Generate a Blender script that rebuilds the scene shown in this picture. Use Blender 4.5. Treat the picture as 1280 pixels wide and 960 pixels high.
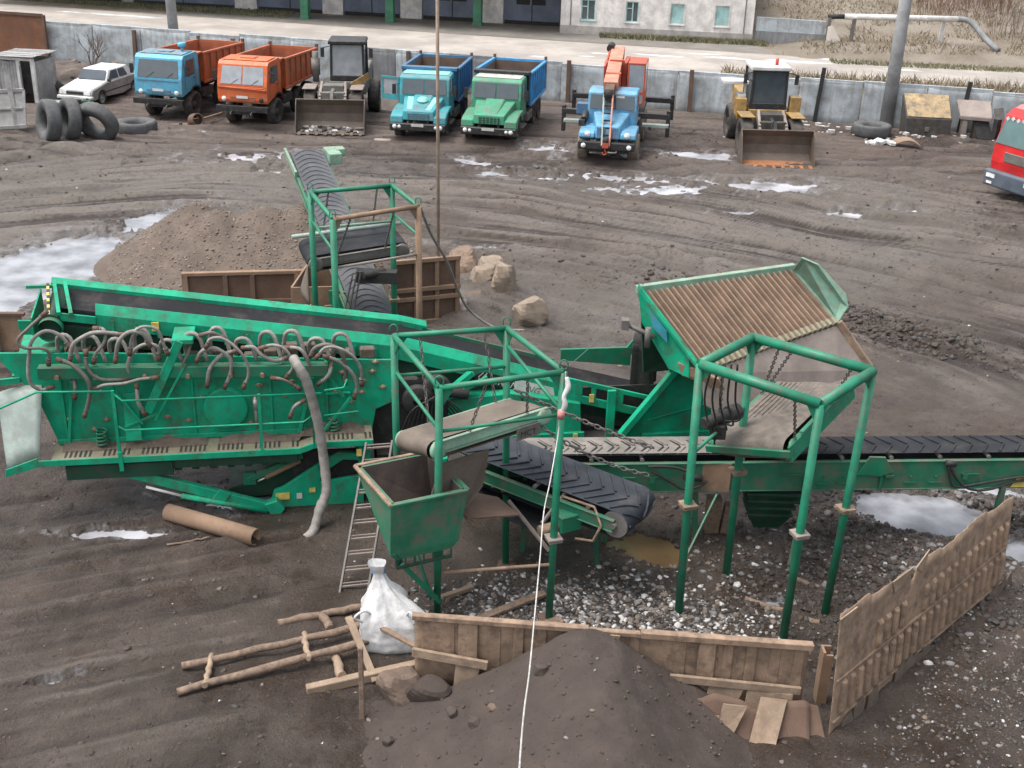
import bpy, math, random
import numpy as np
from mathutils import Vector, Matrix
random.seed(7); rng = np.random.default_rng(7)
for o in list(bpy.data.objects): bpy.data.objects.remove(o)
sc = bpy.context.scene; COL = sc.collection
R = math.radians

# ---------------------------------------------------------------- camera
cd = bpy.data.cameras.new('camera'); cam = bpy.data.objects.new('camera', cd); COL.objects.link(cam); sc.camera = cam
th, rho = R(24.2), R(1.7)
F_ = Vector((0, math.cos(th), -math.sin(th))); R0 = Vector((1, 0, 0)); U0 = Vector((0, math.sin(th), math.cos(th)))
Rc = R0*math.cos(rho) + U0*math.sin(rho); Uc = U0*math.cos(rho) - R0*math.sin(rho)
m = Matrix((Rc, Uc, -F_)).transposed().to_4x4(); m.translation = Vector((0, 0, 12.5)); cam.matrix_world = m
cd.sensor_width = 36; cd.lens = 1510/1280*36; cd.clip_start = .1; cd.clip_end = 4000

# ---------------------------------------------------------------- sky, soft overcast sun, exposure
w = bpy.data.worlds.new('World'); sc.world = w; w.use_nodes = True
nt = w.node_tree; nt.nodes.clear()
sky = nt.nodes.new('ShaderNodeTexSky'); sky.sky_type = 'NISHITA'; sky.sun_disc = False
SUN_EL, SUN_AZ = R(68), R(-105)
sky.sun_elevation = SUN_EL; sky.sun_rotation = SUN_AZ; sky.dust_density = 5; sky.air_density = 1.2; sky.ozone_density = 1
hs = nt.nodes.new('ShaderNodeHueSaturation'); hs.inputs['Saturation'].default_value = .32
bg = nt.nodes.new('ShaderNodeBackground'); bg.inputs['Strength'].default_value = .15
wo = nt.nodes.new('ShaderNodeOutputWorld')
nt.links.new(sky.outputs[0], hs.inputs['Color']); nt.links.new(hs.outputs[0], bg.inputs[0]); nt.links.new(bg.outputs[0], wo.inputs[0])
sl = bpy.data.lights.new('sun', 'SUN'); sl.energy = 1.1; sl.angle = R(30); sl.color = (1, .965, .92)
sun = bpy.data.objects.new('sun', sl); COL.objects.link(sun)
sd = Vector((math.sin(SUN_AZ)*math.cos(SUN_EL), math.cos(SUN_AZ)*math.cos(SUN_EL), math.sin(SUN_EL)))
sun.rotation_euler = sd.to_track_quat('Z', 'Y').to_euler()
vs = sc.view_settings; vs.view_transform = 'Standard'; vs.look = 'None'; vs.gamma = 1; vs.use_curve_mapping = False
vs.exposure = 0.95
sc.render.engine = 'CYCLES'

# ---------------------------------------------------------------- object helpers
MW = {}
def tag(o, label=None, cat=None, group=None, kind=None):
    if label: o['label'] = label
    if cat: o['category'] = cat
    if group: o['group'] = group
    if kind: o['kind'] = kind
    return o
def thing(name, label, cat, loc=(0, 0, 0), rz=0, group=None, scale=1):
    o = bpy.data.objects.new(name, None); COL.objects.link(o)
    o.location = loc; o.rotation_euler = (0, 0, rz); o.scale = (scale,)*3; o.empty_display_size = .3
    MW[o.name] = Matrix.Translation(loc) @ Matrix.Rotation(rz, 4, 'Z') @ Matrix.Scale(scale, 4)
    return tag(o, label, cat, group)
def copy_tree(o, parent=None):
    c = o.copy(); COL.objects.link(c); c.parent = parent
    for ch in list(o.children): copy_tree(ch, c)
    return c
V3 = lambda p: Vector(p)
class MB:
    def __init__(s): s.v = []; s.f = []; s.sm = []; s.mi = []
    def add(s, vs, fs, sm=False, mi=0):
        n = len(s.v); s.v += [tuple(v) for v in vs]
        for f in fs: s.f.append(tuple(i+n for i in f)); s.sm.append(sm); s.mi.append(mi)
        return s
    def hexa(s, p, mi=0):      # 4 bottom (ccw) then 4 top
        return s.add(p, [(3,2,1,0),(4,5,6,7),(0,1,5,4),(1,2,6,5),(2,3,7,6),(3,0,4,7)], False, mi)
    def box(s, c, d, rot=None, mi=0):
        x, y, z = d[0]/2, d[1]/2, d[2]/2
        p = [Vector(q) for q in ((-x,-y,-z),(x,-y,-z),(x,y,-z),(-x,y,-z),(-x,-y,z),(x,-y,z),(x,y,z),(-x,y,z))]
        if rot is not None:
            m = rot if isinstance(rot, Matrix) else Matrix.Rotation(rot, 3, 'Z'); p = [m @ q for q in p]
        return s.hexa([q+Vector(c) for q in p], mi)
    def bx(s, x0, x1, y0, y1, z0, z1, mi=0): return s.box(((x0+x1)/2, (y0+y1)/2, (z0+z1)/2), (x1-x0, y1-y0, z1-z0), None, mi)
    def bar(s, a, b, w, h, up=(0, 0, 1), mi=0):
        a, b = V3(a), V3(b); d = (b-a).normalized(); u = V3(up)
        if abs(d.dot(u)) > .98: u = Vector((0, 1, 0))
        r = d.cross(u).normalized(); u = r.cross(d)
        r *= w/2; u *= h/2
        return s.hexa([a-r-u, a+r-u, b+r-u, b-r-u, a-r+u, a+r+u, b+r+u, b-r+u], mi)
    def tube(s, pts, r, n=8, mi=0, smooth_path=0, caps=True):
        P = [V3(p) for p in pts]
        if smooth_path: P = spline(P, smooth_path)
        rr = r if isinstance(r, (list, tuple)) else [r]*len(P)
        if len(rr) != len(P): rr = list(np.interp(np.linspace(0, 1, len(P)), np.linspace(0, 1, len(rr)), rr))
        vs = []; ref = None
        for i, p in enumerate(P):
            d = (P[min(i+1, len(P)-1)]-P[max(i-1, 0)]).normalized()
            if ref is None: ref = d.orthogonal().normalized()
            ref = (ref-d*ref.dot(d)).normalized(); q = d.cross(ref)
            for k in range(n):
                t = 2*math.pi*k/n; vs.append(p+(ref*math.cos(t)+q*math.sin(t))*rr[i])
        fs = [(i*n+k, i*n+(k+1) % n, (i+1)*n+(k+1) % n, (i+1)*n+k) for i in range(len(P)-1) for k in range(n)]
        s.add(vs, fs, True, mi)
        if caps:
            b = len(s.v)-len(vs); L = len(P)-1
            s.f.append(tuple(b+k for k in reversed(range(n)))); s.sm.append(False); s.mi.append(mi)
            s.f.append(tuple(b+L*n+k for k in range(n))); s.sm.append(False); s.mi.append(mi)
        return s
    def cyl(s, a, b, r, n=16, r2=None, mi=0): return s.tube([a, b], [r, r if r2 is None else r2], n, mi)
    def lathe(s, prof, o=(0, 0, 0), axis=(0, 0, 1), n=24, mi=0, mod=None, closed=False):
        o = V3(o); ax = V3(axis).normalized(); e = ax.orthogonal().normalized(); f = ax.cross(e); vs = []; L = len(prof)
        for k in range(n):
            t = 2*math.pi*k/n
            for j, (r, h) in enumerate(prof):
                if mod: r = mod(r, j, k)
                vs.append(o+ax*h+(e*math.cos(t)+f*math.sin(t))*r)
        fs = []
        for k in range(n):
            k2 = (k+1) % n
            for j in range(L if closed else L-1):
                j2 = (j+1) % L; fs.append((k*L+j, k2*L+j, k2*L+j2, k*L+j2))
        return s.add(vs, fs, True, mi)
    def prism(s, poly, ext, mi=0):      # polygon of 3d points pushed along a vector
        P = [V3(p) for p in poly]; e = V3(ext); n = len(P)
        nrm = Vector((0, 0, 0))
        for i in range(n): nrm += P[i].cross(P[(i+1) % n])
        if nrm.dot(e) > 0: P = P[::-1]
        s.add(P+[p+e for p in P], [tuple(range(n)), tuple(reversed(range(n, 2*n)))] + [(i, i+n, (i+1) % n+n, (i+1) % n) for i in range(n)], False, mi)
        return s
    def plate(s, poly, t=.02, mi=0):
        P = [V3(p) for p in poly]; nrm = Vector((0, 0, 0))
        for i in range(len(P)): nrm += P[i].cross(P[(i+1) % len(P)])
        return s.prism(P, nrm.normalized()*t, mi)
    def sweep(s, prof, path, mi=0, cap=True):   # prof (b,z) closed, path (a,z): vertex = (a, b, z+z)
        L = len(prof); vs = [(a, b, z+dz) for a, z in path for b, dz in prof]
        fs = [(i*L+j, i*L+(j+1) % L, (i+1)*L+(j+1) % L, (i+1)*L+j) for i in range(len(path)-1) for j in range(L)]
        if cap: fs += [tuple(range(L-1, -1, -1)), tuple((len(path)-1)*L+j for j in range(L))]
        return s.add(vs, fs, False, mi)
    def grid(s, fn, nu, nv, mi=0, sm=True):
        vs = [fn(i/nu, j/nv) for i in range(nu+1) for j in range(nv+1)]
        return s.add(vs, [(i*(nv+1)+j, (i+1)*(nv+1)+j, (i+1)*(nv+1)+j+1, i*(nv+1)+j+1) for i in range(nu) for j in range(nv)], sm, mi)
    def build(s, name, mat, parent=None, world=False, bevel=0, seg=1, solid=0, sub=0):
        me = bpy.data.meshes.new(name); vs = s.v
        if world and parent is not None:
            im = MW[root_of(parent).name].inverted(); vs = [tuple(im @ V3(v)) for v in vs]
        me.from_pydata(vs, [], s.f); me.validate()
        if len(me.polygons) == len(s.f):
            me.polygons.foreach_set('use_smooth', s.sm); me.polygons.foreach_set('material_index', s.mi)
        for mm in (mat if isinstance(mat, (list, tuple)) else [mat]): me.materials.append(mm)
        o = bpy.data.objects.new(name, me); COL.objects.link(o)
        if parent is not None: o.parent = parent
        if solid: md = o.modifiers.new('s', 'SOLIDIFY'); md.thickness = solid; md.offset = 0
        if bevel: md = o.modifiers.new('b', 'BEVEL'); md.width = bevel; md.segments = seg; md.limit_method = 'ANGLE'; md.angle_limit = R(40)
        if sub: md = o.modifiers.new('u', 'SUBSURF'); md.levels = sub; md.render_levels = sub
        return o
def root_of(o):
    while o.parent is not None: o = o.parent
    return o
def spline(P, k=4):
    out = []
    for i in range(len(P)-1):
        p0, p1, p2, p3 = P[max(i-1, 0)], P[i], P[i+1], P[min(i+2, len(P)-1)]
        for j in range(k):
            t = j/k
            out.append(.5*((2*p1)+(p2-p0)*t+(2*p0-5*p1+4*p2-p3)*t*t+(3*p1-p0-3*p2+p3)*t**3))
    return out+[P[-1]]
def text_mesh(body, size, mat, parent, o, xdir, ydir, name='lettering', shear=0):
    cu = bpy.data.curves.new('t', 'FONT'); cu.body = body; cu.size = size; cu.extrude = .002; cu.shear = shear; cu.resolution_u = 2
    ob = bpy.data.objects.new('t', cu); COL.objects.link(ob); dg = bpy.context.evaluated_depsgraph_get()
    me = bpy.data.meshes.new_from_object(ob.evaluated_get(dg)); bpy.data.objects.remove(ob)
    x, y = V3(xdir).normalized(), V3(ydir).normalized(); z = x.cross(y); oo = V3(o)
    for v in me.vertices: v.co = oo+x*v.co.x+y*v.co.y+z*v.co.z
    me.materials.clear(); me.materials.append(mat)
    r = bpy.data.objects.new(name, me); COL.objects.link(r); r.parent = parent; return r

# ---------------------------------------------------------------- materials
MUD = (.075, .06, .052)
def mat(name, col, rough=.55, metal=0, dirt=.3, dirtcol=(.13, .10, .08), scale=2.0, dust=.3, bump=.15, rust=0, rustcol=(.12, .05, .03), spec=.5, streak=0, streakcol=(.1, .09, .08), fine=60):
    m = bpy.data.materials.new(name); m.use_nodes = True; t = m.node_tree; N = t.nodes; L = t.links
    b = N['Principled BSDF']; b.inputs['Roughness'].default_value = rough; b.inputs['Metallic'].default_value = metal
    b.inputs['Specular IOR Level'].default_value = spec
    tc = N.new('ShaderNodeTexCoord')
    def noise(sc_, det=6, vec=None, ro=.6):
        n = N.new('ShaderNodeTexNoise'); n.inputs['Scale'].default_value = sc_; n.inputs['Detail'].default_value = det; n.inputs['Roughness'].default_value = ro
        L.new(vec or tc.outputs['Object'], n.inputs['Vector']); return n.outputs['Fac']
    def ramp(x, a, b_):
        r = N.new('ShaderNodeMapRange'); r.inputs[1].default_value = a; r.inputs[2].default_value = b_; r.clamp = True
        r.interpolation_type = 'SMOOTHSTEP'; L.new(x, r.inputs[0]); return r.outputs[0]
    def mul(x, y):
        n = N.new('ShaderNodeMath'); n.operation = 'MULTIPLY'
        L.new(x, n.inputs[0]); (L.new(y, n.inputs[1]) if not isinstance(y, (int, float)) else setattr(n.inputs[1], 'default_value', y)); return n.outputs[0]
    def mix(f, a, c):
        n = N.new('ShaderNodeMix'); n.data_type = 'RGBA'
        for x, i in ((f, 0), (a, 6), (c, 7)):
            if isinstance(x, (int, float)): n.inputs[i].default_value = x
            elif isinstance(x, tuple): n.inputs[i].default_value = (*x, 1)
            else: L.new(x, n.inputs[i])
        return n.outputs[2]
    n1 = noise(scale); c = mix(ramp(n1, .32, .68), tuple(x*.72 for x in col), tuple(min(1, x*1.14) for x in col))
    c = mix(mul(ramp(noise(scale*6, 8, None, .7), .5, .72), .45), c, tuple(x*.55+y*.25 for x, y in zip(col, dirtcol)))
    rf = None
    if streak:
        mp = N.new('ShaderNodeMapping'); mp.inputs['Scale'].default_value = (6, 6, .5); L.new(tc.outputs['Object'], mp.inputs[0])
        c = mix(mul(ramp(noise(1, 5, mp.outputs[0]), .45, .75), streak), c, streakcol)
    if dirt:
        d = mul(ramp(noise(scale*1.9, 9, None, .68), .56-.20*dirt, .70), min(1, .45+dirt*.6)); c = mix(d, c, dirtcol); rf = d
    if dust:
        g = N.new('ShaderNodeNewGeometry'); sx = N.new('ShaderNodeSeparateXYZ'); L.new(g.outputs['Normal'], sx.inputs[0])
        d2 = mul(mul(ramp(sx.outputs['Z'], .35, .95), ramp(noise(scale*1.3, 8), .3, .7)), dust); c = mix(d2, c, tuple(x*1.5 for x in dirtcol))
    if rust:
        c = mix(mul(ramp(noise(scale*2.6, 10, None, .7), .68-.25*rust, .74-.2*rust), .9), c, rustcol)
    c = mix(mul(ramp(noise(fine, 3), .35, .8), .25), c, tuple(x*.7 for x in col))
    L.new(c, b.inputs['Base Color'])
    rr = N.new('ShaderNodeMapRange'); rr.inputs[3].default_value = max(.05, rough-.12); rr.inputs[4].default_value = min(1, rough+.25); L.new(noise(scale*3, 6), rr.inputs[0]); L.new(rr.outputs[0], b.inputs['Roughness'])
    if bump:
        bp = N.new('ShaderNodeBump'); bp.inputs['Strength'].default_value = bump; bp.inputs['Distance'].default_value = .02; L.new(noise(scale*8, 8), bp.inputs['Height']); L.new(bp.outputs[0], b.inputs['Normal'])
    return m
M = {}
M['green'] = mat('screener_green', (.004, .345, .19), .5, 0, .5, (.07, .075, .05), 1.5, .05, .08, .10, (.13, .075, .045), spec=.3, streak=.35, streakcol=(.03, .12, .07))
M['green_mid'] = mat('screener_green_dull', (.005, .19, .10), .5, 0, .55, (.10, .08, .06), 1.5, .35, .08)
M['green_frame'] = mat('frame_green', (.008, .19, .105), .45, 0, .35, (.11, .09, .07), 2.5, .2, .08, .12)
M['green_pale'] = mat('worn_pale_green', (.20, .36, .27), .6, 0, .5, (.22, .17, .12), 3, .4, .1, .15)
M['green_old'] = mat('dirty_old_green', (.014, .16, .088), .6, 0, .7, (.13, .11, .085), 1.4, .4, .12, .1)
M['green_dark'] = mat('dark_green_steel', (.006, .055, .03), .6, 0, .4, (.05, .045, .04), 2, .3, .1)
M['rubber'] = mat('belt_rubber', (.026, .028, .033), .7, 0, .3, (.06, .055, .05), 1.5, .08, .1, spec=.15)
M['rubber_dusty'] = mat('dusty_belt_rubber', (.20, .18, .16), .8, 0, .4, (.09, .08, .075), 2, .2, .12)
M['rubber_brown'] = mat('mud_coated_belt', (.155, .125, .10), .8, 0, .5, (.10, .08, .065), 2, .2, .15)
M['tyre'] = mat('tyre_rubber', (.045, .043, .042), .75, 0, .5, (.13, .105, .085), 2.5, .3, .2)
M['tyre_muddy'] = mat('muddy_tyre', (.20, .165, .13), .85, 0, .5, (.07, .06, .05), 3, .2, .3)
M['tyre_grey'] = mat('weathered_tyre', (.085, .088, .092), .8, 0, .4, (.12, .11, .10), 3, .25, .2)
M['hose'] = mat('grey_hose', (.27, .255, .235), .65, 0, .5, (.14, .115, .09), 4, .25, .1)
M['bighose'] = mat('big_grey_hose', (.25, .235, .215), .65, 0, .45, (.12, .10, .08), 3, .2, .2)
M['rust'] = mat('brown_rusty_steel', (.27, .175, .115), .8, 0, .45, (.16, .11, .08), 1.6, .15, .25, .18, (.15, .06, .03))
M['rust_dark'] = mat('dark_rusty_steel', (.14, .085, .06), .85, 0, .5, (.09, .065, .05), 1.6, .2, .3, .3, (.20, .08, .03))
M['rust_red'] = mat('red_rust_container', (.20, .085, .045), .8, 0, .5, (.11, .07, .05), .8, .1, .2, .3, (.11, .05, .03), streak=.4)
M['tan_steel'] = mat('tan_dusty_steel', (.325, .225, .155), .85, 0, .8, (.13, .09, .065), 2.2, .15, .35, .32, (.17, .085, .045), streak=.6, streakcol=(.2, .14, .1))
M['grid_steel'] = mat('dusty_grid_steel', (.245, .165, .115), .8, 0, .4, (.20, .14, .10), 3, .2, .2)
M['plate_grey'] = mat('worn_grey_plate', (.27, .225, .20), .65, 0, .3, (.2, .16, .13), 1.5, .2, .05)
M['galv'] = mat('pale_worn_sheet', (.29, .35, .32), .55, .1, .5, (.22, .22, .2), 2, .25, .05)
M['steel_grey'] = mat('grey_steel', (.17, .16, .15), .6, .2, .5, (.12, .10, .08), 3, .3, .1, .15)
M['dark'] = mat('dark_machinery', (.022, .022, .022), .7, 0, .4, (.06, .05, .04), 4, .25, .1)
M['black'] = mat('black_paint', (.018, .018, .02), .5, 0, .35, (.08, .065, .055), 3, .2, .05)
M['chassis'] = mat('dirty_chassis', (.05, .046, .042), .8, 0, .5, (.10, .085, .07), 3, .3, .15)
M['mudfill'] = mat('caked_mud', (.13, .10, .078), .95, 0, .6, (.09, .07, .055), 5, .3, .6)
M['orange'] = mat('orange_paint', (.66, .12, .025), .45, 0, .75, (.26, .14, .085), 1.2, .12, .03)
M['orange_bed'] = mat('orange_body_paint', (.50, .105, .03), .55, 0, .9, (.22, .12, .075), 1.2, .15, .05, .06, (.2, .08, .03))
M['blue'] = mat('sky_blue_paint', (.085, .40, .60), .45, 0, .7, (.16, .19, .19), 1.2, .12, .03)
M['roof_worn'] = mat('worn_roof', (.20, .32, .38), .6, 0, .75, (.10, .09, .10), 2.2, .35, .05)
M['teal'] = mat('teal_paint', (.03, .33, .38), .45, 0, .8, (.14, .13, .12), 1.2, .15, .03)
M['teal_pale'] = mat('faded_teal_roof', (.24, .60, .54), .45, 0, .3, (.2, .25, .22), 2.5, .2, .03)
M['kgreen'] = mat('faded_green_paint', (.03, .30, .165), .48, 0, .8, (.14, .13, .11), 1.4, .18, .03)
M['white_green'] = mat('whitish_cab_roof', (.50, .52, .47), .55, 0, .55, (.2, .2, .17), 2.5, .2, .05)
M['bed_blue'] = mat('dump_body_blue', (.035, .17, .34), .5, 0, .6, (.13, .11, .10), 1.3, .2, .06, .1)
M['bed_inner'] = mat('dirty_body_inside', (.15, .105, .08), .85, 0, .5, (.10, .075, .06), 1.5, .2, .15, .2)
M['crane_blue'] = mat('crane_cab_blue', (.11, .36, .58), .45, 0, .7, (.16, .15, .14), 1.3, .12, .03)
M['crane_red'] = mat('crane_red', (.56, .085, .04), .5, 0, .7, (.2, .1, .07), 1.5, .15, .05)
M['crane_pale'] = mat('faded_crane_boom', (.62, .25, .17), .55, 0, .8, (.3, .15, .1), 1.5, .2, .05)
M['red'] = mat('red_cab_paint', (.62, .022, .025), .35, 0, .15, (.2, .08, .06), 1.2, .06, .02)
M['pink_roof'] = mat('faded_red_roof', (.62, .20, .20), .4, 0, .2, (.3, .2, .2), 1.2, .1, .02)
M['yellow'] = mat('worn_yellow_paint', (.44, .25, .05), .6, 0, 1.0, (.15, .125, .09), 1.8, .5, .08, .3, (.11, .09, .07))
M['loader_grey'] = mat('grimy_grey_paint', (.17, .165, .155), .65, 0, .55, (.10, .085, .07), 2, .35, .1, .1)
M['bucket'] = mat('worn_bucket_steel', (.14, .11, .09), .6, .2, .5, (.11, .08, .06), 2, .2, .1, .15)
M['bucket_rust'] = mat('rusty_bucket_edge', (.30, .13, .055), .75, 0, .4, (.18, .09, .05), 3, .1, .15)
M['white'] = mat('white_paint', (.62, .62, .60), .45, 0, .3, (.45, .42, .38), 1.5, .1, .03)
M['car_white'] = mat('dusty_white_car', (.70, .70, .68), .35, 0, .25, (.42, .39, .36), 1.6, .1, .02)
M['car_side'] = mat('grey_car_side', (.30, .295, .285), .45, 0, .5, (.18, .165, .15), 1.6, .1, .02)  # body sides greyer than the white hood and roof
M['plastic_white'] = mat('white_woven_plastic', (.58, .58, .58), .7, 0, .3, (.34, .30, .26), 3, .05, .3)
M['lamp'] = mat('lamp_glass', (.8, .8, .78), .15, 0, .1, (.4, .38, .35), 4, 0, 0)
M['chrome'] = mat('bright_metal', (.6, .6, .6), .3, .8, .3, (.3, .28, .25), 4, .1, .02)
M['yellow_label'] = mat('yellow_sticker', (.66, .50, .12), .6, 0, .2, (.3, .2, .1), 12, 0, 0)
M['ylw_black'] = M['yellow_label']
M['concrete'] = mat('whitewashed_concrete', (.42, .465, .49), .9, 0, .65, (.20, .195, .185), .8, .1, .2, .12, (.24, .17, .125), streak=.65, streakcol=(.2, .2, .198))
M['concrete2'] = mat('greyer_concrete', (.23, .24, .25), .9, 0, .7, (.15, .145, .14), .8, .1, .2, .12, (.24, .17, .125), streak=.9, streakcol=(.14, .14, .135))
M['pole'] = mat('pole_concrete', (.36, .37, .375), .85, 0, .4, (.25, .25, .24), 1.2, 0, .15)
M['wood'] = mat('weathered_timber', (.25, .175, .125), .85, 0, .9, (.09, .065, .05), 5, .2, .5)
M['wood_pale'] = mat('pale_timber', (.32, .235, .165), .85, 0, .8, (.2, .14, .1), 3, .15, .3)
M['wood_grey'] = mat('grey_boards', (.33, .325, .32), .9, 0, .4, (.2, .19, .18), 2, .1, .2, streak=.4, streakcol=(.2, .19, .18))
M['rock'] = mat('tan_concrete_lump', (.27, .215, .165), .95, 0, .5, (.20, .15, .11), 4, .2, .6)
M['wood_block'] = mat('soiled_concrete', (.17, .12, .09), .95, 0, .8, (.08, .06, .048), 4, .2, .6)
M['gravel'] = mat('brown_pebbles', (.17, .135, .11), .9, 0, .3, (.1, .08, .065), 6, .1, .2)
M['gravel_grey'] = mat('grey_stone_bits', (.20, .19, .185), .85, 0, .3, (.1, .09, .085), 6, .1, .2)
M['gravel_white'] = mat('white_scrap_bits', (.50, .49, .47), .7, 0, .4, (.25, .23, .21), 6, .1, .1)
M['gravel_dark'] = mat('dark_slag_bits', (.045, .042, .040), .6, 0, .3, (.09, .075, .065), 6, .1, .2)
M['gravel_mud'] = mat('mud_clods', (.066, .050, .041), .9, 0, .3, (.06, .048, .042), 6, .1, .3)
M['cable_white'] = mat('white_cable', (.50, .485, .46), .6, 0, .4, (.35, .3, .26), 6, 0, 0)
M['cable_tan'] = mat('tan_steel_mast', (.36, .27, .21), .7, 0, .3, (.2, .14, .1), 2, 0, 0)
M['brick'] = mat('white_brick', (.76, .72, .69), .9, 0, .35, (.5, .44, .4), 1.2, .1, .1, streak=.25, streakcol=(.45, .42, .4))
M['plinth'] = mat('plinth_brick', (.42, .385, .36), .9, 0, .5, (.3, .27, .24), 1.2, .1, .1)
M['door_blue'] = mat('garage_door_blue', (.15, .18, .245), .6, 0, .4, (.16, .16, .17), .8, .1, .05)
M['col_green'] = mat('column_green', (.05, .22, .12), .6, 0, .3, (.15, .16, .12), 1.5, .1, .05)
M['board_cyan'] = mat('pale_cyan_board', (.36, .58, .57), .6, 0, .2, (.3, .4, .38), 1.5, .1, .03)
M['road'] = mat('pale_dusty_road', (.36, .325, .29), .9, 0, .5, (.27, .24, .215), .25, 0, .1, fine=8)
M['apron'] = mat('garage_apron', (.19, .175, .155), .9, 0, .6, (.13, .12, .10), .35, 0, .1, fine=8)
M['grass_dry'] = mat('dry_grass', (.26, .212, .145), .9, 0, .2, (.13, .12, .05), .5, 0, 0, fine=3)
M['grass_green'] = mat('drab_grass', (.19, .18, .105), .9, 0, .4, (.10, .11, .04), .5, 0, 0, fine=3)
M['hill'] = mat('dry_hill_soil', (.24, .19, .125), .95, 0, .6, (.15, .115, .08), .3, 0, .4, fine=4)
M['twig'] = mat('bare_twigs', (.15, .105, .085), .9, 0, .3, (.1, .07, .06), 5, 0, 0)
M['snow'] = mat('dirty_snow', (.62, .63, .65), .5, 0, .3, (.35, .33, .32), 1.5, 0, .3)
M['pipe_white'] = mat('insulated_pipe', (.62, .60, .57), .7, 0, .3, (.4, .35, .3), 1.5, .1, .1)
def glassy(name, col, rough=.08):
    m = bpy.data.materials.new(name); m.use_nodes = True; N = m.node_tree.nodes; b = N['Principled BSDF']
    n = N.new('ShaderNodeTexNoise'); n.inputs['Scale'].default_value = 2.5; n.inputs['Detail'].default_value = 5
    tc = N.new('ShaderNodeTexCoord'); m.node_tree.links.new(tc.outputs['Object'], n.inputs['Vector'])
    r = N.new('ShaderNodeValToRGB'); r.color_ramp.elements[0].color = (*[c*.6 for c in col], 1); r.color_ramp.elements[1].color = (*[c*1.5 for c in col], 1)
    m.node_tree.links.new(n.outputs['Fac'], r.inputs[0]); m.node_tree.links.new(r.outputs[0], b.inputs['Base Color'])
    b.inputs['Roughness'].default_value = rough; b.inputs['Specular IOR Level'].default_value = .9; return m
M['glass'] = glassy('dusty_dark_glass', (.05, .065, .075))
M['glass_pale'] = glassy('pale_dusty_glass', (.26, .28, .30), .2)
M['glass_car'] = glassy('car_glass', (.05, .065, .085), .4); M['glass_car'].node_tree.nodes['Principled BSDF'].inputs['Specular IOR Level'].default_value = .12
M['glass_green'] = glassy('green_tinted_glass', (.06, .12, .12))
def paint_glass(name): pass
def puddle_mat(name, c0, c1, rough):
    m = bpy.data.materials.new(name); m.use_nodes = True; t = m.node_tree; N = t.nodes; b = N['Principled BSDF']
    tc = N.new('ShaderNodeTexCoord'); n = N.new('ShaderNodeTexNoise'); n.inputs['Scale'].default_value = .9; n.inputs['Detail'].default_value = 7
    t.links.new(tc.outputs['Object'], n.inputs['Vector']); r = N.new('ShaderNodeValToRGB')
    r.color_ramp.elements[0].color = (*c0, 1); r.color_ramp.elements[1].color = (*c1, 1); r.color_ramp.elements[0].position = .35; r.color_ramp.elements[1].position = .62
    t.links.new(n.outputs['Fac'], r.inputs[0]); t.links.new(r.outputs[0], b.inputs['Base Color']); b.inputs['Roughness'].default_value = rough
    b.inputs['Specular IOR Level'].default_value = 1.0
    return m
M['puddle_mat'] = puddle_mat('pale_puddle', (.09, .09, .098), (.30, .305, .325), .06)  # pale mottled base colour with a glossy surface
M['slush'] = puddle_mat('slushy_ice', (.20, .20, .21), (.50, .50, .53), .12)
M['brown_water'] = puddle_mat('brown_puddle', (.10, .062, .032), (.15, .095, .05), .1)
# ---------------------------------------------------------------- terrain functions
def _h(ix, iy, s):
    n = (ix.astype(np.int64)*374761393+iy.astype(np.int64)*668265263+s*1442695041) & 0x7fffffff
    n = (n ^ (n >> 13))*1274126177 & 0x7fffffff
    return ((n ^ (n >> 16)) & 0xffff)/65535.
def vn(x, y, s=0):
    x0 = np.floor(x); y0 = np.floor(y); fx = x-x0; fy = y-y0; fx = fx*fx*(3-2*fx); fy = fy*fy*(3-2*fy)
    a, b, c, d = _h(x0, y0, s), _h(x0+1, y0, s), _h(x0, y0+1, s), _h(x0+1, y0+1, s)
    return (a*(1-fx)+b*fx)*(1-fy)+(c*(1-fx)+d*fx)*fy
def fbm(x, y, o=4, s=0, g=.5):
    t = 0; a = 1; w_ = 0
    for i in range(o): t = t+a*vn(x*2**i, y*2**i, s+i*7); w_ += a; a *= g
    return t/w_
def sst(x, a, b): t = np.clip((x-a)/(b-a), 0, 1); return t*t*(3-2*t)
def ell(x, y, cx, cy, rx, ry, ang=0):
    c, s = math.cos(ang), math.sin(ang); u = ((x-cx)*c+(y-cy)*s)/rx; v = (-(x-cx)*s+(y-cy)*c)/ry
    return u*u+v*v
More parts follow.
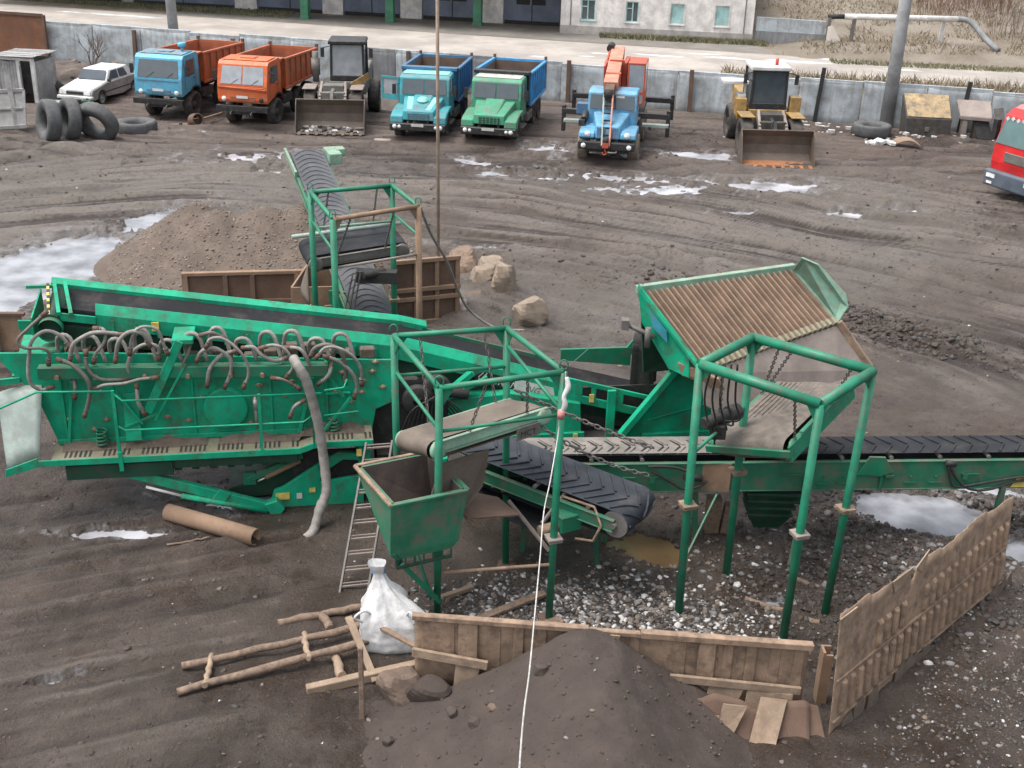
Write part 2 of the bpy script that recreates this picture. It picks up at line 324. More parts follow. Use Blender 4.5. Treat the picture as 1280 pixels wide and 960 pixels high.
PUD = [(-15.2, 34.2, 1.75, 5.2, -.32, 0.9, .5), (-12.9, 40.6, .8, 2.6, -.55, .75, 1.2), (-11.3, 50.2, 2.4, 1.2, .1, .62, 1.6), (-14.5, 54.6, 1.2, .5, 0, .6, 1.6), (-10.2, 48.2, 1.0, .8, 0, .6, 1.6),
       (1.55, 53.3, .9, 1.0, 0, .72, 1.8), (5.4, 52.8, 1.2, .55, .2, .66, 1.8), (7.9, 53.0, 1.9, .7, .05, .82, 1.0), (-1.9, 50.6, 1.5, .3, -.6, .7, 1.6),
       (3.0, 48.6, 4.5, .8, -.1, .56, 1.8), (6.5, 47.3, 3.8, .8, .05, .63, 1.6), (10.1, 47.9, 2.3, .85, .05, .85, .9), (12.6, 44.3, 1.0, .4, .1, .7, 1.4), (15.3, 45.0, 1.8, .3, -.1, .72, 1.4), (8.2, 44.1, .9, .25, 0, .6, 1.6),
       (-1.3, 38.8, 1.5, .32, -.12, .8, 1.2), (-7.7, 20.15, 1.0, .17, .06, .66, 1.6), (-5.6, 21.6, 1.3, .4, .2, .6, 1.8),
       (8.75, 21.85, 1.35, .75, -.25, 1.0, .35), (10.3, 22.9, .8, .3, -.2, .9, .5), (10.5, 20.35, .7, .5, 0, 1.0, .4), (4.95, 18.4, .3, .14, 0, .9, .4), (-7.2, 15.62, .55, .06, .4, .7, 1)]
BRN = [(2.75, 20.1, .75, .5, -.3, .78, 1.3)]
def pud_mask(x, y, lst):
    r = np.zeros_like(x)
    n = fbm(x*.9, y*.9, 5, 31, .6); n2 = fbm(x*3.6, y*3.0, 5, 57, .68)
    for cx, cy, rx, ry, an, st, ng in lst:
        e = ell(x, y, cx, cy, rx, ry, an)
        k = st*1.35-e*.62+(n-.5)*ng*1.3+(n2-.5)*ng*1.5
        r = np.maximum(r, np.where(e < 3.2, sst(k, .40, .62), 0))
    return r
def fence_y(x): return 64.9-.245*x
def ground_h(x, y):
    x = np.asarray(x, float); y = np.asarray(y, float)
    yard = 1-sst(y-fence_y(x), -2.5, -.5)
    z = .14*(fbm(x*.22, y*.22, 3, 5)-.35)+.07*(fbm(x*1.1, y*1.1, 4, 9)-.4)
    # tyre ruts sweeping round the yard
    r = np.hypot(x+10, y-5)+5.5*fbm(x*.085, y*.085, 3, 77); a = np.arctan2(y-5, x+10)*38
    rut = fbm(r*2.0, a*.10, 3, 21, .55); rut2 = fbm(r*5.5, a*.3, 2, 23)
    mk = sst(y, 27, 31)*yard
    z = z+mk*(.62*(rut-.5)*(.35+1.1*fbm(x*.1, y*.1, 2, 3))+.16*(rut2-.5))
    # tracks by the trucks, going left to right
    rb = fbm((y+.06*x)*2.0, x*.18, 3, 41); z = z+sst(y, 47, 50)*yard*.26*(rb-.45)
    # tracks lower left, running up to the right
    q = (y-.42*x); s_ = fbm(q*3.2, (x+.42*y)*.22, 3, 61); mk2 = (1-sst(y, 20, 24))*(1-sst(x, -4.5, -2.5)); z = z+mk2*.22*(s_-.45)
    z = z+yard*(.06*(fbm(x*3, y*3, 4, 101, .6)-.45)+.075*np.maximum(fbm(x*.7, y*.7, 3, 103)-.45, 0)*fbm(x*7, y*7, 3, 105))*(1+.5*sst(y, 30, 20))
    # churned mud by the hopper, and around the conveyor legs
    ch = np.exp(-ell(x, y, 9.3, 32.5, 3.2, 1.6, -.5)**2)+.8*np.exp(-ell(x, y, 5.5, 37.5, 3, .8, -.4)**2); z = z+ch*(.10+.5*(fbm(x*1.8, y*1.8, 5, 13, .6)-.35))
    c2 = sst(x, 3.0, 4.5)*(1-sst(y, 26, 29)); z = z+c2*.22*(fbm(x*1.7, y*1.7, 5, 15, .62)-.4)
    # soil berm by the car and along the fence, rubble bank on the right
    z = z+np.exp(-ell(x, y, -24.5, 66.0, 4.5, 2.4, -.22)**2)*(.5+.9*(fbm(x*.9, y*.9, 4, 19)-.3))
    z = z+np.exp(-ell(x, y, -21, 50.6, 5.5, .8, -.05)**2)*.35*fbm(x*.9, y*.9, 4, 33)
    z = z+np.exp(-ell(x, y, -1.2, 33.5, 1.6, 2.6, 0)**2)*(.35+.35*(fbm(x*1.3, y*1.3, 3, 71)-.4))   # dirt bank with the rocks
    z = z+np.exp(-ell(x, y, 8.5, 15.0, 2.6, 2.6, 0))*.35*sst(x, 5.6, 8)
    z = .03+np.maximum(z*yard, -.02)
    p = np.maximum(pud_mask(x, y, PUD), pud_mask(x, y, BRN)); z = np.where(p > 0, z*(1-p)-.09*p, z)
    # the hill beyond the road on the right
    hl = sst(y-(91-.2*x), 0, 30)*sst(x, 8, 20)*6+sst(y-(80.5-.11*x+2.5), 0, 3)*sst(x, 17, 21)*.5
    return z+hl
def gz(x, y): return float(ground_h(np.array([x]), np.array([y]))[0])
def make_ground():
    ys = [0.5, 4, 7, 9, 10.5]; y = 11.2
    while y < 68: ys.append(y); y += max(.04, .0026*y)
    while y < 130: ys.append(y); y += .8
    while y < 2200: ys.append(y); y *= 1.25
    ys = np.array(ys); ts = np.linspace(-.95, .95, 640)
    Y, T = np.meshgrid(ys, ts, indexing='ij'); X = T*np.maximum(Y, 9)
    Z = ground_h(X, Y); n, k = Y.shape
    me = bpy.data.meshes.new('ground'); co = np.stack([X, Y, Z], -1).reshape(-1, 3)
    i = np.arange((n-1)*(k-1)); a = (i//(k-1))*k+i % (k-1); f = np.stack([a, a+1, a+k+1, a+k], 1)
    me.vertices.add(n*k); me.vertices.foreach_set('co', co.ravel()); me.loops.add(f.size); me.loops.foreach_set('vertex_index', f.ravel().astype(np.int32))
    me.polygons.add(len(f)); me.polygons.foreach_set('loop_start', (np.arange(len(f))*4).astype(np.int32)); me.polygons.foreach_set('use_smooth', np.ones(len(f), bool)); me.update()
    x, y = co[:, 0], co[:, 1]
    grey = sst(fbm(x*.1, y*.1, 3, 90), .3, .7)*sst(y, 24, 34)*(1-.75*sst(y, 46, 54))
    red = sst(y, 46, 56)*.8+.35*sst(fbm(x*.3, y*.3, 3, 94), .5, .75)
    ice_ = pud_mask(x, y, [(a_, b_, c_*1.5, d_*1.6, e_, f_*.8, g_) for a_, b_, c_, d_, e_, f_, g_ in PUD])
    soil = sst(y-fence_y(x), -1, 1)
    r_c = np.hypot(x+10, y-5)+5.5*fbm(x*.085, y*.085, 3, 77); a_c = np.arctan2(y-5, x+10)*38
    brk = fbm(x*.22, y*.22, 4, 66); trk = (fbm(r_c*2.0, a_c*.10, 3, 21, .55)*.6+fbm(r_c*6.5, a_c*.2, 3, 25, .6)*.55-.56)*(.55+1.4*sst(brk, .35, .65))+.56+.25*(fbm(x*1.3, y*1.3, 5, 67, .65)-.5)
    trb = fbm((y+.06*x)*2.0, x*.18, 3, 41)*.6+fbm((y+.06*x)*5, x*.25, 3, 43)*.5; trl = fbm((y-.42*x)*3.2, (x+.42*y)*.22, 3, 61)*.6+fbm((y-.42*x)*9, (x+.42*y)*.4, 3, 63)*.5
    w1 = sst(y, 47, 50); w2 = (1-sst(y, 20, 24))*(1-sst(x, -4.5, -2.5)); rutc = trk*(1-w1)+trb*w1; trl = trl+.3*(fbm(x*1.5, y*1.5, 5, 68, .65)-.5); rutc = (rutc*(1-w2)+trl*w2)*sst(y, 0, 1)
    rutc = np.where((y < 27) & (x > -4), .56, np.where(y < 24, .56+(rutc-.56)*.7, rutc))
    for nm, arr in (('damp', np.clip(sst(fbm(x*.16, y*.16, 4, 120)+.22*(1-sst(y, 22, 30))*(1-sst(x, 2, 5))+.10*np.exp(-ell(x, y, 3, 20, 5, 4)), .50, .66), 0, 1)*(1-soil)), ('rut', rutc), ('grey', grey), ('red', red), ('wet', ice_), ('soil', soil)):
        at = me.attributes.new(nm, 'FLOAT', 'POINT'); at.data.foreach_set('value', arr.astype(np.float32))
    g = bpy.data.materials.new('yard_mud'); g.use_nodes = True; t = g.node_tree; N = t.nodes; L = t.links; b = N['Principled BSDF']
    tc = N.new('ShaderNodeTexCoord')
    def no(s, d=8, r=.6, sc3=None):
        q = N.new('ShaderNodeTexNoise'); q.inputs['Scale'].default_value = s; q.inputs['Detail'].default_value = d; q.inputs['Roughness'].default_value = r
        if sc3:
            mp = N.new('ShaderNodeMapping'); mp.inputs['Scale'].default_value = sc3; L.new(tc.outputs['Object'], mp.inputs[0]); L.new(mp.outputs[0], q.inputs['Vector'])
        else: L.new(tc.outputs['Object'], q.inputs['Vector'])
        return q.outputs['Fac']
    def mr(x, a, c, lo=0, hi=1):
        q = N.new('ShaderNodeMapRange'); q.inputs[1].default_value = a; q.inputs[2].default_value = c; q.inputs[3].default_value = lo; q.inputs[4].default_value = hi; L.new(x, q.inputs[0]); return q.outputs[0]
    def mx(f_, a, c):
        q = N.new('ShaderNodeMix'); q.data_type = 'RGBA'; L.new(f_, q.inputs[0])
        for x_, i_ in ((a, 6), (c, 7)):
            if isinstance(x_, tuple): q.inputs[i_].default_value = (*x_, 1)
            else: L.new(x_, q.inputs[i_])
        return q.outputs[2]
    def at(nm): q = N.new('ShaderNodeAttribute'); q.attribute_name = nm; return q.outputs['Fac']
    c = mx(mr(no(.6), .3, .7), (.074, .055, .044), (.126, .097, .079))
    c = mx(at('red'), c, mx(mr(no(.9), .3, .7), (.11, .078, .063), (.175, .13, .107)))
    c = mx(at('grey'), c, mx(mr(no(.8), .3, .7), (.122, .103, .088), (.198, .173, .153)))
    c = mx(mr(at('rut'), .545, .36), c, (.055, .041, .034)); c = mx(mr(at('rut'), .60, .78, 0, .6), c, (.22, .187, .163))
    c = mx(mr(no(2.2, 10, .72), .56, .70), c, (.062, .050, .044))
    c = mx(mr(no(7, 8, .7), .56, .70), c, (.05, .04, .036))
    c = mx(mr(no(11, 6, .7), .66, .74), c, (.20, .175, .155))
    c = mx(mr(no(38, 2), .68, .78), c, (.24, .22, .20))
    dm = N.new('ShaderNodeMath'); dm.operation = 'MULTIPLY'; L.new(at('damp'), dm.inputs[0]); L.new(mr(no(1.1, 9, .7), .40, .58, .25, 1), dm.inputs[1])
    dk = N.new('ShaderNodeMix'); dk.data_type = 'RGBA'; dk.blend_type = 'MULTIPLY'; L.new(dm.outputs[0], dk.inputs[0]); L.new(c, dk.inputs[6]); dk.inputs[7].default_value = (.60, .56, .53, 1); c = dk.outputs[2]
    wt = N.new('ShaderNodeMath'); wt.operation = 'MULTIPLY'; L.new(at('wet'), wt.inputs[0]); L.new(mr(no(3.5, 10, .75), .42, .60), wt.inputs[1]); c = mx(wt.outputs[0], c, (.27, .262, .262))
    c = mx(at('soil'), c, mx(mr(no(.35), .35, .65), (.21, .17, .125), (.30, .26, .21)))
    L.new(c, b.inputs['Base Color']); rg = N.new('ShaderNodeMath'); rg.operation = 'MULTIPLY_ADD'; rg.use_clamp = True; L.new(dm.outputs[0], rg.inputs[0]); rg.inputs[1].default_value = -.38; L.new(mr(no(.8), .38, .62, .45, .95), rg.inputs[2]); L.new(rg.outputs[0], b.inputs['Roughness']); b.inputs['Specular IOR Level'].default_value = .5
    bp = N.new('ShaderNodeBump'); bp.inputs['Strength'].default_value = 1.0; bp.inputs['Distance'].default_value = .13
    ad = N.new('ShaderNodeMath'); ad.operation = 'ADD'; L.new(no(4, 10, .65), ad.inputs[0]); L.new(no(17, 6, .7), ad.inputs[1]); L.new(ad.outputs[0], bp.inputs['Height']); L.new(bp.outputs[0], b.inputs['Normal'])
    me.materials.append(g); o = bpy.data.objects.new('ground', me); COL.objects.link(o); tag(o, kind='structure'); return o
make_ground()
def puddle_sheet(lst, m, nm):
    mb = MB()
    for cx, cy, rx, ry, an, *_ in lst:
        q = max(rx, ry)*1.9; n = 14 if False else 1
        mb.add([(cx-q, cy-q, -.012), (cx+q, cy-q, -.012), (cx+q, cy+q, -.012), (cx-q, cy+q, -.012)], [(0, 1, 2, 3)])
    return mb
# every puddle is its own sheet of water
for i, P_ in enumerate(PUD):
    q = max(P_[2], P_[3])*1.85; z = -.010-.0011*i
    tag(MB().add([(P_[0]-q, P_[1]-q, z), (P_[0]+q, P_[1]-q, z), (P_[0]+q, P_[1]+q, z), (P_[0]-q, P_[1]+q, z)], [(0, 1, 2, 3)]).build('puddle', M['slush' if 1 < i < 18 else 'puddle_mat']), kind='structure')
for P_ in BRN:
    q = .55; z = -.008
    tag(MB().add([(P_[0]-q*1.6, P_[1]-q*1.6, z), (P_[0]+q*1.6, P_[1]-q*1.6, z), (P_[0]+q*1.6, P_[1]+q*1.6, z), (P_[0]-q*1.6, P_[1]+q*1.6, z)], [(0, 1, 2, 3)]).build('puddle', M['brown_water']), kind='structure')
def sheet(name, pts, z, m, nx=60):
    mb = MB(); mb.add([(x, y, z) for x, y in pts], [tuple(range(len(pts)))]); return tag(mb.build(name, m), kind='structure')
sheet('road', [(-120, 92), (2, 73.6), (15, 74.6), (29, 72.4), (60, 67), (90, 62), (90, 68), (32, 78.6), (2, 85.6), (-120, 116)], .04, M['road'])
sheet('pavement', [(-26, 92.6), (2.3, 85.6), (16.5, 82.2), (16.2, 88.3), (2.6, 90.4), (-26, 97.5)], .045, M['apron'])
# patches of old snow on the road
def snow_patch(x, y, rx, ry, seed, ang=-.25):
    r_ = random.Random(seed); n = 26; P = []
    for k in range(n):
        t = 2*math.pi*k/n; q = r_.uniform(.55, 1.1); u, v = rx*q*math.cos(t), ry*q*math.sin(t)
        P.append((x+u*math.cos(ang)-v*math.sin(ang), y+u*math.sin(ang)+v*math.cos(ang)))
    mb = MB(); mb.add([(x, y, .075)]+[(a, b, .047) for a, b in P], [(0, k+1, (k+1) % n+1) for k in range(n)], True)
    tag(mb.build('snow_patch', M['snow']), kind='structure')
for a in ((-29, 91.5, 4.2, .45, 1), (-33.5, 92.6, 1.3, .3, 2), (9, 80.4, 2.2, .3, 3), (13.5, 80.2, 2.0, .4, 4), (17.6, 79.6, 2.6, .45, 5), (20.5, 81, 1.6, .5, 6), (5.2, 80.6, 1, .25, 7), (-2, 72.4, 1.4, .3, 8), (4.2, 79.2, .7, .2, 9), (24, 77.6, 1.2, .3, 10), (12, 81.6, 1.4, .2, 11), (-8, 79, 1.1, .25, 12), (1, 78.6, .6, .3, 13)): snow_patch(*a)

# ---------------------------------------------------------------- gravel and soil heaps
def heap(name, fn, x0, x1, y0, y1, nx, ny, m, label, cat, kind=None, group=None):
    X, Y = np.meshgrid(np.linspace(x0, x1, nx), np.linspace(y0, y1, ny), indexing='ij'); Z = fn(X, Y)
    mb = MB(); mb.v = [tuple(p) for p in np.stack([X, Y, Z], -1).reshape(-1, 3)]
    for i in range(nx-1):
        for j in range(ny-1): mb.f.append((i*ny+j, (i+1)*ny+j, (i+1)*ny+j+1, i*ny+j+1)); mb.sm.append(True); mb.mi.append(0)
    return tag(mb.build(name, m), label, cat, group, kind)
def smin0(h, g): return np.maximum(h, g-.12)
def heap_front(x, y):
    dx = x-1.45; dy = y-15.15
    r = np.sqrt((dx*np.where(dx < 0, .82, 1.0))**2+np.where(dy < 0, .30*dy, 1.2*dy)**2+.05)
    h = 1.98-.80*r+.10*(fbm(x*1.5, y*1.5, 4, 3)-.5)+.05*(fbm(x*6, y*6, 3, 8)-.5)
    h = np.minimum(h, 1.66+.12*fbm(x*2, y*2, 3, 4))
    h = h-.5*np.exp(-ell(x, y, 2.3, 14.9, .7, 1.1, .3)**2)*.35
    h = h+.16*(fbm(x*.9, y*.9, 3, 6)-.5)
    l2 = .75-.5*np.hypot(x+.55, (y-14.6)*.75)+.12*(fbm(x*2.5, y*2.5, 4, 12)-.5)
    h = np.maximum(h, l2)-.1; h = .5*(h+np.sqrt(h*h+.09))-.07+.03*(fbm(x*5, y*5, 3, 14)-.5)
    return np.where(y > 15.36, -.2, h)
M['heap_soil'] = mat('dark_screened_soil', (.056, .041, .034), .95, 0, .5, (.05, .038, .033), 1.6, .1, .9, fine=40)
M['heap_gravel'] = mat('brown_gravel', (.125, .095, .075), .95, 0, .6, (.075, .056, .045), 1.0, .12, 1.0, fine=26)
heap('soil_heap', heap_front, -3.4, 5.6, 9.5, 15.36, 150, 120, M['heap_soil'], 'heap of fine dark brown soil tipped against the low tan steel wall in the foreground', 'soil heap')
def heap_back(x, y):
    def cone(cx, cy, hh, k, sx=1): return hh-k*np.sqrt(((x-cx)*sx)**2+(y-cy)**2+.15)
    h = np.maximum.reduce([cone(-10.0, 36.4, 2.2, .68), cone(-9.2, 35.9, 2.1, .58), cone(-7.7, 36.0, 2.2, .56), cone(-6.4, 36.1, 2.35, .58), cone(-5.4, 35.2, 1.9, .55)])
    h = h+.16*(fbm(x*.7, y*.7, 4, 52)-.5)+.05*(fbm(x*4, y*4, 3, 53)-.5)
    front = np.where((x > -9.55) & (x < -6.1), 32.62, 0)
    return np.where(y < front, -.2, np.maximum(h, -.2))
heap('gravel_heap', heap_back, -15, -1.5, 31.4, 41, 170, 130, M['heap_gravel'], 'large mound of brown gravel behind the green conveyor belt on the left', 'gravel heap')

# ---------------------------------------------------------------- loose stones, one mesh for each field nobody could count
def ico():
    p = (1+5**.5)/2
    v = np.array([(-1, p, 0), (1, p, 0), (-1, -p, 0), (1, -p, 0), (0, -1, p), (0, 1, p), (0, -1, -p), (0, 1, -p), (p, 0, -1), (p, 0, 1), (-p, 0, -1), (-p, 0, 1)])/1.9
    f = np.array([(0, 11, 5), (0, 5, 1), (0, 1, 7), (0, 7, 10), (0, 10, 11), (1, 5, 9), (5, 11, 4), (11, 10, 2), (10, 7, 6), (7, 1, 8), (3, 9, 4), (3, 4, 2), (3, 2, 6), (3, 6, 8), (3, 8, 9), (4, 9, 5), (2, 4, 11), (6, 2, 10), (8, 6, 7), (9, 8, 1)])
    return v, f
def stones(name, xs, ys, zs, size, mats, probs, flat=.7, label=None, cat=None, plates=.3):
    v0, f0 = ico(); n = len(xs); nv = len(v0); V = np.empty((n, nv, 3)); A = rng.uniform(0, 6.28, n)
    for i in range(n):
        s = v0*rng.uniform(.55, 1.25, 3)*(1+rng.uniform(-.25, .25, (nv, 1)))*size[i]; s[:, 2] *= flat*(rng.uniform(.15, .4) if rng.random() < plates else 1)
        tl = rng.normal(0, .35); s = s @ np.array([[1, 0, 0], [0, math.cos(tl), -math.sin(tl)], [0, math.sin(tl), math.cos(tl)]])
        c, q = math.cos(A[i]), math.sin(A[i]); V[i] = s @ np.array([[c, q, 0], [-q, c, 0], [0, 0, 1]])+(xs[i], ys[i], zs[i])
    Fc = (f0[None]+np.arange(n)[:, None, None]*nv).reshape(-1, 3)
    me = bpy.data.meshes.new(name); me.vertices.add(n*nv); me.vertices.foreach_set('co', V.ravel()); me.loops.add(Fc.size); me.loops.foreach_set('vertex_index', Fc.ravel().astype(np.int32))
    me.polygons.add(len(Fc)); me.polygons.foreach_set('loop_start', (np.arange(len(Fc))*3).astype(np.int32))
    mi = np.repeat(rng.choice(len(mats), n, p=probs), len(f0)).astype(np.int32); 
    for mm in mats: me.materials.append(mm)
    me.polygons.foreach_set('material_index', mi); me.update()
    o = bpy.data.objects.new(name, me); COL.objects.link(o); return tag(o, label, cat, None, 'stuff')
def scatter(n, cx, cy, sx, sy, ang=0, smin=.015, smax=.06, pw=2.2):
    u = rng.normal(0, 1, n)*sx; v = rng.normal(0, 1, n)*sy; c, s = math.cos(ang), math.sin(ang)
    x = cx+u*c-v*s; y = cy+u*s+v*c; z = ground_h(x, y)
    return x, y, z, smin+(smax-smin)*rng.random(n)**pw
def cat_(*a): return [np.concatenate(q) for q in zip(*a)]
x, y, z, s = cat_(scatter(5200, 1.7, 17.7, 1.3, .85, .15, .01, .085, 3), scatter(1000, .2, 18.0, 1.0, .5, 0, .02, .07), scatter(900, 3.6, 17.3, .8, .7, 0, .02, .07))
k = (y > 15.75) & (z > -.02); stones('scrap_gravel', x[k], y[k], z[k], s[k], [M['gravel_white'], M['gravel_grey'], M['gravel_dark'], M['gravel']], [.17, .25, .38, .20], .6, 'loose pile of white, grey and black scrap fragments under the belt conveyors', 'scrap gravel')
x, y, z, s = cat_(scatter(4200, 6.0, 19.0, 1.8, 1.8, 0, .012, .085, 3), scatter(2600, 7.8, 19.5, 1.3, 1.2, 0, .015, .11, 3), scatter(2000, 9.8, 22.2, 2.0, 1.1, 0, .02, .12, 3))
k = (y > 16.2) & (z > -.03) & (x-5 < (y-13.9)*1.0+.2) ; stones('churned_clods', x[k], y[k], z[k], s[k], [M['gravel_dark'], M['gravel_mud'], M['gravel_grey'], M['gravel_white']], [.38, .49, .11, .02], .75, 'dark clods and stones strewn under the right belt conveyor and along the puddle', 'mud clods')
x, y, z, s = cat_(scatter(4200, 8.0, 15.4, 1.6, 1.4, 0, .012, .05, 3), scatter(1800, 10, 18, 1.5, 1.5, 0, .015, .07, 3))
k = (x-5.0 > (y-14.3)*1.0) & (z > -.03); stones('fine_gravel', x[k], y[k], z[k], s[k], [M['gravel_dark'], M['gravel_mud'], M['gravel_grey'], M['gravel_white'], M['gravel']], [.36, .29, .18, .035, .135], .7, 'fine dark gravel with pale chips outside the tall tan steel wall', 'gravel')
n = 9000; x = rng.uniform(-12.5, -2.2, n); y = rng.uniform(32.3, 38.5, n); z = heap_back(x, y); k = z > .1
stones('heap_pebbles', x[k], y[k], z[k], (.012+.045*rng.random(n)**3)[k], [M['gravel'], M['gravel_grey'], M['gravel_mud'], M['rock']], [.58, .18, .06, .18], .7, plates=.05, label= 'pebbles lying over the big brown gravel mound', cat='pebbles')
n = 3600; t = rng.uniform(-.62, .62, n); y = 12.5+48*rng.random(n)**1.5; x = t*y; z = ground_h(x, y); k = (z > -.03) & (y < fence_y(x)-.8)
stones('loose_clods', x[k], y[k], z[k], (.012+.0009*y+.05*rng.random(n)**6)[k], [M['gravel_mud'], M['gravel_dark'], M['gravel'], M['gravel_white']], [.62, .18, .185, .015], .6, 'small clods and stones loose all over the muddy yard', 'mud clods')
n = 3200; x = rng.normal(8.8, 2.2, n); y = 32.9-(x-9.3)*.55+rng.normal(0, .8, n); z = ground_h(x, y)
n = len(x); stones('churned_mud', x, y, z, .03+.11*rng.random(n)**3, [M['gravel_mud'], M['gravel_dark']], [.75, .25], .7, 'ridge of churned brown mud clods behind the barred hopper', 'mud clods')
n = 1800; x = rng.uniform(-2.6, 4.2, n); y = rng.uniform(12.5, 15.3, n); z = heap_front(x, y); k = z > .02
stones('heap_grit', x[k], y[k], z[k]+.003, (.006+.045*rng.random(n)**7)[k], [M['gravel_mud'], M['gravel'], M['gravel_grey']], [.93, .06, .01], .6, 'grit lying over the fine dark soil heap', 'grit')
# ================================================================ the green screening machine
OX, OY = -4.58, 21.01
scr = thing('mobile_screener', 'long green mobile screening machine with grey hoses along its flank and a barred feed hopper', 'screening machine', (OX, OY, 0), R(10))
HOSES=[[(-4.03,0.41,4.35),(-4.34,0.36,4.09),(-4.57,0.33,3.86),(-4.47,0.31,3.71),(-4.16,0.33,3.68),(-4.06,0.36,3.56),(-4.1,0.41,3.34)],[(-3.7,0.5,3.62),(-3.84,0.46,3.87),(-4.08,0.43,3.98),(-4.33,0.4,3.82),(-4.43,0.4,3.5),(-4.49,0.4,3.1),(-4.45,0.43,2.89),(-4.3,0.46,2.78),(-4.12,0.5,2.81)],[(-3.72,0.45,3.38),(-3.62,0.38,3.7),(-3.39,0.35,3.88),(-3.15,0.38,3.94),(-2.7,0.45,3.85)],[(-3.2,0.51,3.97),(-3.07,0.45,3.98),(-3.02,0.42,3.89),(-3.07,0.42,3.7),(-3.24,0.45,3.49),(-3.31,0.51,3.3)],[(-3.43,0.52,3.5),(-3.44,0.45,3.27),(-3.32,0.42,3.04),(-3.09,0.45,2.93),(-2.72,0.52,2.92)],[(-2.89,0.37,3.36),(-2.78,0.3,3.77),(-2.55,0.27,3.97),(-2.33,0.3,3.91),(-2.24,0.37,3.65)],[(-2.61,0.35,3.51),(-2.54,0.3,3.82),(-2.4,0.27,4.03),(-2.22,0.25,4.07),(-2.05,0.27,3.98),(-1.97,0.3,3.67),(-1.93,0.35,3.48)],[(-2.12,0.58,3.29),(-2.12,0.53,3.54),(-2.32,0.5,3.62),(-2.53,0.48,3.52),(-2.67,0.48,3.29),(-2.7,0.5,3.08),(-2.6,0.53,2.91),(-2.39,0.58,2.9)],[(-3.91,0.42,3.4),(-3.69,0.36,3.32),(-3.47,0.32,3.09),(-3.4,0.32,2.85),(-3.47,0.36,2.53),(-3.58,0.42,2.23)],[(-3.35,0.41,2.76),(-3.14,0.34,2.88),(-2.78,0.31,2.91),(-2.48,0.34,2.97),(-2.19,0.41,2.96)],[(-3.74,0.62,2.94),(-3.71,0.52,2.81),(-3.76,0.62,2.53)],[(-2.57,0.48,2.78),(-2.56,0.38,2.48),(-2.48,0.48,2.18)],[(-1.93,0.58,2.63),(-1.75,0.51,2.93),(-1.66,0.48,3.21),(-1.55,0.51,3.43),(-1.51,0.58,3.64)],[(-1.41,0.48,3.26),(-1.3,0.43,3.46),(-1.08,0.39,3.54),(-0.88,0.38,3.43),(-0.77,0.39,3.26),(-0.8,0.43,2.97),(-0.92,0.48,2.68)],[(-1.26,0.52,2.71),(-1.18,0.44,3.08),(-0.95,0.44,3.35),(-0.69,0.52,3.4)],[(-1.2,0.39,3.58),(-1.12,0.34,3.74),(-0.91,0.3,3.77),(-0.68,0.29,3.6),(-0.49,0.3,3.31),(-0.45,0.34,2.99),(-0.56,0.39,2.7)],[(-1.28,0.52,3.76),(-1.09,0.42,3.84),(-0.9,0.52,3.68)],[(-0.52,0.58,3.44),(-0.33,0.51,3.47),(-0.16,0.48,3.29),(0.08,0.51,3.17),(0.3,0.58,3.2)],[(-0.18,0.49,3.46),(0.01,0.43,3.54),(0.23,0.4,3.48),(0.37,0.4,3.27),(0.39,0.43,3.05),(0.25,0.49,2.82)],[(0.28,0.55,3.42),(0.53,0.46,3.43),(0.68,0.46,3.2),(0.7,0.55,2.95)],[(0.74,0.53,3.24),(0.84,0.47,3.43),(1.06,0.44,3.5),(1.28,0.44,3.39),(1.4,0.47,3.09),(1.4,0.53,2.65)],[(0.87,0.37,3.28),(1.03,0.31,3.49),(1.28,0.27,3.49),(1.55,0.27,3.31),(1.7,0.31,3.01),(1.71,0.37,2.67)],[(1.02,0.55,3.2),(1.27,0.48,3.13),(1.52,0.45,2.89),(1.62,0.48,2.59),(1.57,0.55,2.31)],[(1.14,0.51,3.05),(1.07,0.41,2.86),(0.88,0.51,2.65)],[(0.01,0.43,2.84),(0.19,0.33,2.85),(0.49,0.43,2.6)],[(0.55,0.36,2.35),(0.39,0.26,2.29),(0.3,0.36,2.04)]]
def lb(m): return m
G = M['green']
# walkway
mb = MB(); mb.bx(-4.25, .45, .04, .80, 1.36, 1.44); mb.bx(.75, 1.9, .04, .80, 1.47, 1.55)
mb.prism([(.45, .04, 1.36), (.75, .04, 1.47), (.75, .04, 1.55), (.45, .04, 1.44)], (0, .76, 0))
for i in range(34):
    a = -4.0+i*.18
    if a > 1.85 or i % 4 == 3: continue
    z = 1.442 if a < .45 else 1.553
    if .4 < a < .8: continue
    mb.box((a, .34, z), (.04, .26, .012), None, 1); mb.box((a+.09, .34, z), (.04, .26, .012), None, 1)
wk = mb.build('walkway', [mat('dusty_walkway', (.16, .17, .11), .8, 0, .8, (.20, .155, .11), 1.4, .4, .2), M['dark']], scr)
mb = MB(); mb.sweep([(0, -.10), (.03, -.10), (.03, .03), (0, .03)], [(-4.46, 1.47), (-2.0, 1.47), (.45, 1.47), (.75, 1.58), (1.9, 1.58)])
mb.prism([(-4.46, 0, 1.37), (-4.46, 0, 1.56), (-5.05, -.02, 1.36), (-5.08, -.02, 1.2)], (0, .03, 0))
mb.bx(-2.98, -2.9, -.02, .05, 1.2, 1.62); mb.build('walkway_kickplate', G, wk, bevel=.006)
mb = MB(); mb.bx(-4.0, .4, .15, .75, 1.12, 1.35); mb.bx(-4.0, -2.0, .1, .2, 1.0, 1.3)
mb.build('walkway_shade_bar', M['green_dark'], scr, bevel=.01)  # dark bar put under the deck for the shadow there
for i in range(7): MB().bx(-2.0+i*.34, -1.86+i*.34, .3, .36, 1.0, 1.118).build('walkway_bracket', M['green_dark'], scr)
hr = MB(); hr.tube([(-5.3, .02, 2.48), (-4.99, .02, 2.63), (-4.3, .02, 2.93), (-2.95, .02, 2.88)], .022, 8)
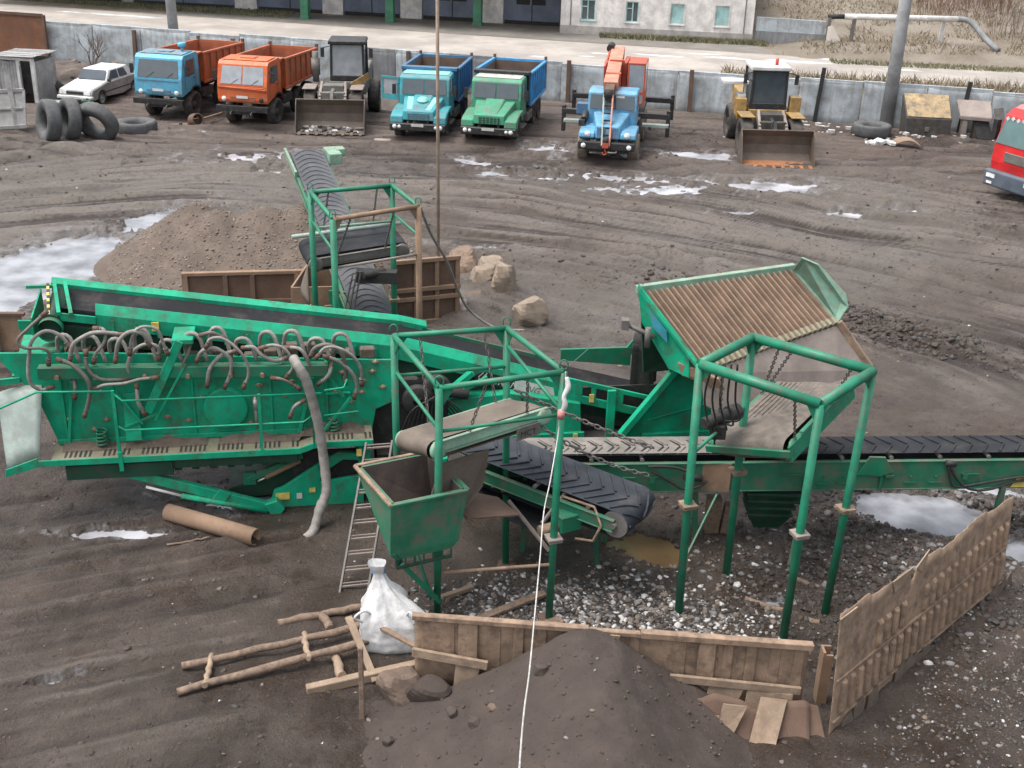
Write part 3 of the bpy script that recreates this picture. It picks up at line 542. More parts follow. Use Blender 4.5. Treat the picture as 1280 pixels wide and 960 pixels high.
hr.tube([(-2.95, .02, 2.85), (-2.8, .02, 2.68), (.92, .02, 2.66)], .022, 8); hr.tube([(-2.95, .02, 2.18), (-2.8, .02, 2.06), (.55, .02, 2.06), (.74, .02, 2.22), (.74, .02, 1.5)], .022, 8)
hr.tube([(.98, .02, 2.72), (1.35, .02, 2.76), (1.42, .1, 2.9)], .022, 8); hr.tube([(.95, .02, 2.18), (1.62, .02, 2.24)], .02, 8)
for a, z0, z1 in ((-2.95, 1.4, 2.9), (-.27, 1.4, 2.7)): hr.bar((a, .02, z0), (a, .02, z1), .06, .05)
hr.build('handrail', G, scr)
# end apron of pale worn sheet
mb = MB(); mb.grid(lambda u, v: (-4.42+.05*v-u*.62-.22*v*u, .05+.75*v, 1.58+1.15*v-u*.32+.18*u*v+.06*math.sin(3*u)), 6, 6)
mb.build('end_apron', M['galv'], scr, solid=.02)
mb = MB(); mb.plate([(-4.9, .85, 2.9), (-4.2, .85, 2.9), (-4.2, 2.2, 3.2), (-4.9, 2.2, 3.2)], .03); mb.bar((-5.2, .72, 2.85), (-4.75, .8, 2.85), .06, .12)
mb.build('apron_back', G, scr)
# screen box
mb = MB(); side = [(-5.06, 3.42), (-2.87, 3.33), (1.0, 3.05), (2.42, 2.97), (2.44, 2.09), (2.0, 1.9), (1.91, 1.42), (-4.2, 1.45), (-4.5, 2.5), (-5.06, 3.25)]
mb.prism([(a, .80, z) for a, z in side], (0, .05, 0)); mb.prism([(a, 2.5, z) for a, z in side], (0, .05, 0))
mb.bx(-4.2, 1.9, .85, 2.5, 1.5, 1.56); bxs = mb.build('screen_box', G, scr, bevel=.008)
mb = MB()
for a in (-4.05, -3.1, -1.6, -.1, .55, 1.0): mb.bx(a, a+.05, .755, .8, 1.5, 3.02)
mb.bx(-4.2, 1.0, .74, .8, 1.46, 1.56); mb.bar((-4.0, .72, 1.5), (-3.8, .72, 2.8), .06, .06); mb.bar((.45, .7, 1.5), (.75, .7, 2.7), .07, .07); mb.bar((-2.75, .6, 1.55), (-2.75, .76, 2.5), .3, .04)
mb.bar((-3.0, .65, 2.6), (-2.55, .6, 1.9), .05, .05); mb.bar((-2.9, .6, 1.85), (-2.2, .65, 2.1), .05, .05); mb.bx(1.0, 1.5, .7, .78, 2.3, 2.34); mb.bar((1.0, .6, 2.9), (1.35, .6, 2.3), .06, .06); mb.bar((.95, .55, 1.6), (1.5, .55, 2.3), .06, .06)
mb.build('stiffener', G, bxs, bevel=.006)
mb = MB(); mb.bx(-4.9, 2.3, .86, 2.49, 2.78, 2.82)
for i in range(46): mb.bx(-4.8+i*.155, -4.76+i*.155, .87, 2.48, 2.82, 2.85)
mb.build('screen_deck', M['mudfill'], bxs)
M['caked'] = mat('mud_caked_parts', (.12, .09, .07), .9, 0, .5, (.06, .05, .04), 5, .3, .4)
for i in range(18):
    mb = MB(); a = -4.6+i*.38; mb.box((a, .93+.1*random.random(), 3.0+.25*random.random()), (.12+.2*random.random(), .2, .2+.15*random.random()), random.uniform(-.3, .3)); mb.build('spray_manifold', M['caked'], bxs, bevel=.02)
mb = MB(); mb.lathe([(.43, -.06), (.43, .05), (.40, .06), (0, .065)], (-.96, .74, 2.1), (0, -1, 0), 36)
mb.build('flywheel_guard', G, bxs)
for a, z in ((1.35, 2.75), (1.75, 2.55), (1.95, 2.75), (2.15, 2.4), (1.72, 2.3), (1.2, 2.35), (-3.25, 1.95), (-3.5, 1.75), (-.5, 1.75), (-1.7, 1.85), (-1.4, 2.35), (.2, 2.3), (-2.1, 1.95), (-2.6, 2.1), (2.0, 2.95), (1.5, 2.1), (-3.95, 2.0), (-3.3, 2.55), (-.3, 2.55), (.35, 2.6)):
    mb = MB(); mb.lathe([(0, .05), (.035, .05), (.042, .03), (.042, -.02)], (a, .785, z), (0, -1, 0), 8); mb.hexa([(a-.07, .775, z-.02), (a+.07, .775, z-.02), (a+.07, .79, z-.02), (a-.07, .79, z-.02), (a-.07, .775, z+.02), (a+.07, .775, z+.02), (a+.07, .79, z+.02), (a-.07, .79, z+.02)]); mb.build('bolt_boss', M['rust'], bxs)
mb = MB(); mb.grid(lambda u, v: (-4.1+5.9*u, .42+.36*v, (1.45 if u < .77 else 1.56)+.10*v*v*(.6+.5*math.sin(u*23)+.3*math.sin(u*61))-.01), 90, 5); mb.build('settled_dirt', M['mudfill'], wk)
# damper beside the guard, springs
mb = MB(); mb.cyl((-.38, .7, 1.65), (-.38, .7, 2.35), .035, 10); mb.cyl((-.38, .7, 2.05), (-.38, .7, 2.3), .055, 10); mb.build('damper', M['chrome'], bxs)
for a in (-3.35, 1.15):
    mb = MB(); mb.tube([(a+.1*math.cos(t*.6), .62+.1*math.sin(t*.6), 1.46+t*.0075) for t in range(50)], .022, 6); mb.build('spring', M['green_mid'], bxs)
mb = MB(); mb.bar((-4.35, .58, 3.10), (1.07, .58, 2.93), .22, .24); sb = mb.build('spray_bar', M['green_mid'], scr, bevel=.012)
for a in (-4.0, -3.3, -2.4, -1.6, -.8, -.2, .5): MB().cyl((a, .47, 3.0-.031*(a+4)+.03), (a, .40, 3.0-.031*(a+4)+.03), .045, 8).build('hose_nozzle', M['rust'], sb)
mb = MB(); mb.bar((-1.70, .45, 3.68), (-2.42, .5, 2.2), .17, .08, (0, 1, 0)); mb.bar((-1.62, .5, 3.2), (-2.3, .56, 2.0), .05, .1, (0, 1, 0)); mb.bx(-1.85, -1.45, .45, 1.15, 3.6, 3.7); mb.build('brace_arm', G, scr, bevel=.01)
hm = M['hose']; M['dark_hose'] = mat('dark_hose', (.15, .135, .12), .65, 0, .5, (.14, .11, .085), 4, .2, .1)
for i, hpts in enumerate(HOSES):
    P = [V3(p) for p in hpts]; mb = MB(); mb.tube(P, (.030, .036, .041)[i % 3], 9, 0, 4)
    for a, b in ((P[0], P[1]), (P[-1], P[-2])): d = (b-a).normalized(); mb.cyl(a-d*.05, a+d*.09, .046, 10, None, 1); mb.cyl(a+d*.10, a+d*.125, .045, 10, None, 2)
    mb.build('water_hose', [M['hose'] if i % 4 else M['dark_hose'], M['rust_dark'], M['steel_grey']], scr)
r2 = random.Random(9)
for i in range(12):
    a = -4.0+i*.47; z = 3.36-.16*(i/12); hgt = r2.uniform(.25, .5)
    MB().tube([(a, .92, z-.15), (a+.05, .72, z+hgt), (a+.28, .66, z+hgt+.02), (a+.42, .6, z-.1)], .04, 8, 0, 4).build('water_hose', hm, scr)
bh = [(.42, .1, 3.38), (.50, -.1, 3.30), (.64, -.15, 3.02), (.76, -.16, 2.5), (.86, -.18, 1.9), (.93, -.3, 1.1), (.93, -.42, .72), (.80, -.55, .42), (.66, -.72, .06), (.5, -.85, -.05)]
mb = MB(); P = spline([V3(p) for p in bh], 8); mb.tube(P, [.095+.004*math.sin(i*1.9) + (.012 if 52 < i < 58 else 0) for i in range(len(P))], 16); mb.build('drain_hose', M['bighose'], scr)
# chassis
ch = [(-.10, .41), (.08, .48), (.79, .96), (1.22, 1.21), (1.69, 1.15), (1.69, .02), (.13, .02), (-.05, .0), (-.2, .12)]
win = [(1.63, .66), (1.06, .58), (.82, .58), (.85, .72), (1.25, 1.0), (1.45, 1.08), (1.63, 1.04)]
mb = MB(); mb.prism([(a, .3, z) for a, z in ch[:3]+[(.85, .72), (.82, .58), (1.06, .58), (1.69, .66)]+[(1.69, .02), (.13, .02), (-.05, .0), (-.2, .12)]], (0, .1, 0))
mb.prism([(a, .3, z) for a, z in [(.79, .96), (1.22, 1.21), (1.69, 1.15), (1.69, 1.0), (1.3, 1.04), (.88, .76)]], (0, .1, 0))
mb.bx(1.69, 8.2, .3, .4, .35, .95); mb.bx(-.05, 8.2, 2.5, 2.6, .3, .95); mb.bx(1.6, 1.85, .3, 2.6, .3, 1.5)
cs = mb.build('chassis', G, scr, bevel=.01)
mb = MB(); mb.bx(.3, 1.65, .55, .6, .15, 1.15); mb.bx(1.75, 2.5, 1.0, 2.2, .9, 2.6); mb.bx(2.0, 8.0, .7, 2.3, .3, .9); mb.build('dark_interior', M['dark'], scr)  # dark boxes put the shade of the open voids into colour
def track(b0, b1, nm):
    mb = MB(); pth = []
    for k in range(17): t = math.pi/2+math.pi*k/16; pth.append((2.6+.38*math.cos(t), .4+.38*math.sin(t)))
    for k in range(17): t = -math.pi/2+math.pi*k/16; pth.append((6.4+.38*math.cos(t), .4+.38*math.sin(t)))
    n = len(pth); vs = [(a, b, z) for a, z in pth for b in (b0, b1)]; mb.add(vs, [(2*i, 2*((i+1) % n), 2*((i+1) % n)+1, 2*i+1) for i in range(n)])
    for i in range(44):
        d = i/44*3.8; mb.box((2.6+d, (b0+b1)/2, .79), (.06, b1-b0, .05)) if i % 1 == 0 and d < 3.8 else None
    mb.bx(2.5, 6.5, b0+.05, b1-.05, .1, .7); mb.build('crawler_track', M['dark'], scr)
track(.42, .9, 'l'); track(2.0, 2.5, 'r')
for q in ((-.08, .2, .27, .3, .22, .36), (.6, .72, .27, .3, .35, .44), (1.56, 1.66, .02, .05, 1.25, 1.4)): MB().bx(*q).build('warning_label', M['yellow_label'], cs)
MB().bx(.34, .45, .27, .3, .22, .33).build('data_plate', M['white'], cs)
# stabiliser: long diagonal leg and its cylinder
mb = MB(); mb.bar((-3.55, .2, 1.32), (-.25, .2, .12), .14, .2); mb.plate([(-1.35, .1, .35), (-1.15, .1, .62), (-.95, .1, .5), (-1.1, .1, .22)], .05); mb.plate([(-.3, .08, .22), (-.05, .08, .3), (.1, .08, .1), (-.02, .08, -.06), (-.2, .08, .0)], .2)
st = mb.build('stabiliser_leg', G, scr, bevel=.012)
mb = MB(); mb.cyl((-1.9, .12, .52), (-.25, .12, -.0+.06), .055, 12); mb.build('ram', G, st); MB().cyl((-2.55, .12, .76), (-1.9, .12, .52), .028, 10).build('ram_rod', M['white'], st)
# underside conveyor body
mb = MB(); mb.prism([(a, .7, z) for a, z in [(-1.03, .30), (-.6, .44), (.38, .91), (.9, .76), (.9, .2), (-.23, .10), (-.98, .06)]], (0, 1.6, 0)); mb.prism([(a, .75, z) for a, z in [(-.8, 1.35), (.6, 1.35), (.2, 1.0), (-.35, .8)]], (0, 1.4, 0)); mb.build('under_chute', M['green_dark'], scr, bevel=.02)
mb = MB(); mb.bar((-.62, .45, .62), (.5, .45, 1.13), .12, .12); mb.bx(-.7, -.45, .4, .55, .52, .78); am = mb.build('fold_arm', M['green_mid'], scr, bevel=.01)
MB().cyl((-.25, .4, .68), (.45, .4, 1.02), .05, 12).build('ram', M['rust'], am); MB().cyl((-.42, .4, .6), (-.25, .4, .68), .025, 10).build('ram_rod', M['chrome'], am)
# feed conveyor: near and far skirts, belt, head
pth = [(-3.3, 4.17), (2.54, 3.27), (6.0, 2.26)]
mb = MB(); mb.sweep([(1.18, -.47), (1.24, -.47), (1.24, -.20), (1.34, -.01), (1.30, .0), (1.18, -.18)][::-1], pth)
mb.prism([(-3.3, 1.15, 3.8), (-3.95, 1.15, 3.9), (-3.95, 1.15, 4.05), (-3.3, 1.15, 3.95)], (0, .05, 0))
for i in range(14): a = -3.0+i*.42; mb.box((a, 1.165, 3.66-.154*(a+3.3)+.12), (.05, .02, .26))
cvn = mb.build('conveyor_skirt', G, scr)
mb = MB(); mb.sweep([(2.42, -.3), (2.46, -.3), (2.46, -.06), (2.58, .03), (2.56, .05), (2.42, -.03)][::-1], [(-4.3, 4.26), (-3.4, 4.12), (2.63, 3.2), (3.2, 3.05)]); mb.bar((-4.75, 2.3, 4.2), (-4.2, 2.3, 4.2), .06, .06)
mb.build('conveyor_skirt', G, scr)
mb = MB(); mb.sweep([(2.42, -.3), (2.46, -.3), (2.46, -.03), (2.42, -.03)][::-1], [(3.1, 3.03), (6.0, 2.18)]); mb.build('conveyor_skirt', M['green_old'], scr)
def beltpt(u, v):
    a = -4.0+12.6*u; z = float(np.interp(a, [-4.0, 2.54, 6, 8.9], [4.12, 3.1, 2.06, 1.25])); q = (v-.5)*2; return (a, 1.30+1.12*v, z-.13+.125*q*q)
MB().grid(beltpt, 40, 8).build('belt', mat('feed_belt', (.020, .021, .024), .7, 0, .35, (.07, .06, .055), .8, .06, .08, spec=.12), scr)
MB().add([beltpt(.0, .1), beltpt(.0, .9), beltpt(.09, .85), beltpt(.1, .2)], [(0, 3, 2, 1)])
mb = MB(); mb.prism([(-4.0, 1.3, 3.4), (2.4, 1.3, 2.5), (2.4, 1.3, 2.68), (-4.0, 1.3, 3.75)], (0, 1.1, 0)); mb.prism([(2.4, 1.3, 2.5), (8.5, 1.3, .75), (8.5, 1.3, .95), (2.4, 1.3, 2.8)], (0, 1.1, 0)); mb.build('conveyor_frame', M['green_dark'], scr)
mb = MB(); mb.cyl((-4.12, 1.1, 3.86), (-4.12, 2.5, 3.95), .2, 20); mb.build('head_drum', M['green_dark'], scr)
mb = MB(); mb.lathe([(0, -.12), (.2, -.12), (.23, -.09), (.23, .12)], (-4.12, 1.05, 3.78), (0, -1, 0), 24); mb.cyl((-4.12, 1.0, 3.45), (-4.12, 1.0, 3.3), .2, 20); mb.build('drive_motor', M['green_mid'], scr)
mb = MB(); mb.bar((-4.22, 2.35, 4.28), (-3.95, 1.1, 4.06), .07, .07); mb.bar((-4.02, 2.35, 4.26), (-3.73, 1.1, 4.04), .07, .07); mb.plate([(-4.5, 2.3, 4.15), (-4.5, 1.2, 3.95), (-4.5, 1.2, 3.5), (-4.5, 2.3, 3.6)], .03); mb.build('head_guard', G, scr)
mb = MB(); mbk = MB()
for i in range(10):
    t0, t1 = i/10, (i+1)/10; f_ = lambda t: (-4.34+.2*t, 2.32-1.2*t, 4.22-.2*t)
    (mb if i % 2 else mbk).bar(f_(t0), f_(t1), .05, .09)
mb.add(mbk.v, mbk.f, False, 1); mb.build('hazard_strip', [M['yellow_label'], M['black']], scr)
for q in ((-2.28, -2.14, 1.15, 1.175, 3.62, 3.8), (6.5, 6.6, 1.03, 1.05, 1.72, 1.9), (6.15, 6.25, .85, .875, 1.0, 1.08)): MB().bx(*q).build('warning_label', M['yellow_label'], scr)
# maker's panel on the conveyor side: black with white chevrons and slanted letters, pale to the right
lx = Vector((1, 0, -.29)).normalized(); lz = Vector((.29, 0, 1)).normalized(); lo = Vector((4.02, 1.175, 2.26))
def lp(x, z): return lo+lx*x+lz*z
mb = MB(); mb.prism([lp(.06, 0), lp(.95, 0), lp(.85, .26), lp(.14, .26), lp(0, .13)], (0, -.008, 0)); pn = mb.build('name_panel', M['black'], scr)
mb = MB(); mb.prism([lp(.95, 0), lp(1.72, -.02), lp(1.80, .1), lp(1.72, .26), lp(.85, .26)], (0, -.008, 0)); mb.build('name_panel', M['white'], scr)
mb = MB()
for k in range(2): mb.bar(lp(.10+k*.08, .13)+Vector((0, -.01, 0)), lp(.17+k*.08, .25)+Vector((0, -.01, 0)), .02, .008, (0, 1, 0)); mb.bar(lp(.10+k*.08, .13)+Vector((0, -.01, 0)), lp(.16+k*.08, .01)+Vector((0, -.01, 0)), .02, .008, (0, 1, 0))
mb.build('chevron_mark', M['white'], pn)
text_mesh('GK', .22, M['white'], pn, lp(.36, .05)+Vector((0, -.014, 0)), lx, lz, shear=.3)
text_mesh('AN', .2, M['white'], pn, lp(.66, .05)+Vector((0, -.014, 0)), lx, lz, shear=.3)
text_mesh('NG', .2, M['steel_grey'], pn, lp(1.15, .05)+Vector((0, -.014, 0)), lx, lz, shear=.3)
# power unit below the conveyor
mb = MB(); mb.prism([(a, .95, z) for a, z in [(3.5, 1.95), (4.8, 2.05), (6.3, 1.74), (6.35, .95), (3.5, .95)]], (0, 1.4, 0)); mb.bx(3.5, 6.4, .88, .95, .95, 1.1); pu = mb.build('power_unit', G, scr, bevel=.015)
mb = MB(); mb.bx(5.02, 5.06, .93, .95, 1.0, 1.95); mb.bx(3.7, 4.6, .93, .95, 1.2, 1.24); mb.build('door_seam', M['green_dark'], pu)
mb = MB(); mb.bx(2.4, 3.5, 1.0, 2.2, .95, 1.9); mb.lathe([(.1, -.1), (.3, -.1), (.32, 0), (.3, .1), (.1, .1)], (2.85, .85, 2.05), (0, 1, 0), 24); mb.lathe([(.1, -.1), (.27, -.1), (.3, 0), (.27, .1), (.1, .1)], (3.25, .95, 2.25), (0, 1, 0), 24); mb.cyl((3.4, .9, 2.2), (3.9, .9, 2.1), .12, 12); mb.build('engine_parts', M['dark'], scr, bevel=.01)
for k in range(7): MB().tube([(2.5+.1*k, .8, 1.3), (2.7+.08*k, .6, 1.9+.05*k), (3.1+.06*k, .62, 2.1), (3.3+.1*k, .8, 1.6)], .018, 6, 0, 4).build('hydraulic_line', M['dark'], scr)
mb = MB(); mb.bar((3.6, 1.0, 2.2), (4.0, 1.0, 2.55), .2, .1); mb.bar((3.4, .9, 2.0), (4.3, .9, 2.45), .08, .08); mb.build('support_bracket', G, scr)
mb = MB()   # slotted panel right of the power unit
pz = lambda a: 2.3-.28*(a-6.0)
def slab(a0, a1, lo_, hi_): mb.prism([(a0, 1.06, pz(a0)+lo_), (a1, 1.06, pz(a1)+lo_), (a1, 1.06, pz(a1)+hi_), (a0, 1.06, pz(a0)+hi_)], (0, .06, 0))
slab(5.9, 8.5, -.1, 0); slab(5.9, 8.5, -.52, -.34); slab(5.9, 6.35, -.34, -.1); slab(6.55, 6.65, -.34, -.1); slab(6.95, 7.25, -.34, -.1); slab(7.95, 8.5, -.34, -.1)
mb.bx(6.88, 7.06, .95, 1.03, .92, 2.0); mb.build('slotted_panel', G, scr, bevel=.008)
mb = MB(); mb.bx(6.0, 8.4, 1.3, 1.35, 1.0, 1.95); mb.build('panel_back', M['dark'], scr)
# feed hopper
mb = MB(); mb.prism([(a, .72, z) for a, z in [(8.41, 2.9), (8.9, 2.75), (9.2, 1.0), (7.5, .95), (7.1, 1.1), (7.4, 1.45)]], (0, .06, 0)); mb.prism([(a, .60, z) for a, z in [(8.25, 2.93), (8.5, 2.95), (8.55, 2.75), (8.2, 2.5), (8.05, 2.55)]], (0, .2, 0))
mb.bar((7.12, .62, 1.12), (8.45, .66, 2.88), .14, .16, (0, 1, 0)); mb.bx(7.6, 9.4, .65, .78, .95, 1.1); mb.bar((7.7, .7, 1.4), (9.1, .7, 1.75), .03, .03)
hp = mb.build('feed_hopper', G, scr, bevel=.012)
def WB(): return MB()
mb = WB(); RL, RR, FL, FR = map(V3, ((2.54, 22.39, 4.5), (5.65, 23.54, 4.65), (3.66, 21.41, 3.3), (6.45, 22.65, 3.9)))
nb = 25
for i in range(nb):
    t = (i+.5)/nb; a = RL.lerp(RR, t); b = FL.lerp(FR, t); d = (b-a).normalized(); mb.bar(a, b+d*.04, .048, .11); mb.bar(b-d*.10, b+d*.05, .085, .13, mi=1)
gd = mb.build('grid', [M['grid_steel'], mat('grid_finger', (.30, .27, .19), .8, 0, .5, (.2, .16, .11), 5, .2, .2)], scr, True, bevel=.008)
n_ = (RR-RL).cross(FL-RL).normalized(); n_ = n_ if n_.z > 0 else -n_
mb = WB(); mb.plate([q+n_*-.28 for q in (RL, RR, FR, FL)], .02); mb.build('grid_shade_sheet', M['dark'], scr, True)  # dark sheet added under the bars as the shade in the gaps
mb = WB(); mb.bar(RL+Vector((-.15, .05, .03)), RR+Vector((.05, .05, .05)), .13, .16); mb.bar(RL+Vector((-.1, .1, -.12)), RR+Vector((.05, .1, -.1)), .05, .2); mb.build('grid_rail', M['green_pale'], scr, True, bevel=.01)
mb = WB()
for t in (.33, .66): a = RL.lerp(RR, t); b = FL.lerp(FR, t); mb.bar(a-n_*.14, b-n_*.14, .08, .12)
mb.bar(RL.lerp(FL, .5)-n_*.12, RR.lerp(FR, .5)-n_*.12, .06, .08); mb.bar(FL-n_*.14, FR-n_*.14, .1, .12); mb.build('grid_support', M['grid_steel'], scr, True)
mb = WB(); mb.plate([(5.64, 23.45, 4.68), (5.66, 22.95, 5.12), (5.98, 22.84, 5.02), (6.60, 22.83, 4.42), (6.66, 22.7, 4.2), (6.47, 22.62, 3.86)], .05); mb.build('grid_side_plate', M['green_pale'], scr, True, bevel=.01)
mb = WB(); mb.plate([(2.38, 22.2, 4.72), (3.40, 21.5, 3.62), (3.42, 21.45, 3.1), (3.05, 21.75, 3.15), (2.5, 22.2, 3.95)], .06); mb.bar((2.42, 22.25, 4.62), (3.58, 21.35, 3.38), .12, .07); mb.build('grid_side_plate', G, scr, True, bevel=.008)
mb = WB(); mb.plate([(2.62, 22.0, 4.28), (2.95, 21.72, 3.94), (2.98, 21.68, 3.72), (2.7, 21.9, 3.95)], .03); mb.build('blue_patch', mat('blue_patch_paint', (.02, .20, .27), .5, 0, .5), scr, True)
mb = WB(); mb.cyl((2.15, 22.1, 3.95), (2.75, 21.9, 3.75), .05, 10); mb.bx(2.1, 2.25, 21.95, 22.15, 3.85, 4.05); mb.cyl((2.6, 21.75, 4.0), (2.6, 21.75, 3.6), .06, 10); mb.build('hinge', M['steel_grey'], scr, True)
mb = WB(); mb.plate([FL+Vector((0, -.03, -.06)), FR+Vector((.05, -.02, -.06)), V3((7.2, 22.45, 2.95)), V3((6.4, 21.95, 2.45)), V3((4.3, 21.35, 2.3)), V3((3.75, 21.3, 2.6))], .04); mb.build('apron_plate', M['plate_grey'], scr, True, bevel=.006)
mb = WB(); mb.bar(FR+Vector((.05, .02, .0)), (7.28, 22.5, 2.92), .16, .14); mb.build('apron_rail', M['tan_steel'], scr, True, bevel=.01)
mb = WB(); mb.plate([(3.2, 21.6, 3.35), (3.95, 21.2, 3.2), (4.1, 21.22, 2.95), (3.3, 21.55, 3.1)], .06); mb.build('apron_lip', M['rust'], scr, True)
mb = WB(); mb.plate([(2.5, 22.5, 4.3), (5.7, 23.7, 4.4), (5.6, 23.6, 2.6), (2.7, 22.8, 2.6)], .05); mb.plate([(6.55, 22.6, 3.7), (5.75, 23.6, 4.5), (5.7, 23.5, 2.6), (6.5, 22.9, 2.5)], .05); mb.build('hopper_wall', M['green_dark'], scr, True)
mb = MB()   # rubber curtains where the hopper meets the belt
for k in range(6):
    b = 1.35+.2*k; mb.grid(lambda u, v, b=b, k=k: (7.45+.25*k*.3+u*.5, b+.05*math.sin(6*u+k), 2.9-1.1*v-.2*u+.06*math.sin(5*v+k)), 4, 6)
mb.build('rubber_curtain', M['dark'], scr, solid=.02)
mb = MB(); mb.prism([(6.15, 2.45, 2.36), (7.75, 2.45, 2.35), (7.75, 2.45, 1.9), (6.15, 2.45, 2.1)], (0, .06, 0)); mb.prism([(7.6, 2.45, 2.3), (8.35, 2.5, 3.25), (8.42, 2.5, 3.2), (7.75, 2.45, 2.15)], (0, .05, 0)); mb.build('hopper_cheek', M['green_mid'], scr, bevel=.01)

# ================================================================ pipe gantries
def chain_mb(mb, a, b, sag=0, step=.085, r=.011, w=.028):
    a, b = V3(a), V3(b); n = max(3, int((b-a).length/step)); pts = [a.lerp(b, i/n)+Vector((0, 0, -4*sag*(i/n)*(1-i/n))) for i in range(n+1)]
    for i in range(n):
        p, q = pts[i], pts[i+1]; d = (q-p).normalized(); s = d.orthogonal().normalized(); s = s if i % 2 else d.cross(s); L = (q-p).length*.62; c = (p+q)/2
        ring = [c+d*(L*math.cos(t))+s*(w*math.sin(t)) for t in [2*math.pi*k/8 for k in range(9)]]; mb.tube(ring, r, 5, 0, 0, False)
def gantry(name, label, base, tops, mats, zf=1.7, zbase=0, rails=(), diag=(), legr=.062, beamr=.055, caps=True, feet=True, group=None):
    o = thing(name, label, 'pipe frame', (sum(b[0] for b in base)/4, sum(b[1] for b in base)/4, 0), 0, group)
    for i, (b, t) in enumerate(zip(base, tops)):
        m_ = mats[i % len(mats)]; b, t = V3(b), V3(t); f = b.lerp(t, zf/t.z); mb = MB(); mb.cyl(b+Vector((0, 0, -.1)), t, legr, 14)
        lg = mb.build('leg', m_, o, True)
        mb = MB(); mb.box(f, (.26, .26, .03), .3); mb.box(f+Vector((0, 0, -.045)), (.24, .24, .025), .34); mb.build('flange', M['tan_steel'] if i != 1 else M['plate_grey'], lg, True)
        if feet: MB().box(b+Vector((0, 0, .03)), (.36, .3, .05), .2).build('foot_plate', M['rust_dark'], lg, True)
    for i in range(4):
        a, b = V3(tops[i]), V3(tops[(i+1) % 4]); mb = MB(); mb.cyl(a, b, beamr, 14)
        d = (b-a).normalized()
        for q, s in ((a, 1), (b, -1)): mb.prism([q+Vector((0, 0, -.02)), q+d*s*.24+Vector((0, 0, -.03)), q+d*s*.03+Vector((0, 0, -.36))], d.cross(Vector((0, 0, 1)))*.012)
        mb.build('beam', mats[(i+4) % len(mats)] if len(mats) > 4 else mats[0], o, True)
    if caps:
        for t in tops:
            t = V3(t); mb = MB(); mb.tube([t+Vector((.07*math.cos(k), 0, .12+.09*math.sin(k))) for k in np.linspace(-.7, math.pi+.7, 9)], .012, 6); mb.build('lifting_eye', mats[0], o, True)
    for a, b, m_ in rails: MB().cyl(a, b, .032, 10).build('rail', m_, o, True)
    return o
GF = M['green_frame']
bA, bB, bC, bD = (-1.2, 17.7, 0), (.77, 17.72, 0), (-.02, 19.45, 0), (-2.0, 19.2, 0)
tA, tB, tC, tD = (-1.11, 17.04, 4.75), (.84, 17.75, 4.75), (-.12, 19.6, 4.75), (-2.04, 19.1, 4.75)
# measured corners: legs stand nearly plumb
tA = (-1.15, 17.45, 4.55); tB = (.82, 17.78, 4.75)
gm = gantry('pipe_gantry', 'middle green pipe frame over the open dump bin, holding a short belt separator', [bA, bB, bC, bD], [tA, tB, tC, tD], [GF], 1.68,
    rails=[((-1.17, 17.5, 3.75), (.80, 17.76, 4.0), GF), ((-2.03, 19.12, 4.1), (-1.16, 17.48, 3.8), GF), ((-.1, 19.55, 4.45), (.82, 17.8, 4.05), GF), ((-2.03, 19.12, 4.0), (-.1, 19.55, 4.05), GF), ((-1.18, 17.66, .95), (.78, 17.72, 1.15), M['tan_steel']), ((-2.0, 19.2, 1.6), (-1.3, 17.75, .35), GF)], legr=.065, beamr=.05)
bE, bF, bG, bH = (3.08, 17.96, 0), (4.81, 17.29, 0), (4.12, 19.24, 0), (5.69, 18.04, 0)
tE, tF, tG, tH = (3.05, 18.1, 4.82), (4.80, 17.05, 4.65), (4.13, 19.40, 4.8), (5.86, 18.08, 4.8)
gr = gantry('pipe_gantry', 'large green pipe frame on the right, straddling the level belt conveyor', [bE, bF, bH, bG], [tE, tF, tH, tG], [GF], 2.25,
    rails=[((3.06, 18.05, 3.2), (4.13, 19.35, 3.5), GF)], legr=.072, beamr=.085, caps=False)
def pl_(u): return u
bb = [(-4.06, 25.85, 0), (-2.25, 27.0, 0), (-3.05, 28.85, 0), (-4.9, 27.95, 0)]
tt = [(-4.06, 25.75, 4.78), (-2.27, 26.91, 4.8), (-3.05, 28.65, 4.8), (-4.9, 27.86, 4.8)]
gb = gantry('pipe_gantry', 'rear pipe frame of green and rusty tubes by the gravel mound', bb, tt, [GF, M['rust'], GF, GF, M['rust'], GF, GF, GF], 1.85,
    rails=[((-4.0, 25.8, 3.65), (-2.27, 26.92, 3.65), M['plate_grey']), ((-4.9, 27.88, 4.1), (-4.06, 25.8, 4.0), GF), ((-3.05, 28.7, 4.1), (-2.3, 27.0, 4.1), GF), ((-4.9, 27.9, 3.9), (-3.05, 28.68, 3.9), M['green_pale'])], legr=.075, beamr=.055)

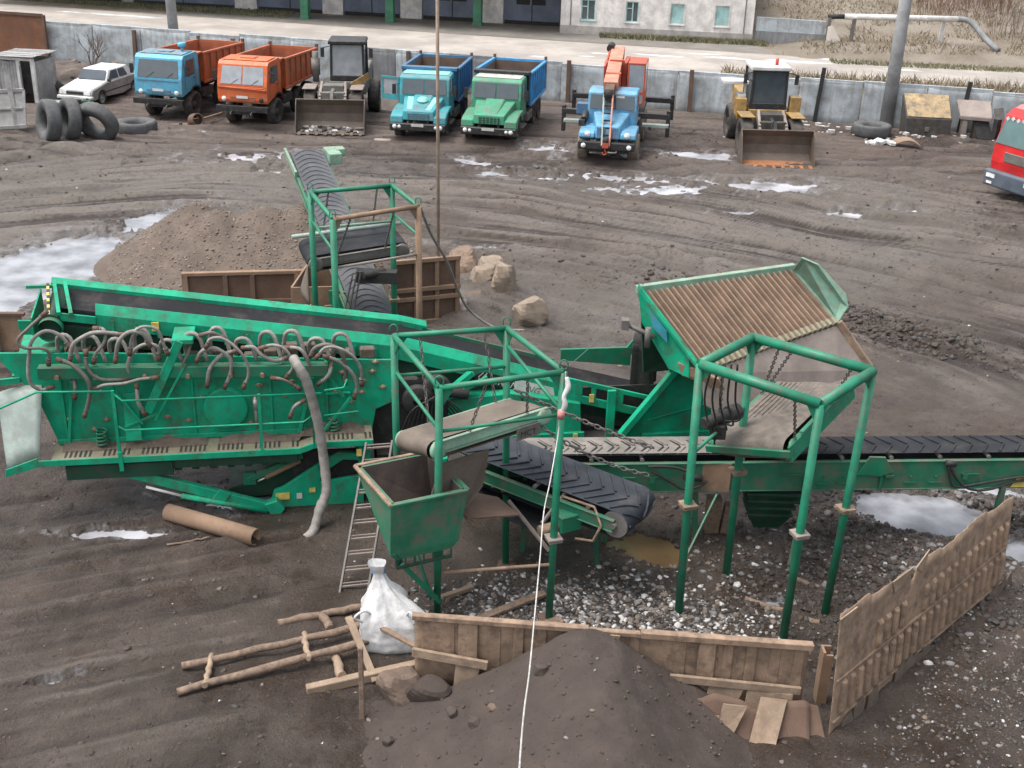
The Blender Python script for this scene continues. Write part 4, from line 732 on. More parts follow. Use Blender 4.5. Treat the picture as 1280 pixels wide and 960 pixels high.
# ================================================================ hanging belt separators
def stadium(L, r, n=8):
    P = []
    for k in range(n+1): t = math.pi/2+math.pi*k/n; P.append((r*math.cos(t), r*math.sin(t)))
    for k in range(n+1): t = -math.pi/2+math.pi*k/n; P.append((L+r*math.cos(t), r*math.sin(t)))
    return P
def overbelt(name, label, P, e1, e2, r, mbelt, mrail, hang, cleats=0, front_bar=False):
    P, e1, e2 = V3(P), V3(e1), V3(e2); L = e1.length; d1 = e1.normalized(); up = d1.cross(e2).normalized(); up = up if up.z > 0 else -up
    c = P+e1/2+e2/2; o = thing(name, label, 'magnetic separator', (c.x, c.y, c.z-r), 0)
    st_ = stadium(L, r, 10); mb = MB(); vs = []
    for (x, z) in st_:
        for k in range(7): s = .06+.88*k/6; vs.append(P+d1*x+up*(z+.015*math.sin(k*1.3+x*2))+e2*s)
    n = len(st_); mb.add(vs, [(i*7+k, i*7+k+1, ((i+1) % n)*7+k+1, ((i+1) % n)*7+k) for i in range(n) for k in range(6)], True)
    for i in range(cleats):
        x = L*(i+.5)/cleats; mb.bar(P+d1*x+up*(r+.012)+e2*.08, P+d1*(x+.28)+up*(r+.012)+e2*.5, .045, .03); mb.bar(P+d1*(x+.28)+up*(r+.012)+e2*.5, P+d1*x+up*(r+.012)+e2*.92, .045, .03)
    mb.build('belt', mbelt, o, True)
    for s in (0, 1):
        q = P+e2*s; mb = MB(); sg = -1 if s == 0 else 1
        mb.bar(q+d1*-.05+up*.05, q+d1*(L+.1)+up*.05, .05, .16, up); mb.bar(q+d1*-.05+up*-.06, q+d1*(L+.1)+up*-.06, .02, .05, up); mb.bar(q+d1*-.05+up*.14, q+d1*(L+.1)+up*.14, .09, .02, up)
        rl = mb.build('side_rail', mrail, o, True, bevel=.005)
        for x in (0, L): mb = MB(); mb.lathe([(0, .06), (r*.6, .06), (r*.92, .04), (r*.92, -.02)], q+d1*x, e2.normalized()*sg, 20); mb.build('drum_end', mrail, o, True)
    mb = MB(); mb.hexa([P+d1*L*.22+e2*.12-up*r*.8, P+d1*L*.22+e2*.88-up*r*.8, P+d1*L*.75+e2*.88-up*r*.8, P+d1*L*.75+e2*.12-up*r*.8, P+d1*L*.22+e2*.12+up*r*.8, P+d1*L*.22+e2*.88+up*r*.8, P+d1*L*.75+e2*.88+up*r*.8, P+d1*L*.75+e2*.12+up*r*.8]); mb.build('magnet_block', M['dark'], o, True)
    if front_bar:
        mb = MB(); mb.bar(P-d1*(r+.03)+e2*-.05+up*.02, P-d1*(r+.03)+e2*1.05+up*.02, .06, .13, up); mb.build('end_bar', mrail, o, True, bevel=.006)
    for (x, s, tp) in hang:
        a = P+d1*L*x+e2*s+up*.15; mb = MB(); chain_mb(mb, a, tp, 0, .10, .010, .026); mb.build('hanging_chain', M['steel_grey'], o, True)
    return o
s2 = overbelt('belt_separator', 'short dusty belt separator slung on chains over the dump bin', (-1.19, 17.75, 3.28), (1.75, .95, .22), (-.64, .75, -.2), .17, M['rubber_brown'], M['green_pale'],
    [(.3, 0, (-.4, 17.6, 4.6)), (.85, 0, (.25, 17.72, 4.68)), (.25, 1, (-1.6, 19.2, 4.7)), (.9, 1, (-.5, 19.45, 4.7))])
ax_ = Vector((1.75, .95, .22)).normalized(); uz = Vector((0, 0, 1)); 
mb = MB(); mb.plate([(.12, 18.39, 3.40), (.52, 18.60, 3.45), (.52, 18.60, 3.22), (.12, 18.39, 3.17)], .03); bk = mb.build('bracket', M['steel_grey'], s2, True)
text_mesh('MCT', .15, M['black'], bk, MW[s2.name].inverted() @ Vector((.17, 18.375, 3.24)), (.88, .47, .10), (0, .1, 1))
mb = MB(); mb.cyl((-1.25, 17.85, 3.05), (-1.05, 18.2, 3.05), .03, 8)
mb = MB(); mb.plate([(-1.15, 17.9, 2.95), (-.35, 18.3, 3.05), (-.45, 18.35, 2.3), (-.8, 18.05, 1.9), (-1.25, 17.75, 1.75), (-1.3, 17.8, 2.4)], .02); mb.build('rubber_flap', M['rubber_brown'], s2, True)
M['sep_belt'] = mat('worn_separator_belt', (.13, .115, .10), .8, 0, .6, (.20, .155, .12), 2.5, .2, .2, streak=.5, streakcol=(.05, .045, .04))
s3 = overbelt('belt_separator', 'big tilted separator with a brown belt, hung inside the right pipe frame', (4.85, 18.5, 3.12), (1.30, 1.72, .28), (-1.18, .72, -.3), .2, M['sep_belt'], M['green_mid'],
    [(.05, 0, (4.45, 17.3, 4.68)), (.05, 1, (3.4, 17.95, 4.8)), (.8, 1, (4.55, 19.1, 4.8)), (.7, 0, (5.6, 18.3, 4.8)), (.85, 1, (4.75, 18.95, 4.8))], 0, True)
S3P, S3A, S3B = Vector((4.85, 18.5, 3.12)), Vector((1.30, 1.72, .28)), Vector((-1.18, .72, -.3)); S3U = S3A.cross(S3B).normalized(); S3U = S3U if S3U.z > 0 else -S3U
mb = MB()
for k in range(9): q = S3B*(.34+.065*k); mb.bar(S3P+q+S3A*(.25+.04*(8-k))+S3U*.206, S3P+q+S3A*1.0+S3U*.206, .016, .014)
mb.build('belt_ridges', M['sep_belt'], s3, True)
mb = MB(); mb.bar(S3P-S3B*.03+S3A*-.1+S3U*.0, S3P-S3B*.03+S3A*1.08+S3U*.0, .05, .30, S3U); mb.bar(S3P-S3B*.05+S3A*.1+S3U*.22, S3P-S3B*.05+S3A*1.12+S3U*.26, .08, .03, S3U); mb.build('outer_rail', M['green_frame'], s3, True, bevel=.006)
mb = MB(); mb.cyl((3.3, 18.6, 3.5), (3.75, 18.9, 3.55), .11, 14); mb.cyl((3.75, 18.9, 3.55), (3.95, 19.05, 3.55), .15, 14); mb.bx(3.45, 3.7, 18.6, 18.9, 3.2, 3.45); mb.build('gearmotor', M['dark'], s3, True, bevel=.01)
for k in range(5): MB().tube([(3.3+.1*k, 18.3, 4.75), (3.25+.13*k, 18.5, 4.0), (3.5+.1*k, 18.6, 3.2+.1*k), (3.6, 18.75, 3.5)], .018, 6, 0, 5).build('cable', M['dark'], s3, True)
s1 = overbelt('belt_separator', 'black belt separator hung in the rear pipe frame beside the gravel mound', (-4.87, 28.0, 2.95), (2.0, 1.15, .05), (-.5, 1.5, 0), .2, M['rubber'], M['steel_grey'],
    [(.25, 0, (-3.7, 26.0, 4.75)), (.8, 0, (-2.8, 26.6, 4.75)), (.2, 1, (-4.5, 28.0, 4.75)), (.8, 1, (-3.4, 28.5, 4.75))])
mb = MB(); mb.grid(lambda u, v: (-5.05-.35*math.sin(u*1.6)*v-.1*u, 27.9+1.4*u, 2.95-1.05*v), 8, 6); mb.build('rubber_apron', M['rubber_brown'], s1, True, solid=.025)
mb = MB(); mb.cyl((-5.6, 28.9, 3.35), (-3.0, 30.2, 3.4), .055, 10); mb.build('cross_bar', M['galv'], s1, True)
mb = MB(); mb.bx(-3.9, -2.9, 28.0, 28.3, 2.5, 2.8); mb.cyl((-3.7, 27.9, 2.75), (-3.2, 28.2, 2.75), .1, 12); mb.build('gearmotor', M['dark'], s1, True, bevel=.01)
for k in range(3): MB().tube([(-3.95+.09*k, 27.9, 2.8), (-4.15+.12*k, 27.2, 1.6), (-3.95+.14*k, 27.0, .9), (-3.7+.1*k, 27.3, .7)], .022, 6, 0, 5).build('cable', M['dark'], s1, True)

# ================================================================ belt conveyors
def belt_conveyor(name, label, A0, B0, wid, mbelt, mframe, cleats, cpat='v', frame_h=.3, drop=.12, pitch=.2, cl_h=.03, legs=(), cmat=None, sides=True, tail=.16, head=.16):
    A0, B0 = V3(A0), V3(B0); d = (B0-A0).normalized(); sd_ = d.cross(Vector((0, 0, 1))).normalized(); up = sd_.cross(d); L = (B0-A0).length
    o = thing(name, label, 'conveyor', ((A0.x+B0.x)/2, (A0.y+B0.y)/2, 0), 0)
    st_ = stadium(L, head, 10); mb = MB(); K = 8; vs = []
    for x, z in st_:
        sag = 0 if z > 0 else -.05*math.sin(math.pi*min(1, max(0, x/L)))
        for k in range(K+1): q = (k/K-.5)*2; vs.append(A0+d*x+up*(z-head+sag+(.035*(q*q-.3) if z > 0 and 0 < x < L else 0))+sd_*(q*wid/2))
    # extra subdivisions along the top are not needed: the belt is straight between the drums
    n = len(st_); mb.add(vs, [(i*(K+1)+k, i*(K+1)+k+1, ((i+1) % n)*(K+1)+k+1, ((i+1) % n)*(K+1)+k) for i in range(n) for k in range(K)], True)
    def top(x, q): # point on outer belt surface, x may pass round the head drum
        if x <= L: return A0+d*x+up*.012+sd_*(q*wid/2), up
        t = (x-L)/head; return A0+d*(L+math.sin(t)*(head+.012))+up*((math.cos(t)-1)*head+.012*math.cos(t))+sd_*(q*wid/2), (up*math.cos(t)+d*math.sin(t))
    x = .1
    xm = L+head*2.2
    while x < xm:
        if cpat == 'v':
            for sg in (-1, 1):
                seg = [top(x+.30*wid*(1-q)*1.0, sg*(.06+.86*q)) for q in (0, .25, .5, .75, 1)]
                for (p, u_), (p2, u2) in zip(seg, seg[1:]): mb.bar(p, p2, .035, cl_h, u_)
        elif cpat == 'arc':
            seg = [top(x+.32*wid*(1-q*q), q*.86) for q in np.linspace(-1, 1, 9)]
            for (p, u_), (p2, u2) in zip(seg, seg[1:]): mb.bar(p, p2, .03, cl_h, u_)
        x += pitch
    mb.build('belt', mbelt, o, True)
    if sides:
        for s in (-1, 1):
            q0 = A0+sd_*s*(wid/2+.03)-up*(drop); q1 = B0+sd_*s*(wid/2+.03)-up*(drop); mb = MB()
            mb.bar(q0-up*frame_h/2, q1-up*frame_h/2, .04, frame_h, up); mb.bar(q0, q1, .10, .02, up); mb.bar(q0-up*frame_h, q1-up*frame_h, .10, .02, up); mb.build('side_beam', mframe, o, True, bevel=.005)
    k = int(L/.9)
    for i in range(k): c = A0+d*(L*(i+.5)/k)-up*(drop*.65); MB().cyl(c-sd_*wid*.52, c+sd_*wid*.52, .04, 8).build('idler_roller', M['steel_grey'], o, True)
    for c, r_ in ((A0-up*head, head-.015), (B0-up*head, head-.015)):
        mb = MB(); mb.cyl(c-sd_*wid*.5, c+sd_*wid*.5, r_, 20); mb.cyl(c-sd_*(wid*.5+.08), c+sd_*(wid*.5+.08), .05, 10); mb.build('drum', M['steel_grey'], o, True)
    for a, b, w_ in legs: MB().bar(a, b, w_, w_).build('support_leg', M['green_old'], o, True, bevel=.006)
    return o, d, sd_, up
# level conveyor running off to the right
mc, d_, s_, u_ = belt_conveyor('belt_conveyor', 'level belt conveyor on a long dull green beam running off to the right', (-.9, 20.27, 2.02), (11.6, 21.33, 2.02), .72, [M['rubber']], M['green_old'], 1, 'v', .6, .14, .32, .03,
    legs=[((5.65, 20.2, 1.35), (5.35, 19.55, 0), .08), ((1.9, 20.2, 1.3), (1.9, 20.4, 0), .1), ((3.6, 20.5, 1.3), (3.7, 20.6, 0), .1), ((9.6, 20.7, 1.3), (9.6, 20.9, 0), .1), ((3.95, 20.1, 1.3), (3.2, 19.0, .3), .04)])
# dust-covered left half of its belt: a skin of dried mud lying on the rubber
mb = MB(); 
def dst(u, v):
    x = -.6+5.0*u-(.35*v*(1-v) if u > .9 else 0); q = (v-.5)*2; c = Vector((-.9, 20.27, 2.02))+d_*(x+.9)+u_*(.022+.035*(q*q-.3))+s_*(-q*.345); return c
mb.grid(dst, 40, 6)
x = .2
while x < 5.2:
    for sg in (-1, 1):
        seg = [Vector((-.9, 20.27, 2.02))+d_*(x+.2*(1-q))+u_*.03+s_*(sg*(.03+.3*q)) for q in (0, .5, 1)]
        for p, p2 in zip(seg, seg[1:]): mb.bar(p, p2, .05, .028, u_)
    x += .32
mb.build('dried_mud', M['rubber_dusty'], mc, True)
nb_ = Vector((0, -1, 0)); fy = lambda x: 20.27+.0848*(x+.9)-.42
mb = MB(); mb.bx(3.55, 4.2, fy(3.9)-.012, fy(3.9)+.0, 1.27, 1.88); mb.build('brown_patch', M['rust'], mc, True)
mb = MB(); X = 7.0; mb.prism([(X-.35, fy(X)-.05, 1.6), (X-.15, fy(X)-.05, 2.0), (X+.15, fy(X)-.05, 2.0), (X+.35, fy(X)-.05, 1.68), (X+.1, fy(X)-.05, 1.58)], (0, .05, 0)); mb.bx(X+.12, X+.17, fy(X)-.03, fy(X), 1.27, 1.8); mb.bx(X+.2, X+.38, fy(X)-.04, fy(X), 1.55, 1.62); mb.build('hinge_bracket', M['green_mid'], mc, True, bevel=.01)
mb = MB(); mb.bx(5.2, 5.6, fy(5.4)-.06, fy(5.4), 1.62, 1.65); mb.bx(5.62, 5.65, fy(5.4)-.05, fy(5.4), 1.3, 1.65)
for a in (5.9, 6.3, 7.6, 8.1): mb.bar((a, fy(a)-.01, 1.42), (a+.25, fy(a+.25)-.01, 1.42), .015, .03); mb.box((a+.12, fy(a), 1.55), (.03, .03, .03))
for a in (2.2, 2.8, 8.9): mb.box((a, fy(a)-.02, 1.6), (.35, .03, .02), .05); mb.box((a-.1, fy(a)-.03, 1.55), (.1, .05, .12))
mb.build('beam_fitting', M['green_mid'], mc, True)
for pts in ([(8.4, 1.82), (8.5, 1.5), (8.65, 1.35), (9.3, 1.45), (9.95, 1.55), (10.6, 1.5)], [(8.42, 1.85), (8.6, 1.55), (8.9, 1.3), (9.3, 1.28), (9.8, 1.45), (10.4, 1.52)], [(2.7, 1.75), (3.1, 1.5), (3.3, 1.38), (3.6, 1.42), (3.75, 1.55)], [(2.6, 1.86), (3.1, 1.84), (3.45, 1.7)]):
    MB().tube([(x_, fy(x_)-.07, z_) for x_, z_ in pts], .025, 8, 0, 5).build('hydraulic_hose', M['dark'], mc, True)
mb = MB(); mb.cyl((3.3, fy(3.4)-.02, 1.62), (3.65, fy(3.4)-.02, 1.58), .07, 12); mb.cyl((8.35, fy(8.4)-.05, 1.86), (8.55, fy(8.4)-.05, 1.84), .06, 12); mb.build('hose_port', M['dark'], mc, True)
mb = MB(); mb.plate([(9.75, fy(9.8)-.02, 1.3), (11, fy(11)-.02, 1.3), (11, fy(11)-.02, 1.5), (9.85, fy(9.8)-.02, 1.5)], .01); mb.build('faded_decal', M['yellow_label'], mc, True)
mb = MB()   # transfer chute below the beam
mb.hexa([(4.72, 20.55, .5), (5.5, 20.6, .5), (5.5, 21.2, .5), (4.72, 21.15, .5), (4.6, 20.45, 1.3), (5.62, 20.5, 1.3), (5.62, 21.3, 1.3), (4.6, 21.25, 1.3)])
for k in range(4): z_ = .62+.17*k; w_ = .03*k; mb.bx(4.68-w_, 5.55+w_, 20.48-w_, 21.2, z_, z_+.05)
mb.hexa([(4.85, 20.65, .28), (5.35, 20.65, .28), (5.35, 21.1, .28), (4.85, 21.1, .28), (4.74, 20.57, .5), (5.48, 20.6, .5), (5.48, 21.15, .5), (4.74, 21.1, .5)]); mb.bx(5.3, 5.75, 20.6, 20.9, .85, 1.25); mb.build('transfer_chute', M['green_dark'], mc, True)
# inclined conveyor toward the viewer with the blue-black chevron belt
cc, d2, s2_, u2 = belt_conveyor('belt_conveyor', 'short chevron belt conveyor, blue-black, ending over the brown puddle', (-.65, 20.25, 2.2), (2.15, 18.62, 1.98), 1.12, [mat('blue_black_belt', (.036, .042, .053), .6, 0, .3, (.08, .075, .07), 1.5, .08, .08, spec=.25)], M['green_old'], 1, 'v', .22, .16, .25, .04, head=.26)
mb = MB(); mb.box((1.05, 18.55, 1.55), (.42, .34, .3), .5); mb.box((1.05, 18.55, 1.72), (.46, .38, .03), .5); gx = mb.build('gearbox', M['green_mid'], cc, True, bevel=.015)
mb = MB(); mb.cyl((.92, 18.47, 1.5), (.55, 18.3, 1.47), .09, 14); mb.build('motor', M['tan_steel'], cc, True); MB().tube([(.95, 18.7, 1.95), (1.5, 18.35, 1.95), (1.62, 18.15, 1.7), (1.5, 18.2, 1.35), (1.2, 18.35, 1.3)], .025, 8).build('guard_rail', M['tan_steel'], cc, True)
mb = MB(); mb.bar((.6, 18.5, 1.5), (1.0, 18.8, 1.95), .05, .05); mb.bar((.0, 19.1, 1.6), (.75, 18.4, 1.0), .05, .05); mb.bar((-.3, 19.4, 1.95), (-.3, 19.4, 1.7), .05, .05); mb.build('strut', M['plate_grey'], cc, True)
mb = MB(); mb.grid(lambda u, v: Vector((-.9, 19.6, 1.72))+Vector((1.55, -1.0, -.45))*u+Vector((.5, .75, 0))*v+Vector((0, 0, -.22*math.sin(math.pi*u))), 12, 4); mb.build('sagging_return_belt', M['rubber'], cc, True, solid=.02)
mb = MB(); mb.bar((.3, 19.9, 1.9), (.3, 19.9, 0), .09, .09); mb.bar((1.6, 19.2, 1.75), (1.7, 19.5, 0), .08, .08); mb.build('support_leg', M['green_old'], cc, True)
# stockpile conveyor behind
rc, d3, s3_, u3 = belt_conveyor('belt_conveyor', 'narrow stockpile conveyor with a ribbed grey belt rising past the rear pipe frame', (-3.30, 28.4, .9), (-6.65, 37.45, 3.45), 1.02, [mat('grey_rib_belt', (.075, .08, .09), .7, 0, .3, (.12, .11, .10), 1.2, .1, .08)], M['green_old'], 1, 'arc', .2, .1, .26, .014,
    legs=[((-5.9, 34.8, 2.5), (-5.6, 34.8, 0), .1), ((-5.0, 34.8, 2.5), (-5.3, 34.8, 0), .1)])
hd = Vector((-6.65, 37.45, 3.45)); mb = MB(); mb.box(hd+s3_*.75-d3*.35+u3*.0, (.4, 1.0, .34), math.atan2(-d3.x, d3.y)); mb.box(hd+s3_*1.0-d3*.2+u3*.05, (.3, .4, .25), math.atan2(-d3.x, d3.y)); mb.build('gearbox', M['green_pale'], rc, True, bevel=.02)
mb = MB(); mb.bar(hd-s3_*.6-d3*1.4, hd-s3_*.66+d3*.15, .07, .16); mb.build('guard', M['green_pale'], rc, True)
mb = MB(); mb.grid(lambda u, v: Vector((-3.2, 29.6, .45))+Vector((-2.9, 7.3, 1.75))*u+s3_*(v-.5)*1.0+Vector((0, 0, -.25*math.sin(math.pi*u))), 12, 3); mb.build('return_belt', M['dark'], rc, True, solid=.02)

# ================================================================ dump bin, ladder, bag
bn = thing('dump_bin', 'open green steel bin with a dark dirty inside, next to the white bag', 'steel bin', (-1.6, 17.6, 0))
t0, t1, t2, t3 = map(V3, ((-2.66, 18.35, 2.62), (-1.90, 17.02, 2.62), (-.68, 17.62, 2.62), (-1.42, 18.98, 2.62)))
cen = (t0+t1+t2+t3)/4
def lo_(t, z, k): return Vector((cen.x+(t.x-cen.x)*k, cen.y+(t.y-cen.y)*k, z))
b1 = [Vector((-2.25, 18.15, 1.75)), Vector((-1.93, 17.05, 1.66)), Vector((-.82, 17.6, 1.66)), Vector((-1.3, 18.75, 1.75))]
b2 = [Vector((-2.1, 17.95, 1.62)), Vector((-1.84, 17.12, 1.52)), Vector((-.95, 17.56, 1.52)), Vector((-1.25, 18.4, 1.6))]
mb = MB(); tp = [t0, t1, t2, t3]
for i in range(4):
    j = (i+1) % 4
    for A_, B_ in ((tp, b1), (b1, b2)):
        inn = [(cen.x, cen.y)]; P = [A_[i], A_[j], B_[j], B_[i]]; nrm = (P[1]-P[0]).cross(P[3]-P[0]).normalized(); cc_ = Vector((cen.x, cen.y, P[0].z))-P[0]
        if nrm.dot(cc_) < 0: nrm = -nrm
        nrm.z = 0; vs = [p for p in P]+[p+nrm.normalized()*.09 for p in P]; mb.add(vs, [(0, 1, 2, 3), (0, 4, 5, 1)], False, 0); mb.add([v for v in vs[4:]], [(3, 2, 1, 0)], False, 1)
mb.add([b2[0], b2[1], b2[2], b2[3]], [(0, 1, 2, 3)], False, 1)
M['bin_in'] = mat('dark_bin_inside', (.055, .042, .038), .85, 0, .5, (.11, .075, .055), 1.6, .1, .2)
mb.build('body', [M['green_old'], M['bin_in']], bn, True)
mb = MB()
for i in range(4): mb.bar(tp[i], tp[(i+1) % 4], .07, .05, mi=0 if i in (1, 2) else 1)
mb.build('rim', [M['green_old'], M['tan_steel']], bn, True, bevel=.008)
mb = MB()
for i in range(7): q = b2[1].lerp(b2[2], i/6); mb.bar(q, q+Vector((0, 0, -.14)), .03, .03)
mb.bar(b2[1]+Vector((0, 0, -.15)), b2[2]+Vector((0, 0, -.15)), .05, .04); mb.build('spout_grille', M['green_dark'], bn, True)
mb = MB(); mb.bar((-1.75, 17.25, 1.35), (-1.15, 17.68, .35), .09, .09); mb.bar((-2.1, 18.1, 1.7), (-2.0, 19.1, 1.7), .08, .08); mb.bar((-1.0, 17.6, 1.62), (-1.2, 17.68, 1.62), .08, .06); mb.build('strut', GF, bn, True)
mb = MB(); mb.plate([(-.7, 17.7, 2.0), (.2, 18.3, 1.75), (-.2, 18.9, 1.75), (-1.2, 18.8, 2.0)], .03); mb.build('spill_plate', M['rust_dark'], bn, True)
ld = thing('ladder', 'grey metal ladder leaning up behind the dump bin', 'ladder', (-2.85, 18.4, 0))
la, lb_ = Vector((-3.0, 18.25, .0)), Vector((-2.72, 20.35, 2.05)); lw = Vector((.5, .12, 0))
for s in (0, 1): MB().bar(la+lw*s, lb_+lw*s*.96, .035, .07).build('stile', M['steel_grey'], ld, True)
mb = MB()
for i in range(10): q = la.lerp(lb_, (i+.6)/10); mb.bar(q, q+lw*.98, .035, .03); mb.bar(q+Vector((0, .03, .05)), q+lw*.98+Vector((0, .03, .05)), .02, .02)
mb.build('rungs', M['plate_grey'], ld, True)
bg_ = thing('bulk_bag', 'crumpled white bulk bag with a gathered neck standing by the dump bin', 'bag', (-1.95, 16.95, 0))
mb = MB(); N_ = 72; K_ = 40; vs = []; z_top = 1.52
for j in range(K_+1):
    v = j/K_; z_ = z_top*v
    r_ = float(np.interp(z_, [0, .02, .10, .30, .55, .75, .95, 1.10, 1.25, 1.36, 1.44, 1.52], [.30, .50, .57, .57, .50, .42, .30, .19, .12, .085, .13, .16]))
    for k in range(N_):
        t = 2*math.pi*k/N_; tt = t if t < math.pi else t-2*math.pi
        cr = abs(math.sin(3.5*t+.9+.5*math.sin(2.3*z_)))+.6*abs(math.sin(6.5*t+2.1*z_)); nz = float(fbm(np.array([3.1*math.cos(t)+5, ]), np.array([3.1*math.sin(t)+4.2*z_]), 4, 17, .6)[0])-.5
        q = 1+(.16*(cr/1.6-.5)+.34*nz)*min(1, .35+1.1*z_)*(1 if z_ < 1.3 else .5)
        q += .38*math.exp(-((tt+.12)/.5)**2)*math.exp(-((z_-.62)/.22)**2)
        sq = 1/(max(abs(math.cos(t)), abs(math.sin(t)))**.45)*.94; lean = max(0, z_-.3)*.19
        vs.append((-1.92+r_*q*sq*math.cos(t)-lean, 16.95+r_*q*sq*math.sin(t)*.88+.08*max(0, z_-.6), .01+z_+.05*nz*(z_ < 1.3)))
mb.add(vs, [(j*N_+k, j*N_+(k+1) % N_, (j+1)*N_+(k+1) % N_, (j+1)*N_+k) for j in range(K_) for k in range(N_)], True); mb.build('sack', M['plastic_white'], bg_, True)
for s_ in (-1, 1): MB().tube([(-1.92+.42*s_, 16.62, .62), (-1.98+.5*s_, 16.55, .75), (-1.95+.38*s_, 16.6, .86), (-1.92+.28*s_, 16.68, .74)], .022, 6, 0, 4).build('lifting_strap', M['plastic_white'], bg_, True)
mb = MB(); mb.tube([(-2.13+.10*math.cos(t), 17.04+.09*math.sin(t), 1.34) for t in np.linspace(0, 6.28, 14)], .018, 6); mb.build('blue_tie', mat('blue_tie', (.06, .22, .5), .6, 0, 0, dust=0), bg_, True)
# ================================================================ steel sheet walls in front
fw = thing('steel_wall', 'low tan steel tailgate wall holding back the dark soil heap in the foreground', 'steel wall', (1.6, 15.47, 0))
fY = lambda x: 15.7-.0753*(x+1.42)
TS = M['tan_steel']
def frag(mb, x0, x1, z0, z1, off, t): mb.hexa([(x0, fY(x0)+off, z0), (x1, fY(x1)+off, z0), (x1, fY(x1)+off+t, z0), (x0, fY(x0)+off+t, z0), (x0, fY(x0)+off, z1), (x1, fY(x1)+off, z1), (x1, fY(x1)+off+t, z1), (x0, fY(x0)+off+t, z1)])
mb = MB(); nx, nz = 90, 8
def fsheet(u, v):
    x = -1.42+6.1*u; z = .1+1.3*v
    return (x, fY(x)+.05+.02*math.sin(x*2.1)*v+.012*math.sin(x*7), z)
mb.grid(fsheet, nx, nz); mb.build('sheet', TS, fw, True, solid=.012)
mb = MB(); frag(mb, -1.45, 1.3, 1.38, 1.47, -.06, .12); frag(mb, 1.3, 2.1, 1.35, 1.43, -.04, .1); frag(mb, 2.1, 4.72, 1.36, 1.47, -.07, .13); mb.build('top_rail', M['tan_steel'], fw, True, bevel=.01)
for x0, w_ in ((-.72, .30), (3.0, .26)): mb = MB(); frag(mb, x0, x0+w_, .1, 1.39, -.045, .06); mb.build('post', TS, fw, True, bevel=.008)
mb = MB()
for x in np.arange(-1.3, 4.6, .36):
    if -.8 < x < -.4 or 2.95 < x < 3.3: continue
    frag(mb, x, x+.16, .6 if x > 2 else .55, 1.37, .025, .03)
mb.build('pressed_ribs', TS, fw, True, bevel=.008)
mb = MB(); mb.bar((-1.45, fY(-1.45)-.05, .78), (-.25, fY(-.2)-.12, .68), .06, .16); mb.bar((2.25, fY(2.2)-.12, .72), (4.62, fY(4.6)-.05, .60), .06, .14); mb.build('lower_rail', M['wood_pale'], fw, True, bevel=.01)
mb = MB()
for pts in ([(-.75, .72), (-.35, .70), (-.45, .2), (-.8, .1)], [(1.62, 1.38), (1.78, 1.38), (1.77, 1.05), (1.7, .98), (1.6, 1.1)], [(2.62, .62), (2.95, .60), (2.85, .30), (2.6, .28)], [(3.2, .60), (3.75, .58), (3.6, .2), (3.15, .16)], [(3.8, .58), (4.5, .55), (4.5, .15), (3.75, .12)]):
    mb.plate([(x, fY(x)-.06-.2*(.7-min(.7, z)), z) for x, z in pts], .025)
mb.build('torn_flap', M['wood_pale'], fw, True, bevel=.005)
pn2 = thing('rusty_sheet', 'curled rusty sheet lying at the foot of the low tan wall, at its right end', 'metal sheet', (3.9, 14.8, 0))
mb = MB(); mb.grid(lambda u, v: (2.75+1.95*u, 15.02-.1*u-.34*(1-v)+.03*math.sin(u*9), .0+.60*v+.05*math.sin(u*7)-.12*max(0, math.sin(u*13))*v), 24, 6); mb.build('sheet', M['rust_dark'], pn2, True, solid=.02)
for q in ([(3.35, 14.80, .62), (3.72, 14.78, .60), (3.50, 14.62, .12), (3.28, 14.66, .10)], [(2.6, 14.9, .5), (2.95, 14.88, .48), (2.9, 14.75, .2), (2.55, 14.78, .22)]): MB().plate(q, .03).build('flap', M['wood_pale'], pn2, True)
for i, (q, m_) in enumerate((([(2.25, 15.05, .62), (2.6, 15.0, .6), (2.45, 14.62, .05), (2.15, 14.7, .05)], 'tan_steel'), ([(3.95, 14.95, .66), (4.35, 14.92, .64), (4.15, 14.5, .02), (3.75, 14.55, .0)], 'wood_pale'), ([(4.3, 15.0, .6), (4.85, 14.98, .5), (4.95, 14.7, .1), (4.4, 14.6, .0)], 'rust_dark'), ([(3.0, 14.82, .42), (3.32, 14.8, .40), (3.3, 14.55, .05), (2.92, 14.6, .03)], 'tan_steel'))):
    one_ = MB().plate(q, .03).build('broken_board', M[m_], fw, True)
tw = thing('steel_wall', 'tall tan ribbed steel side wall with a torn top edge on the right', 'steel wall', (7.1, 16.8, 0))
wa, wb = Vector((5.03, 14.79, 0)), Vector((9.15, 18.95, 0)); wd = (wb-wa).normalized(); wn = Vector((wd.y, -wd.x, 0)); WL = (wb-wa).length
def wp(s, z, o=0): return wa+wd*s+wn*(o-.06*z)+Vector((0, 0, z))
def topz(s):
    b = 2.24-.035*s; j = .02*math.sin(s*2.1)+.012*math.sin(s*9.3+1)-(.07 if 3.1 < s < 3.6 else 0)+(.05 if 4.3 < s < 4.7 else 0)
    if 2.05 < s < 2.35: j -= .32*(1-abs(s-2.2)/.15)
    if .9 < s < 1.7: j += -.06
    if s > 4: j += .03
    return b+j
mb = MB(); mb.grid(lambda u, v: wp(WL*u, -.05+(topz(WL*u)+.05)*v, .008*math.sin(u*9+v*3)+.004*math.sin(u*31)), 110, 12); mb.build('sheet', TS, tw, True, solid=.014)
mb = MB()
